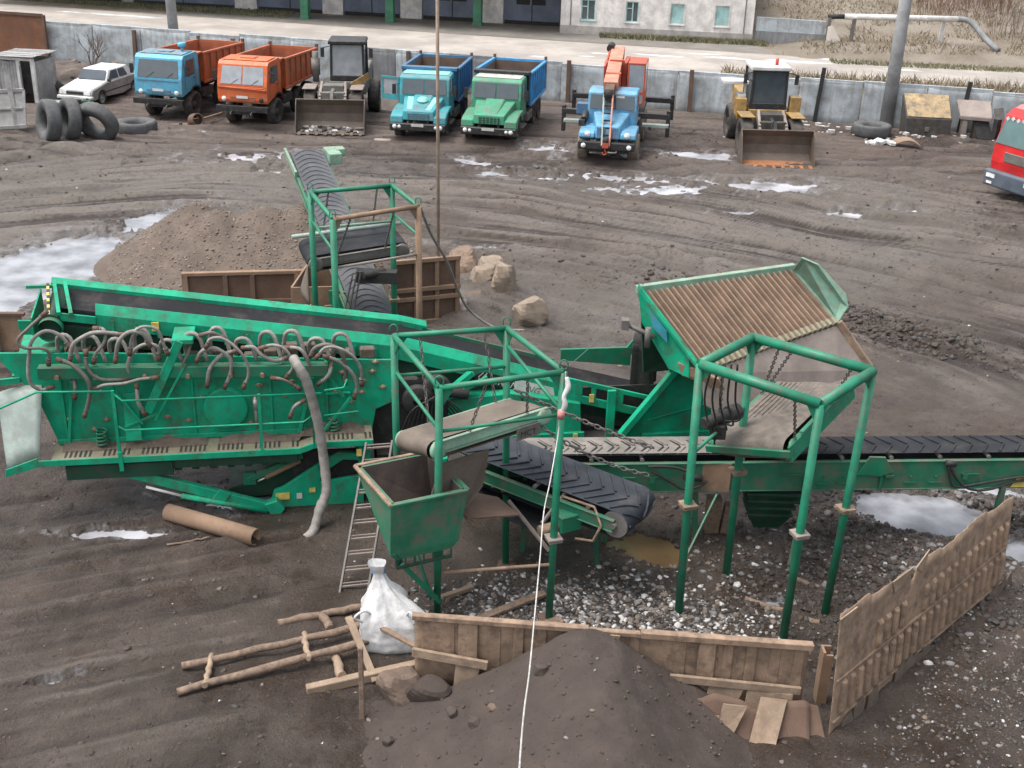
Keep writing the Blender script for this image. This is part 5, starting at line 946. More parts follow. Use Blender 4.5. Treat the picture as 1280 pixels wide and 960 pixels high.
for i in range(23):
    s = .20+i*.245
    if s > WL-.1: break
    mb.hexa([wp(s, .36, .0), wp(s+.15, .36, .0), wp(s+.12, .42, .07), wp(s+.03, .42, .07), wp(s, 1.0, .0), wp(s+.15, 1.0, .0), wp(s+.12, .95, .07), wp(s+.03, .95, .07)])
    if s > 1.0 and not 1.95 < s < 2.45: mb.hexa([wp(s, 1.10, .0), wp(s+.15, 1.10, .0), wp(s+.12, 1.15, .065), wp(s+.03, 1.15, .065), wp(s, 1.60, .0), wp(s+.15, 1.60, .0), wp(s+.12, 1.55, .065), wp(s+.03, 1.55, .065)])
mb.build('pressed_ribs', TS, tw, True, bevel=.012)
for z in (.30, 1.05): mb = MB(); mb.bar(wp(.05 if z < 1.5 else .9, z, .012), wp(WL-.05, z, .012), .05, .045); mb.build('rail', TS, tw, True, bevel=.01)
mb = MB(); mb.plate([wp(-.05, 2.2, .04), wp(.35, 2.26, .08), wp(.28, 1.75, .02), wp(.12, 1.5, 0)], .02); mb.plate([wp(2.25, 2.1, .03), wp(2.6, 2.3, .05), wp(2.5, 1.9, .02)], .02); mb.plate([wp(1.5, 2.16, .03), wp(2.1, 2.2, .06), wp(2.0, 1.95, .03), wp(1.6, 1.93, .03)], .02); mb.build('torn_flap', M['wood_pale'], tw, True)
r_ = random.Random(2); mb = MB()
for i in range(24):
    s = r_.uniform(.1, WL); mb.plate([wp(s, .0, .05), wp(s+.35, .0, .05), wp(s+.3, .12+.3*r_.random(), .03), wp(s+.05, .1+.25*r_.random(), .03)], .03)
mb.build('caked_soil', M['mudfill'], tw, True)
pc = thing('channel_post', 'short rusty steel channel standing in the gap between the two tan walls', 'steel post', (5.05, 15.6, 0))
mb = MB(); mb.bx(4.98, 5.02, 15.5, 15.72, 0, 1.1); mb.bx(5.02, 5.14, 15.68, 15.72, 0, 1.1); mb.bx(5.02, 5.14, 15.5, 15.54, 0, 1.05); mb.build('channel', M['rust'], pc, True)

# ================================================================ timber, pipes, lumps
def one(name, label, cat, mb, m, loc=None, group=None, bevel=0, kind=None):
    vs = np.array([tuple(v) for v in mb.v]); c = (vs.min(0)+vs.max(0))/2; c[2] = vs[:, 2].min(); c = c if loc is None else np.array(loc)
    mb.v = [tuple(np.array(tuple(v))-c) for v in mb.v]; o = mb.build(name, m, None, bevel=bevel); o.location = tuple(c); return tag(o, label, cat, group, kind)
def log_mb(a, b, r, mb=None, n=10, seed=0):
    mb = mb or MB(); a, b = V3(a), V3(b); r_ = random.Random(seed); k = 9; P = [a.lerp(b, i/k)+Vector((r_.uniform(-.02, .02), r_.uniform(-.02, .02), r_.uniform(-.012, .012))) for i in range(k+1)]
    return mb.tube(P, [r*r_.uniform(.86, 1.1) for _ in P], n)
tf = thing('log_ladder', 'ladder-like frame of two long logs joined by short crosspieces', 'timber frame', (-3.4, 16.3, 0))
l1a, l1b = Vector((-5.2, 15.9, .16)), Vector((-1.75, 17.3, .30)); l2a, l2b = Vector((-5.15, 15.3, .13)), Vector((-1.42, 16.95, .34))
log_mb(l1a, l1b, .068, seed=1).build('rail_log', M['wood'], tf, True); log_mb(l2a, l2b, .068, seed=2).build('rail_log', M['wood'], tf, True)
for t in (.12, .53, .86): log_mb(l1a.lerp(l1b, t)+Vector((0, .12, .02)), l2a.lerp(l2b, t)+Vector((0, -.1, .02)), .05, seed=int(t*100)).build('crosspiece', M['wood_pale'], tf, True)
one('log', 'short grey log lying above the timber frame, left of the white bag', 'log', log_mb((-3.9, 17.28, .09), (-2.35, 17.85, .12), .07, seed=4), M['wood'])
one('squared_beam', 'pale squared beam lying below the timber frame', 'timber', MB().bar((-3.12, 15.48, .1), (-1.42, 16.12, .16), .14, .16), M['wood_pale'], bevel=.012)
one('short_log', 'stubby log leaning across between the grey log and the timber frame', 'log', log_mb((-3.18, 17.5, .1), (-2.95, 16.95, .25), .075, seed=6), M['wood'])
one('short_log', 'stubby pale log end lying between the timber frame and the squared beam', 'log', log_mb((-2.82, 16.5, .12), (-2.6, 15.75, .2), .08, seed=7), M['wood_pale'])
one('plank', 'brown plank leaning by the white bag onto the low wall', 'plank', MB().bar((-2.2, 16.7, .55), (-1.35, 15.95, .62), .1, .06), M['wood'], bevel=.006)
one('plank', 'short plank slanting beside the thin upright post', 'plank', MB().bar((-2.6, 16.65, .7), (-2.05, 15.75, .1), .12, .05), M['wood_pale'], bevel=.006)
one('upright_post', 'thin weathered wooden post standing upright in front of the bag', 'post', MB().bar((-2.17, 14.95, -.1), (-2.18, 15.05, 1.28), .075, .075), M['wood'], bevel=.008)
one('board', 'long brown board on the scrap behind the low wall', 'board', MB().bar((-1.2, 17.0, .1), (.7, 18.35, .14), .16, .06), M['wood'], bevel=.006)
one('board', 'shorter brown board on the scrap, nearest the low wall', 'board', MB().bar((-.5, 16.7, .1), (1.0, 17.55, .14), .2, .06), M['wood'], bevel=.006)
one('board', 'little board end poking out behind the dump bin leg', 'board', MB().bar((-1.15, 18.2, .08), (-.6, 18.5, .12), .1, .08), M['wood_pale'], bevel=.006)
one('wooden_pole', 'bare tan pole lying under the right pipe frame, lower of two', 'log', log_mb((4.35, 18.45, .06), (5.55, 17.75, .08), .06, seed=11), M['wood'])
one('wooden_pole', 'bare tan pole lying under the right pipe frame, upper of two', 'log', log_mb((5.2, 19.3, .06), (6.1, 18.65, .08), .06, seed=12), M['wood'])
one('timber_stump', 'splintered timber block standing below the level conveyor', 'timber', MB().bar((4.05, 20.85, 0), (4.05, 20.8, .85), .28, .22).bar((4.3, 20.85, 0), (4.35, 20.8, .7), .16, .2), M['wood'], bevel=.01)
mb = MB(); a, b = Vector((-6.75, 20.75, .17)), Vector((-4.83, 19.9, .17)); d = (b-a).normalized(); pr = [(.17, 0), (.17, (b-a).length), (.150, (b-a).length), (.150, 0)]
mb.lathe(pr, a, d, 28, closed=True); one('steel_pipe', 'brown rusty steel pipe lying in front of the screening machine', 'pipe', mb, M['rust'])
one('stick', 'thin bare stick on the mud beside the rusty pipe', 'stick', log_mb((-6.5, 19.75, .03), (-5.75, 20.05, .05), .022, seed=21), M['wood'])
mb = MB(); mb.tube([(-4.95, 18.85, .03), (-4.75, 18.95, .05), (-4.62, 19.08, .04), (-4.55, 19.02, .04), (-4.72, 18.88, .03)], .014, 6, 0, 4); one('wire_scrap', 'twisted pale wire scrap on the mud below the rusty pipe', 'wire', mb, M['galv'])
def lump(name, label, c, s, m, seed, cat='rock'):
    r_ = random.Random(seed); mb = MB(); nu, nv = 22, 14; vs = []
    pl_ = [(Vector((r_.gauss(0, 1), r_.gauss(0, 1), r_.gauss(0, .8))).normalized(), r_.uniform(.62, .86)) for _ in range(9)]+[(Vector(q), .80) for q in ((1, 0, .1), (-1, .1, 0), (0, 1, 0), (.1, -1, 0), (0, 0, 1), (0, 0, -1))]
    for j in range(nv+1):
        for i in range(nu):
            t = math.pi*j/nv; p = 2*math.pi*i/nu; d = Vector((math.sin(t)*math.cos(p), math.sin(t)*math.sin(p), math.cos(t))); q = min([1.0]+[h/max(.05, d.dot(n)) for n, h in pl_ if d.dot(n) > .05])
            q *= 1+.10*(float(fbm(np.array([d.x*2.2+seed+d.z]), np.array([d.y*2.2+d.z*1.7]), 3, seed)[0])-.5); vs.append((d.x*q*s[0]*1.25, d.y*q*s[1]*1.25, d.z*q*s[2]*1.25))
    mb.add(vs, [(j*nu+i, (j+1)*nu+i, (j+1)*nu+(i+1) % nu, j*nu+(i+1) % nu) for j in range(nv) for i in range(nu)], False)
    ob = mb.build(name, m); ob.location = c; ob.rotation_euler = (r_.uniform(-.2, .2), r_.uniform(-.2, .2), r_.uniform(0, 3)); return tag(ob, label, cat, 'broken concrete lumps' if name == 'concrete_lump' else 'stones on the soil heap')
lk = lump('concrete_lump', 'squarish tan concrete lump with a reddish face, nearest the screening machine', (.45, 31.9, .38), (.46, .38, .40), M['rock'], 3)
lump('concrete_lump', 'tall tan concrete lump standing behind the squarish one', (-.35, 33.9, .62), (.36, .42, .60), M['rock'], 5)
lump('concrete_lump', 'flat pale concrete lump at the back of the group', (-.75, 35.4, .5), (.5, .4, .3), M['rock'], 7)
lump('concrete_lump', 'brownish concrete lump at the left back of the group', (-1.6, 35.9, .45), (.62, .5, .42), M['wood'], 9)
lump('concrete_lump', 'broad tan concrete slab leaning in the middle of the group', (-.95, 34.4, .5), (.5, .34, .42), M['rock'], 17)
lump('concrete_lump', 'low brown concrete piece in the dirt beside the rusty tailgate', (-1.15, 33.0, .3), (.38, .3, .26), M['wood_block'], 19)
lump('concrete_lump', 'small whitish concrete lump half hidden by the conveyor belt', (-1.55, 32.2, .3), (.34, .3, .3), M['plate_grey'], 11)
lump('soil_clod', 'big brown concrete block half buried at the left end of the low tan wall', (-1.62, 15.5, .2), (.36, .34, .28), M['wood_block'], 13)
lump('soil_clod', 'dark lump half buried in the soil heap under the low tan wall', (-1.15, 15.3, .25), (.36, .22, .26), M['heap_soil'], 15)
for i, (x, y, s_) in enumerate(((-.4, 14.2, .12), (-.15, 14.35, .10), (.55, 14.7, .16), (-.75, 14.5, .13), (-1.3, 14.5, .15), (-1.7, 14.3, .12))):
    lump('stone', ['dark stone, lowest on the left flank of the soil heap', 'brownish stone on the left flank of the soil heap', 'round stone high on the soil heap by the white cable', 'brown stone among the lumps on the left of the soil heap', 'dusty stone below the half buried block', 'flat stone at the left foot of the soil heap'][i], (x, y, float(heap_front(np.array([x]), np.array([y]))[0])+.03 if x > -1.2 else .15), (s_*.8, s_*.65, s_*.5), M['wood_block' if i in (1, 4) else 'gravel_mud'], 30+i)
# rusty panels behind the machine
rp = thing('rusty_tailgate', 'long dark rusty truck tailgate holding back the gravel mound', 'steel wall', (-7.7, 32.45, 0))
qa, qb = Vector((-9.4, 32.2, 0)), Vector((-6.0, 32.7, 0)); qd = (qb-qa).normalized(); qn = Vector((qd.y, -qd.x, 0))
mb = MB(); mb.bar(qa+Vector((0, 0, .55)), qb+Vector((0, 0, .55)), .06, 1.1); mb.build('sheet', M['rust_dark'], rp, True)
mb = MB(); mb.bar(qa+qn*.02+Vector((0, 0, 1.12)), qb+qn*.02+Vector((0, 0, 1.15)), .16, .10); mb.build('rail', M['rust'], rp, True, bevel=.01)
mb = MB(); mb.bar(qa+qn*.05+Vector((0, 0, .3)), qb+qn*.05+Vector((0, 0, .3)), .1, .1); mb.build('rail', M['rust_dark'], rp, True, bevel=.01)
for s in (.1, 1.2, 1.95, 3.2): mb = MB(); mb.bar(qa+qd*s+qn*.06, qa+qd*s+qn*.06+Vector((0, 0, 1.1)), .14, .08); mb.build('post', M['rust'] if s in (.1, 3.2) else M['rust_dark'], rp, True, bevel=.008)
rb = thing('rusty_bin', 'rusty open box with a green end below the rear belt separator', 'steel bin', (-4.9, 31.2, 0))
mb = MB()
for q in ([(-6.0, 30.6), (-5.9, 32.6)], [(-6.0, 30.6), (-4.2, 30.9)], [(-5.9, 32.6), (-4.0, 32.8)]):
    a, b = Vector((*q[0], 0)), Vector((*q[1], 0)); mb.bar(a+Vector((0, 0, .7)), b+Vector((0, 0, .7)), .05, 1.4)
mb.build('body', M['rust'], rb, True)
mb = MB(); mb.bx(-5.0, -4.2, 30.55, 30.6, .2, 1.35); mb.build('green_end', M['green_mid'], rb, True)
mb = MB()
for k in range(5): mb.box((-5.85+.28*k, 30.52, .5+.1*(k % 2)), (.2, .05, .7), .1*k)
mb.build('patched_boards', M['wood_pale'], rb, True)
rr = thing('rusty_tailgate', 'reddish rusty ribbed tailgate standing upright behind the rear pipe frame', 'steel wall', (-2.3, 31.5, 0))
ra, rbx = Vector((-3.4, 31.3, 0)), Vector((-1.55, 32.0, 0)); rd = (rbx-ra).normalized(); rn = Vector((rd.y, -rd.x, 0)); up_ = Vector((0, 0, 1))
mb = MB(); mb.bar(ra+up_*1.0, rbx+up_*1.0, .05, 2.0); mb.build('sheet', M['rust_dark'], rr, True)
for z in (.15, .85, 1.12, 1.95): mb = MB(); mb.bar(ra+rn*.06+up_*z, rbx+rn*.06+up_*z, .1, .12); mb.build('rail', M['rust'], rr, True, bevel=.01)
for s in (.05, .7, 1.3, 1.9): mb = MB(); mb.bar(ra+rd*s+rn*.05, ra+rd*s+rn*.05+up_*2, .12, .08); mb.build('post', M['rust'], rr, True, bevel=.01)
rw = thing('rusty_side_panel', 'low rusty panel with a pale end post at the far left edge', 'steel wall', (-14, 28.9, 0))
mb = MB(); mb.bar((-18, 28.6, .5), (-12.7, 28.95, .5), .08, 1.05); mb.build('sheet', M['rust'], rw, True); mb = MB(); mb.bar((-13.35, 28.75, 0), (-13.35, 28.75, .95), .16, .12); mb.build('post', M['plate_grey'], rw, True); mb = MB(); mb.bar((-18, 28.6, 1.05), (-12.6, 28.95, 1.05), .14, .08); mb.build('rail', M['rust_dark'], rw, True)
# cables and masts
wc = thing('power_cable', 'white power cable sagging from the middle pipe frame toward the viewer', 'cable', (.8, 17.7, 4.5))
cp = [(.85, 17.72, 4.78), (.86, 17.66, 4.4), (.79, 17.62, 4.05), (.77, 17.55, 3.72), (.64, 16.5, 3.47), (.53, 15.6, 3.42), (.46, 14.3, 3.44), (.37, 12.6, 3.68), (.29, 11, 4.05), (.22, 9.8, 4.46), (.16, 8, 5.34), (.1, 5, 7.2), (.05, 2, 9.4)]
MB().tube(cp, .0095, 8, 0, 8).build('line', M['cable_white'], wc, True); MB().tube([(.87, 17.68, 4.7), (.90, 17.64, 4.55), (.84, 17.60, 4.4), (.86, 17.58, 4.25), (.80, 17.58, 4.1)], [.03, .05, .035, .05, .03], 10, 0, 5).build('tape_wrap', M['plastic_white'], wc, True); MB().cyl((.81, 17.57, 4.16), (.80, 17.57, 4.02), .06, 12).build('plug', mat('faded_red_plug', (.6, .25, .22), .6, 0, .2), wc, True)
one('cable', 'black cable drooping from the rear pipe frame down to the concrete lumps', 'cable', MB().tube([(-2.25, 27.0, 4.8), (-2.05, 28, 3.8), (-1.75, 29.3, 2.7), (-1.5, 30.2, 1.6), (-1.2, 30.8, .8), (-.5, 31.0, .25), (.3, 31.2, .12)], .035, 8, 0, 6), M['hose'])
one('steel_mast', 'tall thin tan mast rising out of the picture behind the feed belt', 'mast', MB().cyl((-2.12, 31.8, 0), (-2.2, 31.8, 13), .045, 10), M['cable_tan'])
one('wire', 'faint thin wire stretched from the middle pipe frame to the barred hopper', 'wire', MB().tube([(.82, 17.8, 4.76), (1.7, 20, 4.65), (2.5, 22.3, 4.7)], .007, 5, 0, 4), M['steel_grey'])
for nm, lab, a, b, sg in (('chain', 'slack grey chain from the middle pipe frame, upper of two', (.05, 19.3, 3.72), (2.65, 19.95, 2.32), .05), ('chain', 'slack grey chain from the middle pipe frame, lower of two, ending on the conveyor beam', (.0, 19.2, 3.5), (2.6, 19.95, 1.75), .22)):
    mb = MB(); chain_mb(mb, a, b, sg, .13, .016, .038); one(nm, lab, 'chain', mb, M['steel_grey'], group='chains from the middle pipe frame')
# utility poles
def cpole(lab, base, top, r0, r1): return one('utility_pole', lab, 'pole', MB().tube([base, tuple(V3(base).lerp(V3(top), .5)), top], [r0, (r0+r1)/2, r1], 14), M['pole'])
cpole('grey concrete pole on the right in front of the whitewashed fence', (18.2, 60.3, 0), (18.35, 60.6, 11), .34, .26)
cpole('grey concrete pole on the left beyond the fence behind the blue truck', (-19.75, 70.5, 0), (-20.0, 70.6, 11), .30, .24)

# ================================================================ fence, road side, buildings
fe = thing('concrete_fence', 'whitewashed concrete panel fence running behind the parked vehicles', 'fence', (0, 64.9, 0), math.atan(-.245))
r_ = random.Random(5); x = -28.3; i = 0
while x < 44:
    L_ = 3.05; h = 2.05+r_.uniform(-.06, .06)+(.2 if x < -12 else 0)-(.12 if 2 < x < 12 else 0); mb = MB(); tl = r_.uniform(-.06, .06)
    mb.grid(lambda u, v: (x+L_*u*.985, .06*math.sin(u*3)*tl+tl*v, h*v+.03*math.sin(u*2+i)), 8, 6); mb.bx(x+.02, x+L_-.06, -.03+tl, .07+tl, h-.09, h+.02)
    mb.build('panel', M['concrete'] if x < -12 or x > 9 or r_.random() < .3 else M['concrete2'], fe, solid=.14, bevel=.01); x += L_; i += 1
for px, tilt, hh in ((-22.6, .10, 2.2), (-16.5, .06, 2.1), (-6.2, 0, 2.1), (2.6, .0, 2.2), (9.0, -.02, 2.15), (15.3, .16, 2.7), (22.2, .18, 2.5), (-10.2, 0, 2.1)):
    MB().bar((px, -.2, -.1), (px+tilt, -.22, hh), .2, .14).build('post', M['dark'] if px > 10 else M['rust_dark'], fe)
# dry grass: verge behind the fence and roadside, plus the slope
def grass(name, x, y, hgt, m, label, wid=.02, lean=.5, kind='stuff'):
    z = ground_h(x, y); n = len(x); a = rng.uniform(0, 6.28, n); h = hgt*rng.uniform(.4, 1.2, n); lx_ = rng.normal(0, lean, n)*h; ly = rng.normal(0, lean, n)*h
    dx, dy = np.cos(a)*wid*(1+h), np.sin(a)*wid*(1+h)
    V = np.stack([np.stack([x-dx, y-dy, z-.02], -1), np.stack([x+dx, y+dy, z-.02], -1), np.stack([x+lx_, y+ly, z+h], -1)], 1).reshape(-1, 3)
    me = bpy.data.meshes.new(name); me.vertices.add(3*n); me.vertices.foreach_set('co', V.ravel()); me.loops.add(3*n); me.loops.foreach_set('vertex_index', np.arange(3*n, dtype=np.int32)); me.polygons.add(n); me.polygons.foreach_set('loop_start', (np.arange(n)*3).astype(np.int32)); me.update()
    me.materials.append(m); o = bpy.data.objects.new(name, me); COL.objects.link(o); return tag(o, label, 'grass' if 'grass' in name else 'scrub', None, kind)
n = 14000; x = rng.uniform(12, 40, n); y = fence_y(x)+.8+rng.random(n)*14; k = y < 77.0-.16*x; grass('dry_grass', x[k], y[k], .6, M['grass_dry'], 'dry tan grass on the verge just behind the fence on the right', .03)
n = 16000; x = rng.uniform(-55, -17.5, n); y = 93.4-.26*(x+21)+rng.uniform(0, 5.0, n); grass('short_grass', x, y, .16, M['grass_green'], 'short drab grass beyond the road at the upper left', .05)
n = 5000; x = rng.uniform(5.5, 17, n); y = 88.6-.14*(x-3)+rng.uniform(-1.1, .3, n)*rng.random(n); grass('weed_grass', x, y, .35, M['grass_green'], 'weedy grass along the foot of the white brick building', .03)
n = 26000; x = rng.uniform(17, 50, n); y = rng.uniform(82, 118, n); k = (y > 81.6-.12*(x-17)) & (fbm(x*.5, y*.5, 3, 88) > .42); grass('tussock_grass', x[k], y[k], .34, M['grass_dry'], 'dry tussock grass on the slope beyond the road', .03, .8)
n = 4500; x = rng.uniform(20, 50, n); y = 79.2-.12*(x-20)+rng.uniform(0, 1.6, n); grass('roadside_grass', x, y, .22, M['grass_green'], 'greenish grass edging the far side of the road on the right', .04)
def twigs(name, label, n, xr, yr, h, group=None, kind='stuff', cat='scrub', m=None):
    mb = MB()
    for i in range(n):
        x, y = random.uniform(*xr), random.uniform(*yr); z = gz(x, y); hh = h*random.uniform(.5, 1.1); p = Vector((x, y, z)); q = p+Vector((random.gauss(0, .25)*hh, random.gauss(0, .25)*hh, hh)); mb.tube([p, q], [.018, .006], 4, 0, 0, False)
        for j in range(4): t = random.uniform(.3, .9); a = p.lerp(q, t); mb.tube([a, a+Vector((random.gauss(0, .3), random.gauss(0, .3), random.uniform(.1, .5)))*hh*.5], [.01, .004], 3, 0, 0, False)
    o = mb.build(name, m or M['twig']); return tag(o, label, cat, group, kind)
twigs('bare_scrub', 'reddish bare scrub on the slope below the plank fence at the upper right', 520, (29, 36), (92, 103), 1.9, m=mat('red_twigs', (.22, .12, .085), .9, 0, .2, dust=0))
twigs('bare_scrub', 'grey bare scrub at the right edge beyond the pipe', 420, (33, 44), (83, 98), 1.8)
def bush(label, x, y, h, seed):
    random.seed(seed); mb = MB(); z = gz(x, y)
    def br(p, d, L_, r_, lev):
        q = p+d*L_; mb.tube([p, p.lerp(q, .5)+Vector((random.gauss(0, .04), random.gauss(0, .04), 0))*L_, q], [r_, r_*.8, r_*.55], 5, 0, 0, False)
        if lev:
            for _ in range(3): br(p.lerp(q, random.uniform(.45, 1)), (d+Vector((random.gauss(0, .45), random.gauss(0, .45), random.uniform(0, .4)))).normalized(), L_*.62, r_*.55, lev-1)
    for _ in range(4): br(Vector((x, y, z)), Vector((random.gauss(0, .28), random.gauss(0, .2), 1)).normalized(), h*.45, .04, 3)
    return one('bare_bush', label, 'bush', mb, M['twig'])
bush('leafless bush in front of the whitewashed fence panel at the upper left', -24.3, 69.6, 2.4, 1); bush('small leafless bush by the fence behind the white car', -21.2, 68.6, 1.2, 2)
# white brick building
bd = thing('brick_building', 'white brick building with two dark windows and two boarded ones', 'building', (2.69, 89.29, 0), math.atan2(-1.89, 13.41))
BL = 13.54; bh_ = 5.2; wx = [(1.45, 2.45), (4.62, 5.5), (7.74, 8.72), (10.85, 11.85)]; z0, z1 = 1.02, 2.42
mb = MB(); mbm = mb
def wallseg(x0, x1, a, b): mb.bx(x0, x1, 0, .3, a, b)
prev = 0
for a, b in wx: wallseg(prev, a, .62, bh_); wallseg(a, b, .62, z0); wallseg(a, b, z1, bh_); prev = b
wallseg(prev, BL, .62, bh_); mb.bx(0, .28, .3, 14, 0, bh_); mb.bx(BL-.28, BL, .3, 14, 0, bh_); mb.bx(0, BL, 13.7, 14, 0, bh_)
wl = mb.build('wall', M['brick'], bd)
mb = MB(); mb.bx(-.02, BL+.02, -.04, .28, 0, .62); mb.build('plinth', M['plinth'], wl)
for q in (.68, 12.88): MB().bx(q, q+.06, -.06, -.005, .63, bh_).build('drainpipe', M['steel_grey'], bd)
mb = MB(); mb.bx(-.4, BL+.4, -.5, 14.4, bh_, bh_+.25); mb.build('roof', M['steel_grey'], bd)
for i, (a, b) in enumerate(wx):
    fr = MB(); fr.bx(a, b, .08, .14, z0, z0+.07); fr.bx(a, b, .08, .14, z1-.07, z1); fr.bx(a, a+.07, .08, .14, z0+.07, z1-.07); fr.bx(b-.07, b, .08, .14, z0+.07, z1-.07)
    if i < 2: fr.bx(a+.42, a+.50, .08, .14, z0+.07, z1-.07); fr.bx(a+.07, a+.42, .08, .14, z1-.5, z1-.44)
    f_ = fr.build('window', M['board_cyan'] if i < 2 else M['white'], bd)
    p_ = MB(); p_.bx(a+.05, b-.05, .15, .17, z0+.05, z1-.05); pn_ = p_.build('pane' if i < 2 else 'board', M['glass'] if i < 2 else M['board_cyan'], f_)
    s_ = MB(); s_.bx(a-.08, b+.08, -.09, .1, z0-.07, z0-.005); s_.build('sill', M['board_cyan'] if i == 0 else M['brick'], f_)
    t_ = MB(); t_.bx(a-.12, a-.01, -.02, .0, z0-.03, z1+.1); t_.bx(b+.01, b+.12, -.02, .0, z0-.03, z1+.1); t_.build('surround', M['white'], f_)
# garage row
ga = thing('garage_row', 'garage row with blue doors, white pilasters and green columns', 'building', (2.77, 92.58, 0), math.atan2(-4, 22.8))
def gx_(x): return (x-2.77)/math.cos(math.atan2(-4, 22.8))
mb = MB(); mb.bx(-46, 0, .35, .6, 0, 4.6); mb.build('wall', M['plinth'], ga)
mb = MB(); mb.bx(-46, .3, -5.2, 10, 4.6, 4.9); mb.build('roof', M['steel_grey'], ga)
ds = [(-46, -35), (-34, -25.6), (gx_(-20.5), gx_(-15.4)), (gx_(-13.7), gx_(-9.35)), (gx_(-7.6), gx_(-3.1)), (gx_(-1.45), gx_(2.7))]
for k, (a, b) in enumerate(ds):
    mb = MB(); mb.bx(a, b, .22, .34, 0, 4.2); dr = mb.build('door', M['door_blue'], ga)
    mb = MB(); mb.bx(a+.05, b-.05, .18, .22, 0, .3); mb.bx((a+b)/2-.03, (a+b)/2+.03, .19, .22, .3, 4.2); mb.build('door_trim', M['dark'], dr)
    for s in (.22, .5): mb = MB(); mb.bx(a+(b-a)*s, a+(b-a)*(s+.24), .195, .215, 1.45, 2.1); mb.build('window', M['dark'], dr)
for a, b in ((gx_(-15.35), gx_(-13.75)), (gx_(-9.3), gx_(-7.65)), (gx_(-3.05), gx_(-1.5)), (-25.5, -23.7)): mb = MB(); mb.bx(a, b, .1, .4, 0, 4.3); mb.build('pilaster', M['brick'], ga)
for x_, y_ in ((-16.14, 92.82), (-9.8, 92.4), (-3.32, 92.0)):
    q = MW[ga.name].inverted() @ Vector((x_, y_, 0)); mb = MB(); mb.box((q.x, q.y, 2.3), (.62, .55, 4.6)); mb.box((q.x, q.y, .1), (.72, .65, .2)); mb.build('column', M['col_green'], ga, bevel=.02)
one('low_wall', 'long low beige wall lying beyond the grass at the upper left', 'wall', MB().bar((-46, 102.4, .35), (-21, 97.9, .35), .5, .7), M['plinth'])
lw_ = thing('retaining_wall', 'low whitewashed concrete wall beside the brick building', 'wall', (16.3, 87.0, 0)); mb = MB(); mb.bar((16.3, 87.3, .45), (20.9, 86.3, .45), .4, .9); mb.build('base', M['concrete2'], lw_, True); mb = MB(); mb.bar((16.3, 87.4, 1.35), (20.9, 86.4, 1.3), .3, .9); mb.build('upper_course', M['concrete'], lw_, True)
hp_ = thing('heating_pipe', 'white lagged pipe carried on short posts beside the slope', 'pipe', (25, 85.8, 0))
zr = 1.75; MB().cyl((22.0, 86.0, zr+.4), (29.6, 85.6, zr+.5), .2, 14).build('pipe', M['pipe_white'], hp_, True); MB().cyl((20.9, 86.1, zr+.35), (22.0, 86.0, zr+.4), .16, 12).build('bare_section', M['dark'], hp_, True)
MB().tube([(29.6, 85.6, zr+.5), (30.4, 85.3, zr+.4), (31.2, 84.2, 1.2), (31.8, 83.0, .6)], .19, 12, 0, 3).build('falling_section', M['concrete2'], hp_, True)
for x_ in (20.9, 22.6, 28.7): MB().bar((x_, 85.9, 0), (x_+.1, 85.9, zr+.3), .22, .22).build('support', M['steel_grey'] if x_ < 23 else M['pipe_white'], hp_, True)
mb = MB(); mb.plate([(20.9, 85.7, 1.5), (21.2, 85.7, 1.6), (22.0, 84.6, .1), (20.6, 84.6, .1)], .15); one('soil_chute', 'pale soil slide spilling beside the low concrete wall', 'soil', mb, M['road'])
pf = thing('plank_fence', 'grey weathered plank fence slanting up the slope at the upper right', 'fence', (36, 100, gz(36, 100)))
for i in range(3):
    a, b = Vector((34.5+2.2*i, 110-6*i, 0)), Vector((36.6+2.2*i, 104.2-6*i, 0)); za, zb = gz(a.x, a.y), gz(b.x, b.y); a.z = za+1; b.z = zb+1; mb = MB(); mb.bar(a, b, .1, 2.1); mb.build('panel', M['wood_grey'], pf, True); mb = MB(); mb.bar(a+Vector((-.1, -.1, -1.1)), a+Vector((-.1, -.1, 1.3)), .2, .2); mb.build('post', M['concrete2'], pf, True)
random.seed(11)
# ================================================================ vehicles
VS = 1.07
TYRE = {}
def tyre_mesh(r, w, hole, lug=.02, n=44):
    key = (r, w, hole, lug)
    if key not in TYRE:
        p = [(hole, -w*.36), (r*.82, -w*.5), (r*.95, -w*.47), (r, -w*.30), (r, 0), (r, w*.30), (r*.95, w*.47), (r*.82, w*.5), (hole, w*.36), (hole*.97, 0)]
        mb = MB(); mb.lathe(p, (0, 0, 0), (1, 0, 0), n, mod=lambda q, j, k: q-(lug if j in (2, 3, 5, 6) and (k+(1 if j > 4 else 0)) % 2 else 0)*(q/r) - (lug*.6 if j == 4 and k % 4 == 0 else 0), closed=True)
        TYRE[key] = mb
    mb = MB(); mb.v = list(TYRE[key].v); mb.f = list(TYRE[key].f); mb.sm = list(TYRE[key].sm); mb.mi = list(TYRE[key].mi); return mb
WM = {}
def wheel(parent, c, r, w, mt='tyre', rimm='chassis', hole=.58, side=1):
    k = (r, w, mt, rimm, side)
    if k not in WM:
        t = tyre_mesh(r, w, r*hole).build('wheel', M[mt], parent)
        mb = MB(); h = r*hole; mb.lathe([(h*1.0, w*.34), (h*.9, w*.36), (h*.8, w*.12), (h*.45, w*.10), (h*.42, w*.34), (h*.2, w*.40), (0, w*.40)], (0, 0, 0), (side, 0, 0), 20); mb.lathe([(0, w*.2), (h, w*.3)], (0, 0, 0), (-side, 0, 0), 16)
        rm = mb.build('rim', M[rimm], t); WM[k] = (t, rm); t.location = c; return t
    t, rm = WM[k]; t2 = t.copy(); COL.objects.link(t2); t2.parent = parent; t2.location = c; r2 = rm.copy(); COL.objects.link(r2); r2.parent = t2; return t2
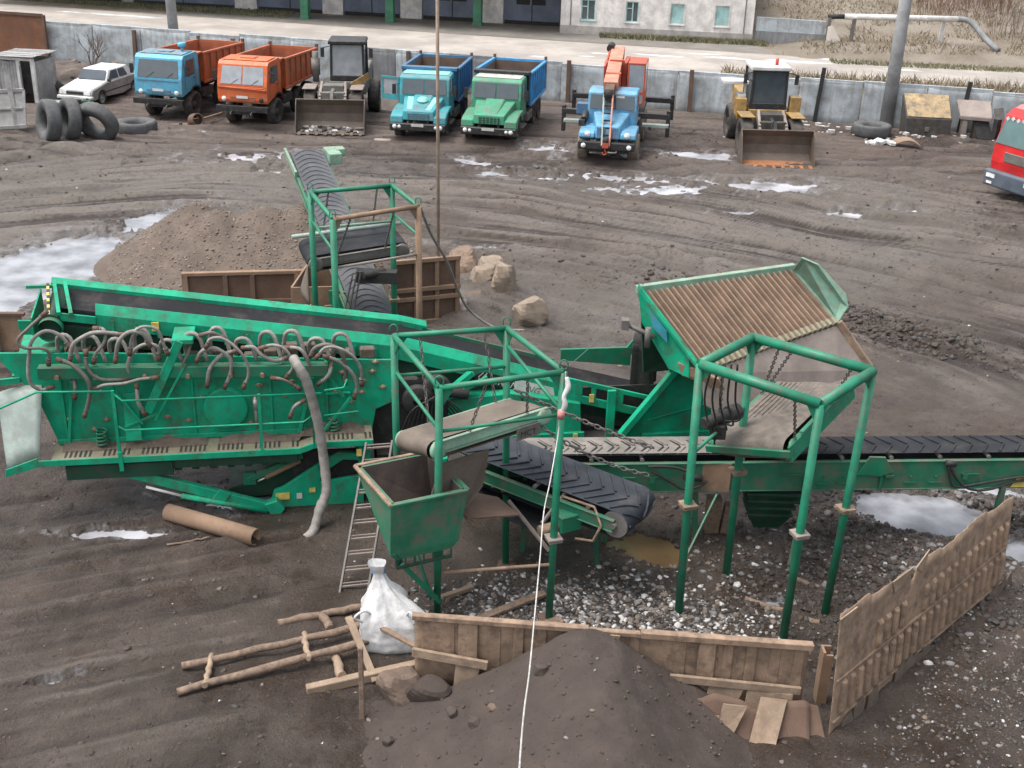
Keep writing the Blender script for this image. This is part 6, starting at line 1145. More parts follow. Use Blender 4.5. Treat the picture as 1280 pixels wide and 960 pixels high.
def arc_pts(cy, cz, r, a0, a1, n=8): return [(cy+r*math.cos(t), cz+r*math.sin(t)) for t in np.linspace(a0, a1, n)]
def axle_set(o, fy_, rys, r, w, track, mt='tyre'):
    for s in (-1, 1):
        wheel(o, (s*track, fy_, r), r, w, mt, side=s)
        for y in rys: wheel(o, (s*track, y, r), r, w, mt, side=s)
    for y in [fy_]+list(rys): MB().cyl((-track, y, r), (track, y, r), .09, 10).build('axle', M['chassis'], o)
def chassis_(o, y0, y1, z=.85):
    mb = MB()
    for s in (-1, 1): mb.bx(s*.42-.05, s*.42+.05, y0, y1, z, z+.25)
    for k in range(6): y = y0+(y1-y0)*(k+.5)/6; mb.bx(-.37, .37, y-.05, y+.05, z+.04, z+.2)
    mb.build('chassis', M['chassis'], o)
def dump_bed(o, y0, y1, z0, z1, zf, w, mo, mi_, ribs=6, canopy=.5, pins=True, mfront=None, load=.0):
    mb = MB(); h = w/2; t = .06
    for s in (-1, 1):
        x = s*h; mb.prism([(x, y0, z0), (x, y1, z0), (x, y1, z1), (x, y0, zf)], (-s*t, 0, 0))
    mb.bx(-h+t, h-t, y0, y1, z0, z0+.06); mb.prism([(-h+t, y1, z0), (h-t, y1, z0), (h-t, y1+.08, z1), (-h+t, y1+.08, z1)], (0, -t, 0))
    # the outside and inside differ only by wear and dirt, so the body takes one paint; the liner below is caked with soil
    bd_ = mb.build('dump_body', mo, o, bevel=.01)
    mb = MB(); mb.bx(-h+t+.01, h-t-.01, y0+.05, y1-.09, z0+.07, z0+.12); mb.bx(-h+t+.004, -h+t+.014, y0+.05, y1-.08, z0+.12, z1-.1); mb.bx(h-t-.014, h-t-.004, y0+.05, y1-.08, z0+.12, z1-.1); mb.bx(-h+t+.02, h-t-.02, y1-.10, y1-.085, z0+.12, z1-.1); mb.build('soiled_lining', mi_, bd_)
    mb = MB(); mb.prism([(-h, y0, z0), (h, y0, z0), (h, y0, zf), (-h, y0, zf)], (0, t, 0)); mb.bx(-h-.02, h+.02, y0-canopy, y0+.02, zf-.03, zf+.04); mb.bx(-h-.02, h+.02, y0-canopy-.02, y0-canopy+.04, zf-.10, zf+.04); mb.build('front_wall', mfront or mo, bd_, bevel=.01)
    mb = MB()
    for s in (-1, 1):
        for k in range(ribs):
            y = y0+.12+(y1-y0-.24)*k/(ribs-1); zz = zf+(z1-zf)*(y-y0)/(y1-y0); mb.bx(*(sorted((s*h, s*(h+.07)))), y-.05, y+.05, z0+.03, zz-.1)
        mb.prism([(s*h, y0, zf-.1), (s*h, y1, z1-.1), (s*h, y1, z1), (s*h, y0, zf)], (s*.09, 0, 0)); mb.bx(*(sorted((s*h, s*(h+.09)))), y0, y1, z0-.05, z0+.06)
    mb.build('body_ribs', mo, bd_, bevel=.008)
    if pins:
        for s in (-1, 1): MB().bx(s*h-.06, s*h+.06, y1-.02, y1+.14, z0, z1+.16).build('tailgate_pin', M['rust_dark'], bd_)
    mb = MB(); mb.bx(-.55, .55, y0+.1, y1-.1, z0-.2, z0-.05); mb.build('subframe', M['chassis'], o); return bd_
M['orange_lining'] = mat('orange_soiled_lining', (.34, .10, .045), .8, 0, .6, (.16, .10, .07), 1.5, .2, .1, .2)
def cabover(label, loc, rz, paint, roof, bed, split=False, beacon=False, dented=False):
    o = thing('dump_truck', label, 'truck', loc, rz, None, .98); chassis_(o, .3, 7.0); axle_set(o, 1.35, [4.5, 5.85], .66, .42, 1.02, 'tyre')
    prof = [(.04, 1.0), (-.02, 1.15), (0, 1.80), (.24, 2.72), (.40, 2.86), (1.7, 2.9), (1.86, 2.78), (1.92, 1.1), (1.85, 1.02)]+arc_pts(1.35, .62, .72, .62, math.pi-.9, 9)
    mb = MB(); mb.prism([(-1.22, y, z) for y, z in prof], (2.44, 0, 0)); cab = mb.build('cab', paint, o, bevel=.07, seg=3)
    mb = MB(); mb.prism([(-1.10, y, z) for y, z in ((.48, 2.89), (1.6, 2.925), (1.6, 2.94), (.5, 2.91))], (2.20, 0, 0)); mb.bx(-.35, .35, .85, 1.3, 2.92, 2.97); mb.build('roof_panel', roof, cab, bevel=.01)
    ws = lambda x, t: (x, .012+.225*t-.022, 1.86+.78*t)
    mb = MB(); 
    if split: mb.prism([ws(-1.05, 0), ws(-.03, 0), ws(-.03, 1), ws(-1.0, 1)], (0, .03, 0)); mb.prism([ws(.03, 0), ws(1.05, 0), ws(1.0, 1), ws(.03, 1)], (0, .03, 0))
    else: mb.prism([ws(-1.05, 0), ws(1.05, 0), ws(1.0, 1), ws(-1.0, 1)], (0, .03, 0))
    mb.build('windshield', M['glass_pale'] if split else M['glass'], cab)
    mb = MB()
    for x in (-.55, .45): mb.bar(ws(x, -.02), (x+.35, ws(0, .3)[1]-.02, ws(0, .3)[2]), .015, .015)
    mb.build('wiper', M['black'], cab)
    for s in (-1, 1):
        x = s*1.222; mb = MB(); mb.prism([(x, .42, 1.9), (x, 1.35, 1.9), (x, 1.35, 2.62), (x, .55, 2.62)], (s*.008, 0, 0)); mb.build('side_window', M['glass'], cab)
        mb = MB(); mb.bx(*sorted((x, x+s*.006)), .36, .375, 1.25, 2.7); mb.bx(*sorted((x, x+s*.006)), 1.42, 1.435, 1.3, 2.7); mb.bx(*sorted((x, x+s*.03)), 1.25, 1.38, 1.72, 1.76); mb.build('door_seam', M['black'], cab)
        mb = MB(); mb.bar((s*1.2, .3, 2.45), (s*1.42, .25, 2.45), .02, .02); mb.bx(*sorted((s*1.34, s*1.52)), .2, .25, 1.95, 2.4); mb.build('mirror', M['black'], cab)
        mb = MB(); mb.lathe([(0, .05), (.09, .045), (.115, 0)], (s*.92, -.02, 1.17), (0, -1, 0), 16); mb.build('headlight', M['lamp'] if not (dented and s > 0) else M['dark'], cab)
        MB().sweep([(0, 0)], [(0, 0)]) if False else None
        mb = MB(); A_ = arc_pts(1.35, .62, .74, .5, math.pi-.8, 10); B_ = arc_pts(1.35, .62, .66, .5, math.pi-.8, 10)
        for q in range(9): mb.hexa([(s*.85, *B_[q]), (s*1.25, *B_[q]), (s*1.25, *B_[q+1]), (s*.85, *B_[q+1]), (s*.85, *A_[q]), (s*1.25, *A_[q]), (s*1.25, *A_[q+1]), (s*.85, *A_[q+1])])
        mb.build('mudguard', M['black'], o)
    mb = MB(); mb.bx(-.62, .62, -.035, .0, 1.08, 1.30); mb.build('grille', paint if False else M['door_blue'] if not dented else M['rust'], cab)
    mb = MB()
    for k in range(6): mb.bx(-.6, .6, -.05, -.03, 1.10+.035*k, 1.115+.035*k)
    mb.build('grille_slats', paint, cab)
    mb = MB(); mb.bx(-.28, .28, -.075, -.055, 1.22, 1.34); mb.build('number_plate', M['white'], cab)
    mb = MB(); mb.bx(-1.05, 1.05, -.03, -.01, 1.70, 1.73)
    if dented: mb.prism([(-1.15, -.02, 1.62), (1.15, -.02, 1.5), (1.18, -.10, 1.66), (-1.18, -.08, 1.74)], (0, .08, 0))
    mb.build('hood_seam' if not dented else 'bent_hood', paint if dented else M['door_blue'], cab, bevel=.02 if dented else 0)
    mb = MB(); mb.bx(-1.27, 1.27, -.2, .08, .62, .88); mb.bx(-1.0, -.7, -.22, -.2, .68, .82); mb.bx(.7, 1.0, -.22, -.2, .68, .82); mb.bx(-.5, .5, -.1, .3, .48, .62); bp = mb.build('bumper', M['black'], o, bevel=.03, seg=2)
    mb = MB()
    for s in (-.5, .5): mb.tube([(s, -.2, .62), (s, -.36, .6), (s, -.36, .5), (s, -.2, .48)], .025, 6)
    mb.build('tow_hook', M['steel_grey'], bp)
    mb = MB(); mb.bx(.75, 1.2, 2.3, 3.4, .6, 1.05); mb.bx(-1.2, -.75, 2.3, 3.4, .6, 1.05); mb.build('fuel_tank', M['chassis'], o, bevel=.05)
    MB().bx(-1.0, 1.0, 1.92, 2.2, .9, 1.5).build('engine_block', M['dark'], o)
    if beacon: mb = MB(); mb.cyl((.72, 1.3, 2.92), (.72, 1.3, 3.15), .06, 10); mb.cyl((.72, 1.3, 3.15), (.72, 1.3, 3.33), .20, 14); mb.build('roof_vent', M['blue'], cab, bevel=.02)
    dump_bed(o, 2.25, 6.9, 1.35, 2.62, 2.78, 2.5, bed, M['orange_lining'], 7, .42)
    for ch_ in o.children:
        if not ch_.name.startswith(('wheel', 'axle')): ch_.location.z += .24
    return o
cabover('sky blue cab-over dump truck with an orange body, a vent on its worn roof', (-16.85, 56.7, 0), R(-12), M['blue'], M['roof_worn'], M['orange_bed'], False, True)
cabover('all orange cab-over dump truck with a dented nose', (-12.7, 55.6, 0), R(-10), M['orange'], M['orange'], M['orange_bed'], True, False, True)

def bonneted(label, loc, rz, paint, roof, bed, door_open=False, worn=False):
    o = thing('dump_truck', label, 'truck', loc, rz, None, .985); chassis_(o, .1, 7.6, .8); axle_set(o, 1.0, [5.3, 6.7], .56, .38, 1.02)
    # hood, tapering forward, with broad flat wings
    mb = MB(); hb = [(-.72, .0, 1.0), (.72, .0, 1.0), (.95, 1.7, 1.0), (-.95, 1.7, 1.0), (-.70, .06, 1.42), (.70, .06, 1.42), (.95, 1.7, 1.82), (-.95, 1.7, 1.82)]; mb.hexa(hb)
    mb.hexa([(-.36, .1, 1.42), (.36, .1, 1.42), (.5, 1.6, 1.79), (-.5, 1.6, 1.79), (-.28, .25, 1.50), (.28, .25, 1.50), (.42, 1.55, 1.90), (-.42, 1.55, 1.90)])
    hd_ = mb.build('hood', paint, o, bevel=.05, seg=3)
    if worn: mb = MB(); mb.hexa([(-.55, .2, 1.44), (.55, .2, 1.44), (.75, 1.5, 1.76), (-.75, 1.5, 1.76), (-.55, .2, 1.475), (.55, .2, 1.475), (.75, 1.5, 1.80), (-.75, 1.5, 1.80)]); mb.lathe([(0, .12), (.2, .11), (.27, .0)], (.05, .95, 1.75), (0, -.2, 1), 16); mb.build('faded_hood_top', M['teal_pale'], hd_, bevel=.02)
    mb = MB(); mb.bx(-.48, .48, -.03, .02, 1.03, 1.34); gl = mb.build('grille', M['green_dark'] if not worn else M['door_blue'], hd_)
    mb = MB()
    for k in range(6): mb.bx(-.47+.17*k-.01, -.47+.17*k+.03, -.05, -.03, 1.03, 1.34)
    for k in range(4): mb.bx(-.47, .47, -.048, -.03, 1.06+.08*k, 1.075+.08*k)
    mb.build('grille_bars', paint, gl)
    for s in (-1, 1):
        mb = MB(); W_ = [(-.02, .86), (.02, 1.18), (.35, 1.30), (1.1, 1.42), (1.7, 1.42), (1.72, 1.0)]+arc_pts(1.0, .56, .68, .55, math.pi-.35, 9); mb.prism([(s*.70, y, z) for y, z in W_], (s*.58, 0, 0)); mb.build('wing', paint, o, bevel=.06, seg=3)
        mb = MB(); mb.lathe([(0, .05), (.085, .045), (.11, 0)], (s*1.05, -.16, .74), (0, -1, 0), 14); mb.lathe([(0, .04), (.07, .035), (.09, 0)], (s*.84, -.16, .74), (0, -1, 0), 14); mb.build('headlight', M['lamp'], o)
    mb = MB(); mb.bx(-1.28, 1.28, -.18, .05, .56, .88); mb.bx(-1.28, -.7, -.1, .4, .52, .6); mb.bx(.7, 1.28, -.1, .4, .52, .6); bp = mb.build('bumper', M['black'], o, bevel=.03)
    mb = MB(); mb.bx(-.28, .28, -.2, -.18, .76, .89); mb.build('number_plate', M['white'], bp)
    cp_ = [(1.55, 1.0), (1.55, 1.83), (1.72, 2.62), (1.9, 2.74), (2.85, 2.76), (3.0, 2.62), (3.02, 1.0)]
    mb = MB(); mb.prism([(-1.18, y, z) for y, z in cp_], (2.36, 0, 0)); cab = mb.build('cab', paint, o, bevel=.07, seg=3)
    mb = MB(); mb.bx(-1.06, 1.06, 1.92, 2.88, 2.752, 2.775); mb.build('roof_panel', roof, cab, bevel=.01)
    ws = lambda x, t: (x, 1.515+.165*t, 1.90+.66*t)
    mb = MB(); mb.prism([ws(-1.04, 0), ws(-.025, 0), ws(-.025, 1), ws(-1.0, 1)], (0, .03, 0)); mb.prism([ws(.025, 0), ws(1.04, 0), ws(1.0, 1), ws(.025, 1)], (0, .03, 0)); mb.build('windshield', M['glass'], cab)
    if worn: mb = MB(); mb.box((-.15, 1.62, 1.97), (.1, .03, .12)); mb.box((.75, 1.62, 1.97), (.2, .03, .1)); mb.build('dashboard_litter', M['white'], cab)
    for s in (-1, 1):
        x = s*1.182; mb = MB(); mb.prism([(x, 1.8, 1.85), (x, 2.6, 1.85), (x, 2.6, 2.52), (x, 1.9, 2.52)], (s*.008, 0, 0)); mb.build('side_window', M['glass'], cab)
        mb = MB(); mb.bx(*sorted((x, x+s*.006)), 1.74, 1.752, 1.1, 2.6); mb.bx(*sorted((x, x+s*.006)), 2.68, 2.692, 1.1, 2.6); mb.bx(*sorted((x, x+s*.03)), 2.5, 2.62, 1.65, 1.69); mb.build('door_seam', M['black'], cab)
        mb = MB(); mb.bar((s*1.16, 1.7, 2.3), (s*1.4, 1.6, 2.3), .02, .02); mb.bx(*sorted((s*1.33, s*1.5)), 1.56, 1.6, 1.85, 2.3); mb.build('mirror', M['black'], cab)
        mb = MB(); mb.bx(*sorted((s*.75, s*1.25)), 3.2, 4.4, .55, 1.0); mb.build('fuel_tank', M['steel_grey'], o, bevel=.05); MB().bx(*sorted((s*.9, s*1.25)), 1.75, 2.9, .5, .58).build('step', M['steel_grey'], o)
    if door_open:
        d = thing if False else None; ang = R(72); mb = MB(); c_, s_ = math.cos(ang), math.sin(ang)
        def dp(u, z, t=0): return (-1.2-u*s_-t*c_, 1.75+u*c_*1.0-t*s_+0, z)
        for u0, u1, za, zb in ((0, .95, 1.55, 1.8), (0, .1, 1.8, 2.6), (.85, .95, 1.8, 2.6), (.1, .85, 2.5, 2.6)): mb.hexa([dp(u0, za), dp(u1, za), dp(u1, za, .06), dp(u0, za, .06), dp(u0, zb), dp(u1, zb), dp(u1, zb, .06), dp(u0, zb, .06)])
        do = mb.build('open_door', paint, o); mb = MB(); mb.hexa([dp(0, 1.0), dp(.95, 1.0), dp(.95, 1.0, .06), dp(0, 1.0, .06), dp(0, 1.55), dp(.95, 1.55), dp(.95, 1.55, .06), dp(0, 1.55, .06)]); mb.build('door_lower_panel', M['loader_grey'] if False else M['plate_grey'], do); mb = MB(); mb.hexa([dp(.1, 1.8, .02), dp(.85, 1.8, .02), dp(.85, 1.8, .03), dp(.1, 1.8, .03), dp(.1, 2.5, .02), dp(.85, 2.5, .02), dp(.85, 2.5, .03), dp(.1, 2.5, .03)]); mb.build('door_window', M['glass_pale'], do)
    dump_bed(o, 3.2, 7.6, 1.35, 2.75, 2.88, 2.6, bed, M['bed_inner'], 8, .35, True, M['bed_blue'] if worn else M['black'])
    MB().bx(-1.0, 1.0, 3.02, 3.2, .9, 1.6).build('engine_block', M['dark'], o)
    return o
bonneted('teal dump truck with a faded hood and its cab door hanging open', (-4.55, 54.0, 0), R(-6), M['teal'], M['teal_pale'], M['bed_blue'], True, True)
bonneted('green bonneted dump truck with a bright blue body', (-1.38, 53.6, 0), R(-10), M['kgreen'], M['white_green'], mat('bright_blue_body', (.05, .33, .66), .45, 0, .3, (.14, .13, .12), 1.3, .15, .04, .05))

# ---- truck crane
ck = thing('truck_crane', 'light blue truck crane with a red operator cab and folded boom', 'truck crane', (3.68, 50.6, 0), R(-9), None, .98)
chassis_(ck, .2, 8.6, .95)
for s in (-1, 1):
    wheel(ck, (s*1.10, 1.15, .64), .64, .46, 'tyre_muddy', side=s)
    for y in (5.6, 7.0): wheel(ck, (s*1.03, y, .62), .62, .44, 'tyre_muddy', side=s)
CB = M['crane_blue']
mb = MB(); mb.hexa([(-.55, .12, 1.15), (.55, .12, 1.15), (.85, 1.9, 1.15), (-.85, 1.9, 1.15), (-.50, .2, 1.72), (.50, .2, 1.72), (.82, 1.9, 2.05), (-.82, 1.9, 2.05)]); hd_ = mb.build('hood', CB, ck, bevel=.08, seg=3)
for s in (-1, 1):
    mb = MB()
    for k in range(4): x = s*(.13+.1*k); mb.bx(x-.025, x+.025, .13, .17, 1.22, 1.66)
    mb.build('grille', M['door_blue'], hd_)
    mb = MB(); W_ = [(.05, 1.2), (.1, 1.42), (.5, 1.5), (1.7, 1.5), (1.9, 1.3), (1.95, 1.0)]+arc_pts(1.15, .62, .76, .45, math.pi-.55, 9); mb.prism([(s*.55, y, z) for y, z in W_], (s*.68, 0, 0)); mb.build('wing', CB, ck, bevel=.06, seg=3)
    mb = MB(); mb.lathe([(0, .06), (.1, .05), (.13, 0)], (s*.85, .06, 1.36), (0, -1, 0), 16); mb.build('headlight', M['lamp'], ck)
    mb = MB(); mb.lathe([(0, .05), (.085, .045), (.105, 0)], (s*.98, -.22, .92), (0, -1, 0), 16); mb.build('fog_lamp', M['lamp'], ck)
mb = MB(); mb.bx(-1.22, 1.22, -.2, .06, .75, 1.08); mb.bx(-.9, .9, -.05, .4, .62, .75); bp = mb.build('bumper', M['black'], ck, bevel=.04, seg=2)
mb = MB(); mb.tube([(.12, -.2, .72), (.12, -.45, .72), (.45, -.45, .72), (.45, -.2, .72)], .04, 8); mb.build('tow_hook', M['steel_grey'], bp)
cp_ = [(1.75, 1.3), (1.72, 2.08), (1.9, 2.78), (2.05, 2.9), (3.1, 2.9), (3.22, 2.78), (3.25, 1.3)]
mb = MB(); mb.prism([(-1.08, y, z) for y, z in cp_], (2.16, 0, 0)); cab = mb.build('cab', CB, ck, bevel=.1, seg=3)
ws = lambda x, t: (x, 1.685+.16*t, 2.14+.58*t)
for a, b in ((-.98, -.06), (.06, .98)): mb = MB(); mb.prism([ws(a, 0), ws(b, 0), ws(b*.97, 1), ws(a*.97, 1)], (0, .03, 0)); mb.build('windshield', M['glass'], cab)
for s in (-1, 1): x = s*1.082; mb = MB(); mb.prism([(x, 2.0, 2.1), (x, 2.9, 2.1), (x, 2.9, 2.7), (x, 2.1, 2.7)], (s*.008, 0, 0)); mb.build('side_window', M['glass'], cab)
mb = MB(); mb.box((.35, 1.72, 2.68), (.35, .02, .08)); mb.build('sun_strip', M['white'], cab)
mb = MB(); mb.bx(-1.15, 1.15, 3.3, 8.6, 1.2, 1.42); mb.build('deck', M['chassis'], ck, bevel=.02)
for y, nm in ((4.1, 'a'), (8.0, 'b')):
    mb = MB(); mb.bx(-2.45, 2.45, y-.12, y+.12, 1.35, 1.6)
    for s in (-1, 1): mb.bx(s*2.4-.09, s*2.4+.09, y-.1, y+.1, .55, 1.75)
    mb.build('outrigger', M['black'], ck, bevel=.02)
for q in ((1.25, 2.45), (-2.35, -1.3)): MB().bx(*q, 3.6, 3.95, 1.05, 1.18).build('outrigger_deck', M['galv'], ck, bevel=.01)
mb = MB(); mb.bx(-1.75, -1.2, 3.4, 3.8, 1.5, 2.0); mb.build('side_locker', M['bed_blue'], ck, bevel=.03); mb = MB(); mb.bx(-1.35, -1.1, .9, 1.6, 1.5, 1.75); mb.cyl((-1.15, 1.2, 1.7), (-1.15, 1.8, 1.9), .16, 10); mb.build('air_filter', M['black'], ck)
mb = MB(); mb.cyl((0, 5.6, 1.42), (0, 5.6, 1.75), .75, 24); mb.build('slew_ring', M['dark'], ck)
RD = M['crane_red']; mb = MB(); mb.bx(-.95, .45, 4.7, 7.6, 1.75, 2.0); mb.bx(-.75, -.55, 5.2, 7.2, 2.0, 3.6); mb.bx(.1, .3, 5.2, 7.2, 2.0, 3.6); mb.bx(-.95, .5, 7.2, 7.9, 1.8, 2.9); tr = mb.build('turntable', RD, ck, bevel=.02)
x0, x1, y0, y1, z0, z1 = .42, 1.22, 4.2, 5.9, 1.9, 3.75; oc = MB()
for x in (x0, x1-.07):
    for y in (y0, y1-.07): oc.bx(x, x+.07, y, y+.07, z0, z1)
oc.bx(x0, x1, y0, y1, z1-.05, z1+.03); oc.bx(x0+.07, x1-.07, y0, y0+.05, z0, z0+.1); oc.bx(x0+.07, x1-.07, y0, y0+.05, z0+.48, z0+.62); oc.bx(x0+.02, x1-.02, y0+.1, y1, z0, z0+.08); oc.bx(x0, x0+.04, y0+.07, y1-.07, z0, z0+.6); oc.bx(x1-.04, x1, y0+.07, y1-.07, z0, z0+.6); oc.bx(x0, x1, y1-.05, y1, z0, z1-.05)
ob = oc.build('operator_cab', RD, ck, bevel=.015)
mb = MB(); mb.bx(x0+.07, x1-.07, y0+.015, y0+.03, z0+.62, z1-.06); mb.bx(x0+.07, x1-.07, y0+.015, y0+.03, z0+.1, z0+.48); mb.build('cab_window', M['glass_pale'], ob)
mb = MB(); mb.bx(x1-.02, x1-.012, y0+.08, y1-.1, z0+.62, z1-.08); mb.bx(x0+.012, x0+.02, y0+.08, y1-.1, z0+.62, z1-.08); mb.build('cab_window', M['glass'], ob)
ba, bb_ = Vector((-.32, 7.3, 3.75)), Vector((-.14, 2.0, 3.0))
mb = MB(); mb.bar(ba, bb_, .62, .55); bm = mb.build('boom', M['crane_pale'], ck, bevel=.02)
mb = MB(); mb.bar(ba+Vector((-.36, -.3, -.1)), ba+Vector((-.36, -2.6, -.5)), .08, .5); mb.bar(bb_+Vector((0, 1.1, .17)), bb_+Vector((0, 1.25, .19)), .68, .6); mb.bar(bb_+Vector((0, 2.9, .46)), bb_+Vector((0, 3.0, .47)), .68, .6); mb.build('boom_band', RD, bm, bevel=.01)
mb = MB(); mb.cyl(ba+Vector((-.34, -.5, .2)), ba+Vector((-.34, .2, .25)), .18, 12); mb.build('cable_drum', M['dark'], bm)
mb = MB(); mb.bar(bb_, bb_+Vector((0, -.9, -.2)), .42, .42); mb.build('boom_section', M['rust_dark'], bm, bevel=.02)
ta = bb_+Vector((0, -.85, -.15)); tb = Vector((-.02, -.32, .95))
for s in (-1, 1): MB().bar(ta+Vector((s*.2, 0, 0)), tb+Vector((s*.16, 0, 0)), .07, .16).build('jib_rail', M['crane_pale'] if s > 0 else M['galv'], bm, bevel=.01)
mb = MB()
for k in range(7): p = ta.lerp(tb, (k+.5)/7); mb.bar(p+Vector((-.18, 0, 0)), p+Vector((.18, 0, 0)), .05, .07)
mb.cyl(ta+Vector((-.18, 0, .05)), ta+Vector((.18, 0, .05)), .2, 16); mb.cyl(tb+Vector((-.12, 0, .25)), tb+Vector((.12, 0, .25)), .14, 14); mb.build('jib_lacing', M['dark'], bm)
mb = MB(); mb.box(tb+Vector((0, -.03, .12)), (.26, .18, .34)); mb.tube([tb+Vector((0, 0, -.05)), tb+Vector((0, 0, -.2)), tb+Vector((.08, 0, -.3)), tb+Vector((-.06, 0, -.36)), tb+Vector((-.12, 0, -.26))], .035, 8, 0, 4); mb.build('hook_block', RD, bm, bevel=.02)

# ---- wheel loaders
def loader(label, loc, rz, body, cabm, bucketm, r=.78, filled=False, yellow=False, bw=2.9, artic=0):
    o = thing('wheel_loader', label, 'wheel loader', loc, rz, None, VS)
    # bucket: curved shell open to the front, tilted a little back
    prof = [(-.02, .06), (.35, .02), (.75, .10), (1.0, .38), (1.06, .75), (.95, 1.15), (.72, 1.42)]
    prof2 = [(.72-.03, 1.38), (.90, 1.12), (.99, .76), (.94, .42), (.72, .15), (.35, .07), (0, .10)]
    mb = MB(); mb.prism([(-bw/2, y, z) for y, z in prof+prof2], (bw, 0, 0))
    for s in (-1, 1): mb.prism([(s*bw/2, y, z) for y, z in ((-.02, .06), (.35, .02), (.75, .10), (1.0, .38), (1.06, .75), (.95, 1.15), (.72, 1.42), (.45, 1.2), (.12, .5))], (-s*.04, 0, 0))
    bk = mb.build('bucket', bucketm, o, bevel=.01)
    for k in range(8):
        x = -bw/2+.18+(bw-.36)*k/7; mb = MB(); mb.hexa([(x-.07, -.2, .05), (x+.07, -.2, .05), (x+.08, .12, .05), (x-.08, .12, .05), (x-.06, -.2, .08), (x+.06, -.2, .08), (x+.08, .12, .14), (x-.08, .12, .14)]); mb.build('bucket_tooth', M['bucket_rust'] if yellow else M['bucket'], bk)
    if yellow: mb = MB(); mb.prism([(-bw/2+.05, y, z) for y, z in ((.06, .11), (.35, .085), (.70, .165), (.70, .172), (.35, .09), (.06, .118))], (bw-.1, 0, 0)); mb.build('rusty_floor', M['bucket_rust'], bk)
    for s in (-1, 1):
        mb = MB(); mb.bar((s*.55, 1.22, .6), (s*.55, 1.7, 1.25), .12, .28); mb.bar((s*.55, 1.7, 1.25), (s*.5, 2.5, 1.75), .12, .3); mb.build('lift_arm', M['plate_grey'], o, bevel=.02)
        mb = MB(); mb.cyl((s*.38, 1.3, .8), (s*.38, 2.4, 1.2), .07, 10); mb.build('lift_ram', M['steel_grey'], o)
    mb = MB(); mb.cyl((0, 1.25, 1.1), (0, 2.3, 1.7), .1, 12); mb.bar((0, 1.2, 1.1), (0, 1.5, 1.55), .14, .3); mb.bar((0, 1.5, 1.5), (0, 1.75, .9), .12, .2); mb.build('tilt_linkage', M['steel_grey'] if not yellow else M['black'], o, bevel=.01)
    mb = MB(); mb.bx(-.55, .55, 1.7, 3.0, .7, 1.5); mb.bx(-.45, .45, 2.0, 2.7, 1.5, 1.75); mb.bx(-.5, .5, 3.0, 4.0, .7, 1.2); mb.build('front_frame', M['loader_grey'] if not yellow else M['chassis'], o, bevel=.02)
    for s in (-1, 1):
        wheel(o, (s*1.02, 2.2, r), r, .52, 'tyre', 'chassis', .5, s); wheel(o, (s*1.02+artic, 5.2, r), r, .52, 'tyre', 'chassis', .5, s)
        mb = MB(); mb.bx(*sorted((s*.74, s*1.32)), 1.75, 2.85, 2*r+.08, 2*r+.14); mb.hexa([(s*.74, 2.85, 2*r-.2), (s*1.32, 2.85, 2*r-.2), (s*1.32, 2.95, 2*r-.2), (s*.74, 2.95, 2*r-.2), (s*.74, 2.8, 2*r+.14), (s*1.32, 2.8, 2*r+.14), (s*1.32, 2.9, 2*r+.14), (s*.74, 2.9, 2*r+.14)]); mb.build('mudguard', M['plate_grey'] if not yellow else M['yellow'], o, bevel=.02)
        MB().cyl((-1, 2.2, r), (1, 2.2, r), .14, 10).build('axle', M['chassis'], o) if s > 0 else None
    a = artic
    mb = MB(); mb.bx(-.85+a, .85+a, 4.6, 6.8, 1.0, 2.1); mb.bx(-.9+a, .9+a, 6.6, 6.9, .8, 1.9); mb.build('engine_hood', body, o, bevel=.06, seg=2)
    mb = MB(); mb.bx(-.82+a, .82+a, 3.0, 4.6, 1.2, 1.75); mb.build('cab_base', body, o, bevel=.03)
    cz0, cz1 = 1.75, 3.35; P = [(-.72+a, 3.1), (.72+a, 3.1), (.78+a, 4.5), (-.78+a, 4.5)]; mb = MB()
    for x, y in P: mb.bar((x, y, cz0), (x*.96+a*.04, y+(.06 if y < 4 else -.05), cz1), .10, .10)
    mb.bx(-.75+a, .75+a, 3.05, 3.15, cz0, cz0+.25); cb = mb.build('cab', M['black'], o, bevel=.02)
    MB().bx(-.82+a, .82+a, 3.02, 4.62, cz1-.02, cz1+.14).build('cab_roof', cabm, cb, bevel=.03)
    mb = MB(); mb.hexa([(-.68+a, 3.1, cz0+.2), (.68+a, 3.1, cz0+.2), (.68+a, 3.13, cz0+.2), (-.68+a, 3.13, cz0+.2), (-.66+a, 3.17, cz1-.05), (.66+a, 3.17, cz1-.05), (.66+a, 3.2, cz1-.05), (-.66+a, 3.2, cz1-.05)]); mb.build('windshield', M['glass_pale'] if not yellow else M['glass'], cb)
    for s in (-1, 1): mb = MB(); mb.bx(*sorted((s*.73+a, s*.75+a)), 3.2, 4.45, cz0+.25, cz1-.05); mb.build('side_window', M['glass'], cb)
    mb = MB(); mb.bx(-.7+a, .7+a, 4.42, 4.44, cz0+.25, cz1-.05); mb.build('rear_window', M['glass'], cb)
    mb = MB(); mb.bx(-.25+a, .25+a, 3.75, 4.2, cz0, cz0+.75); mb.build('seat', M['white'] if yellow else M['dark'], cb, bevel=.05)
    for s in (-1, 1): mb = MB(); mb.bar((s*.75+a, 3.1, cz1-.1), (s*1.05+a, 3.0, cz1-.15), .03, .03); mb.bx(*sorted((s*.98+a, s*1.14+a)), 2.96, 3.0, cz1-.55, cz1-.15); mb.build('mirror', M['black'], cb)
    return o, cb
lg, lgc = loader('grimy grey wheel loader with rubble in its bucket and a tall exhaust', (-8.65, 54.85, 0), R(3), M['loader_grey'], M['black'], M['bucket'], .76, True, False, 2.95, .55)
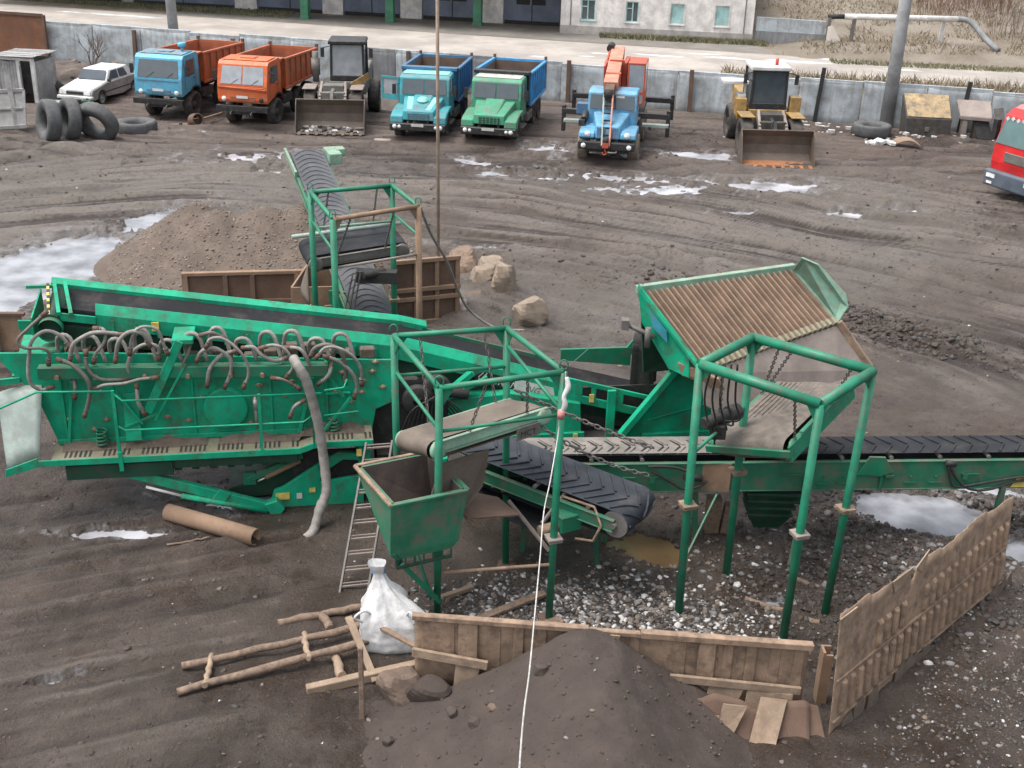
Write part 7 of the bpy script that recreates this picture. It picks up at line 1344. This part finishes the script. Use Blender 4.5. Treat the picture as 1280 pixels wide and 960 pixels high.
mb = MB(); mb.cyl((-.85, 3.2, 1.7), (-.85, 3.2, 3.0), .14, 12); mb.cyl((-.85, 3.2, 2.0), (-.85, 3.2, 2.7), .2, 14); mb.build('exhaust', M['steel_grey'], lg)
mb = MB(); mb.bar((.75, 2.7, 1.6), (1.5, 3.2, 2.0), .06, .3); mb.build('yellow_rail', M['yellow'], lg)
mb = MB(); r_ = random.Random(8)
for k in range(46): x = r_.uniform(-1.25, 1.25); y = r_.uniform(.1, .75); mb.box((x, y, .12+.18*max(0, y-.2)+.03*r_.random()), (.1+.25*r_.random(), .06+.1*r_.random(), .05+.08*r_.random()), Matrix.Rotation(r_.uniform(0, 3), 3, 'Z') @ Matrix.Rotation(r_.uniform(-.5, .5), 3, 'X'), r_.choice([0, 1, 1, 2]))
rbl = mb.build('rubble', [M['gravel_white'], M['gravel_grey'], M['gravel_mud']]); rbl.location = (-8.65, 54.85, 0); rbl.rotation_euler = (0, 0, R(3)); rbl.scale = (VS,)*3; tag(rbl, 'broken rubble lying in the bucket of the grimy grey loader', 'rubble', None, 'stuff')
ly_, lyc = loader('yellow wheel loader with a white topped cab and a raised rusty bucket', (11.1, 51.1, 0), R(1), M['yellow'], M['white'], M['bucket'], .78, False, True, 2.95)
mb = MB(); mb.cyl((.3, 3.6, 3.48), (.3, 3.6, 3.75), .07, 10); mb.build('beacon', mat('amber_red_beacon', (.45, .05, .03), .4, 0, .1), lyc)
mb = MB(); mb.bx(-1.9, -.85, 3.2, 4.0, 2.72, 2.86); mb.bx(-1.5, -1.42, 3.5, 3.6, 1.9, 2.72); mb.bx(-1.0, -.9, 3.4, 3.5, 1.7, 2.72); mb.bx(-1.25, -.9, 3.3, 3.9, 1.7, 2.3); mb.build('white_canopy', M['white'], ly_, bevel=.02)
for q in ((.9, 1.35, 2.95, 3.4, 1.5, 2.3), (-1.35, -.9, 2.95, 3.4, 1.5, 2.2)): MB().bx(*q).build('side_locker', M['yellow'], ly_, bevel=.03)
mb = MB(); mb.box((.25, 3.75, 2.75), (.35, .3, .5)); mb.build('seat_cover', M['yellow_label'], lyc, bevel=.05)

# ---- red truck cutting in at the right edge
rt = thing('lorry', 'red modern lorry cab with a grey bumper, cut off by the right edge', 'truck', (19.35, 46.6, 0), R(-64), None, VS)
mb = MB(); prof = [(.06, .95), (.0, 1.35), (.04, 2.0), (.34, 3.0), (.62, 3.25), (2.2, 3.35), (2.3, 3.2), (2.3, 1.0)]; mb.prism([(-1.25, y, z) for y, z in prof], (2.5, 0, 0)); cab = mb.build('cab', M['red'], rt, bevel=.12, seg=3)
mb = MB(); mb.prism([(-1.15, y, z) for y, z in ((.62, 3.24), (.9, 3.36), (2.2, 3.42), (2.2, 3.3))], (2.3, 0, 0)); mb.build('roof', M['pink_roof'], cab, bevel=.06, seg=2)
ws = lambda x, t: (x, .035+.27*t-.02, 2.02+.92*t)
mb = MB(); mb.prism([ws(-1.15, 0), ws(1.15, 0), ws(1.08, 1), ws(-1.08, 1)], (0, .03, 0)); mb.build('windshield', M['glass_green'], cab)
mb = MB()
for k in range(9): mb.box((-1.0+.25*k, .25, 2.9+.03*(k % 2)), (.12, .02, .12), Matrix.Rotation(.75, 3, 'Y'))
mb.build('tassel_fringe', M['white'], cab)
mb = MB(); mb.bx(-.6, .6, -.035, .02, 1.42, 1.78); mb.build('grille', M['steel_grey'], cab, bevel=.02)
mb = MB(); mb.bx(-1.28, 1.28, -.18, .3, .45, 1.05); bp = mb.build('bumper', mat('slate_bumper', (.09, .115, .15), .5, 0, .2), rt, bevel=.08, seg=3)
for s in (-1, 1): mb = MB(); mb.bx(*sorted((s*.7, s*1.1)), -.21, -.17, .78, .92); mb.build('headlight', M['lamp'], bp); mb = MB(); mb.bx(*sorted((s*.8, s*1.05)), -.2, -.17, .55, .64); mb.build('fog_lamp', M['lamp'], bp)
for s in (-1, 1):
    mb = MB(); mb.bx(*sorted((s*1.25, s*1.26)), .5, 1.6, 2.0, 2.85); mb.build('side_window', M['glass_green'], cab); mb = MB(); mb.bx(*sorted((s*1.3, s*1.5)), .1, .3, 2.1, 2.8); mb.build('mirror', M['black'], cab); wheel(rt, (s*1.03, 1.5, .52), .52, .36, 'tyre', side=s); wheel(rt, (s*1.03, 5.2, .52), .52, .36, 'tyre', side=s)
chassis_(rt, .4, 7, .8); mb = MB(); mb.bx(-1.2, 1.2, 2.6, 7.2, 1.2, 2.6); mb.build('load_body', M['red'], rt, bevel=.03)

# ---- white saloon car
sc_ = thing('saloon_car', 'dusty white saloon car squeezed in left of the blue truck', 'car', (-21.75, 59.4, 0), R(-13), None, 1.06)
cb_ = [(0, .42), (-.03, .62), (.08, .80), (1.35, .98), (3.75, 1.0), (4.7, .95), (4.78, .7), (4.75, .4), (4.45, .32)]+arc_pts(3.75, .32, .37, 0.05, math.pi-.05, 8)+[(2.6, .24)]+arc_pts(.85, .32, .37, .05, math.pi-.05, 8)+[(.2, .3)]
mb = MB(); mb.prism([(-.88, y, z) for y, z in cb_], (1.76, 0, 0)); bdy = mb.build('body', M['car_side'], sc_, bevel=.06, seg=3)
mb = MB(); mb.hexa([(-.80, .04, .74), (.80, .04, .74), (.84, 1.4, .94), (-.84, 1.4, .94), (-.78, .08, .83), (.78, .08, .83), (.80, 1.4, 1.02), (-.80, 1.4, 1.02)]); mb.build('hood', M['car_white'], bdy, bevel=.035, seg=3)
mb = MB(); mb.hexa([(-.80, 1.38, .97), (.80, 1.38, .97), (.80, 3.95, .97), (-.80, 3.95, .97), (-.66, 1.88, 1.45), (.66, 1.88, 1.45), (.66, 3.5, 1.46), (-.66, 3.5, 1.46)]); gh = mb.build('roof', M['car_white'], sc_, bevel=.05, seg=3)
def gq(x, y0, y1): return x
mb = MB(); mb.plate([(-.71, 1.44, 1.03), (.71, 1.44, 1.03), (.61, 1.82, 1.40), (-.61, 1.82, 1.40)], -.012); mb.v = [(x, y-.04, z+.035) for x, y, z in mb.v]; mb.build('windshield', M['glass_car'], gh)
for s in (-1, 1):
    for y0, y1, a0, a1 in ((1.62, 2.5, 2.02, 2.52), (2.6, 3.3, 2.6, 3.15)):
        mb = MB(); mb.plate([(s*.785, y0, 1.03), (s*.785, y1, 1.03), (s*.682, a1, 1.39), (s*.682, a0, 1.39)], .01); mb.v = [(x+s*.006, y, z) for x, y, z in mb.v]; mb.build('side_window', M['glass_car'], gh)
    mb = MB(); mb.bx(*sorted((s*.45, s*.78)), -.045, .02, .60, .74); mb.build('headlight', M['lamp'], bdy)
    for y in (.85, 3.75): wheel(sc_, (s*.78, y, .32), .32, .19, 'tyre', 'galv', .62, s)
    mb = MB(); mb.bx(*sorted((s*.885, s*.9)), .9, 4.4, .56, .60); mb.build('side_trim', M['black'], bdy); mb = MB(); mb.bx(*sorted((s*.88, s*1.02)), 1.35, 1.45, 1.0, 1.12); mb.build('mirror', M['black'], bdy)
mb = MB(); mb.bx(-.42, .42, -.05, .02, .60, .72); mb.build('grille', M['black'], bdy); mb = MB(); mb.bx(-.90, .90, -.14, .08, .38, .54); bp = mb.build('bumper', M['car_white'], sc_, bevel=.04, seg=2); mb = MB(); mb.bx(-.26, .26, -.16, -.14, .42, .52); mb.build('number_plate', M['white'], bp)
mb = MB(); mb.box((-22.2, 58.5, .42), (1.5, .5, .12), .15); one('loose_bumper', 'pale loose bumper lying across the ground in front of the saloon car', 'car part', mb, M['galv'], bevel=.04)
mb = MB(); mb.bx(-21.0, -20.5, 57.9, 58.3, .1, .65); mb.cyl((-20.75, 58.1, .65), (-20.75, 58.1, .72), .06, 10); one('green_canister', 'small green canister beside the saloon car', 'canister', mb, M['green_dark'], bevel=.04)
# ---- loose tyres
def loose(label, c, r, w, rot, m='tyre_grey', hole=.5): t = tyre_mesh(r, w, r*hole, .03, 52).build('loose_tyre', M[m]); t.location = c; t.rotation_euler = rot; return tag(t, label, 'tyre', 'loose tyres in the yard')
loose('big tyre standing on its tread, leftmost beside the grey boards', (-20.3, 51.9, .93), .95, .6, (0, R(8), R(38)))
loose('big tyre standing on its tread, pressed against the leftmost one', (-19.6, 52.45, .92), .93, .55, (0, R(8), R(38)))
loose('big tyre leaning back with its hole showing', (-18.5, 52.7, .78), .97, .58, (0, R(-28), R(72)))
loose('big tyre lying flat in front of the blue truck', (-17.3, 54.3, .28), .93, .56, (0, R(90), 0))
loose('old tyre propped up beside the white shed by the saloon car', (-23.6, 61.6, .45), .75, .45, (0, R(-40), R(60)), 'tyre')
loose('big tyre lying flat by the right concrete pole', (16.95, 58.3, .3), .92, .58, (0, R(90), 0))
# ---- left corner: shed, boards, container
sh = thing('plank_shed', 'narrow ragged plank shed with white posts and a dark open doorway, upper left', 'shed', (-24.5, 59.6, 0), R(-12))
r_ = random.Random(6); mb = MB()
for k in range(8): x = -1.15+.15*k; mb.bx(x, x+.135, 0, .05, 0, 2.05+.08*r_.random())
for k in range(12): mb.bx(-1.15, -1.1, .05+.15*k, .05+.15*k+.135, 0, 2.1)
for k in range(12): mb.bx(.85, .9, .05+.15*k, .05+.15*k+.135, 0, 2.1)
mb.bx(-1.1, .85, 1.8, 1.85, 0, 2.1); mb.build('plank_wall', M['wood_grey'], sh)
for q in ((-1.22, -1.08, -.05, .0, 0, 2.15), (-.02, .16, -.05, .05, 0, 2.15), (.74, .94, -.05, .05, 0, 2.15), (-1.22, .94, -.06, .0, 2.15, 2.27)): MB().bx(*q).build('corner_post', M['white'], sh)
mb = MB()
for k in range(13): y = -.25+.17*k; z_ = 2.3+.03*r_.random(); mb.hexa([(-1.3, y, z_), (1.02, y, z_+.05), (1.02, y+.15, z_+.05), (-1.3, y+.15, z_), (-1.3, y, z_+.03), (1.02+.1*r_.random(), y, z_+.08), (1.02, y+.15, z_+.08), (-1.3, y+.15, z_+.03)])
mb.build('roof', M['wood_grey'], sh)
mb = MB(); mb.prism([(.16, -.1, 0), (.42, -.45, 0), (.34, -.38, 2.0), (.10, -.05, 2.05)], (.02, .04, 0)); mb.build('door', M['wood_grey'], sh)
bs = thing('truck_side_board', 'grey dropside panel leaning near the plank shed', 'board panel', (-22.9, 53.3, 0), R(8))
mb = MB(); mb.prism([(-3.6, 0, .05), (.95, 0, .35), (.95, .5, 1.85), (-3.6, .5, 1.6)], (0, .06, 0)); pnl = mb.build('panel', M['wood_grey'], bs)
mb = MB(); mb.bar((-3.6, -.02, .05), (.95, -.02, .35), .10, .14); mb.bar((-3.6, .48, 1.6), (.95, .48, 1.85), .10, .14); mb.bar((-3.6, .22, .85), (.95, .22, 1.1), .08, .08); mb.bar((.95, -.02, .3), (.95, .5, 1.85), .1, .1); mb.build('edge_rail', M['wood_grey'], bs)
mb = MB(); mb.bar((.6, -.05, .0), (.3, .6, 2.6), .2, .06); mb.build('leaning_board', M['wood_grey'], bs)
wf = thing('window_sash', 'small dark framed window sash propped against the plank shed', 'window frame', (-25.1, 56.9, 0), R(12)); mb = MB(); mb.bx(-.45, -.38, 0, .06, .6, 1.5); mb.bx(.38, .45, 0, .06, .6, 1.5); mb.bx(-.38, .38, 0, .06, 1.43, 1.5); mb.bx(-.38, .38, 0, .06, .6, .67); mb.bx(-.03, .03, 0, .06, .67, 1.43); mb.bx(-.45, .45, .02, .1, 0, .6); mb.build('frame', M['black'], wf); mb = MB(); mb.bx(-.38, .38, .02, .03, .67, 1.43); mb.build('pane', M['glass_pale'], wf)
ct = thing('rusty_metal_wall', 'rust red sheet metal wall closing the yard at the upper left', 'metal wall', (-31.45, 72.2, 0), math.atan(-.245)); mb = MB(); mb.bx(-14, 4.1, 0, .12, 0, 2.75); cw = mb.build('sheet', M['rust_red'], ct); mb = MB(); mb.bx(4.1, 4.25, -.08, .1, 0, 2.7); mb.bx(-14, 4.1, -.06, .0, 2.62, 2.78); mb.build('edge_beam', M['rust_dark'], ct)
# ---- scrap on the right by the fence
sb_ = thing('steel_hopper', 'grey steel box with flaking yellow top beside the right concrete pole', 'steel box', (19.55, 58.7, 0), R(-6))
mb = MB(); mb.hexa([(-.95, -1.0, 0), (1.05, -1.0, 0), (1.1, .6, 0), (-1.0, .6, 0), (-1.05, -.95, 1.0), (1.05, -.95, 1.0), (1.1, .6, 1.85), (-1.1, .6, 1.85)]); mb.build('body', M['chassis'], sb_, bevel=.03)
mb = MB(); mb.hexa([(-1.0, -.9, 1.04), (1.0, -.9, 1.04), (1.05, .55, 1.86), (-1.05, .55, 1.86), (-1.0, -.92, 1.07), (1.0, -.92, 1.07), (1.05, .53, 1.89), (-1.05, .53, 1.89)]); mb.build('flaking_top', mat('flaking_yellow', (.46, .33, .17), .8, 0, 1.0, (.11, .095, .08), 1.2, .2, .2, .55, (.12, .10, .085)), sb_)
mb = MB(); mb.bx(-.15, .05, -1.03, -.98, .4, .6); mb.build('latch', M['steel_grey'], sb_)
s4 = thing('scrap_bucket', 'upturned grey excavator attachment with two steel plates leaning by the fence', 'scrap part', (22.0, 58.4, 0), R(-8))
mb = MB(); mb.hexa([(-.9, -.3, .9), (.55, -.5, .9), (.6, .7, 1.5), (-1.0, .7, 1.5), (-.9, -.3, 1.1), (.55, -.5, 1.1), (.6, .7, 1.7), (-1.0, .7, 1.7)]); mb.bx(-.75, -.5, -.3, .2, 0, .9); mb.bx(-.1, .4, 0, .6, 0, .9); mb.build('body', M['plate_grey'], s4, bevel=.03)
mb = MB(); mb.prism([(.5, -.5, 1.55), (.95, -.4, 1.6), (1.35, -.7, .1), (.95, -.85, .05)], (.03, .1, 0)); mb.build('plate', M['steel_grey'], s4); mb = MB(); mb.prism([(-.3, -.2, .9), (.45, -.3, .9), (.7, -.55, .1), (.0, -.5, .1)], (0, .1, 0)); mb.build('plate', M['dark'], s4)
s5 = thing('scrap_frame', 'mixed rusty machine frame with two curled links behind the red lorry', 'scrap part', (24.2, 58.2, 0), R(-8))
mb = MB(); mb.bx(-1.3, -1.15, -.2, 0, 0, 1.5); mb.bx(-1.15, .9, -.1, .1, .75, .95); mb.bx(-.9, .3, -.5, .2, .1, .75); mb.bx(.5, .7, -.4, -.2, 0, 1.3); mb.box((.9, 0, .6), (.5, .5, 1.0), .3); mb.build('frame', M['rust_dark'], s5, bevel=.03)
mb = MB(); mb.cyl((-.75, -.55, .35), (-.2, -.6, .3), .28, 12); mb.build('drum', M['rust'], s5)
for q in (0, .9): mb = MB(); mb.tube([(.2+q, .2, 1.0), (.35+q, .3, 1.8), (.8+q, .4, 2.35), (1.3+q, .5, 2.45)], [.25, .22, .2, .12], 10, 0, 4); mb.build('curled_link', M['rust_dark'] if q else M['chassis'], s5)
mb = MB(); mb.grid(lambda u, v: (17.5+1.1*u, 56.0-.5*u+.7*v, .12+.25*math.sin(u*3.1)+.05*v), 8, 4); o_ = one('bent_sheet', 'bent tan sheet lying on the mud before the flat tyre on the right', 'metal sheet', mb, M['tan_steel']); md = o_.modifiers.new('s', 'SOLIDIFY'); md.thickness = .03
mb = MB(); r_ = random.Random(3)
for k in range(14): mb.box((16.0+1.5*r_.random(), 55.9+.6*r_.random(), .08+.08*r_.random()), (.2+.4*r_.random(), .1+.2*r_.random(), .06+.1*r_.random()), Matrix.Rotation(r_.uniform(0, 3), 3, 'Z') @ Matrix.Rotation(r_.uniform(-.5, .5), 3, 'X'))
tag(mb.build('white_debris', M['plastic_white']), 'heap of torn white debris on the mud before the flat tyre', 'debris', None, 'stuff')
mb = MB()
for k in range(90): x = random.uniform(12.5, 24); y = fence_y(x)-random.uniform(.6, 3.5); s_ = .05+.12*random.random()**2; mb.box((x, y, gz(x, y)+s_*.3), (s_*2, s_*1.4, s_), Matrix.Rotation(random.uniform(0, 3), 3, 'Z'))
tag(mb.build('litter', M['gravel_white']), 'pale litter scattered along the foot of the fence on the right', 'litter', None, 'stuff')
hc = thing('hollow_casting', 'hollow rusty casting with a bent bar, lying between the blue and orange trucks', 'scrap part', (-15.0, 55.9, 0), R(20)); mb = MB(); mb.lathe([(.26, -.3), (.30, -.3), (.28, .3), (.24, .3)], (0, 0, .32), (.3, -1, .25), 18, closed=True); mb.box((0, .25, .15), (.6, .4, .3), .3); mb.build('casting', M['rust_dark'], hc, bevel=.01); mb = MB(); mb.bar((.3, .2, .3), (1.3, .9, .4), .1, .08); mb.build('bar', M['rust'], hc)
mb = MB(); mb.box((-16.0, 55.9, .03), (1.1, .8, .04), .2); one('plywood_sheet', 'pale plywood sheet on the ground before the blue truck', 'board', mb, M['wood_pale'])
mb = MB(); mb.lathe([(0, .06), (.35, .06), (.42, .02), (.42, 0)], (-6.15, 54.2, .04), (0, 0, 1), 20); one('pan_lid', 'round pale lid on the ground between the grey loader and the teal truck', 'lid', mb, M['plate_grey'])
for x0, y0, L_ in ((-2.3, 51.2, 2.0), (-1.6, 51.4, 2.2)): pass

n = 900; x = rng.normal(-24.2, 2.6, n); y = fence_y(x)-.9-np.abs(rng.normal(0, 1.2, n)); z = ground_h(x, y)
stones('rubble_bank', x, y, z, .05+.28*rng.random(n)**3, [M['gravel'], M['gravel_mud'], M['gravel_grey'], M['rock']], [.4, .35, .15, .1], .8, 'bank of brown soil and rubble between the white car and the fence', 'rubble')
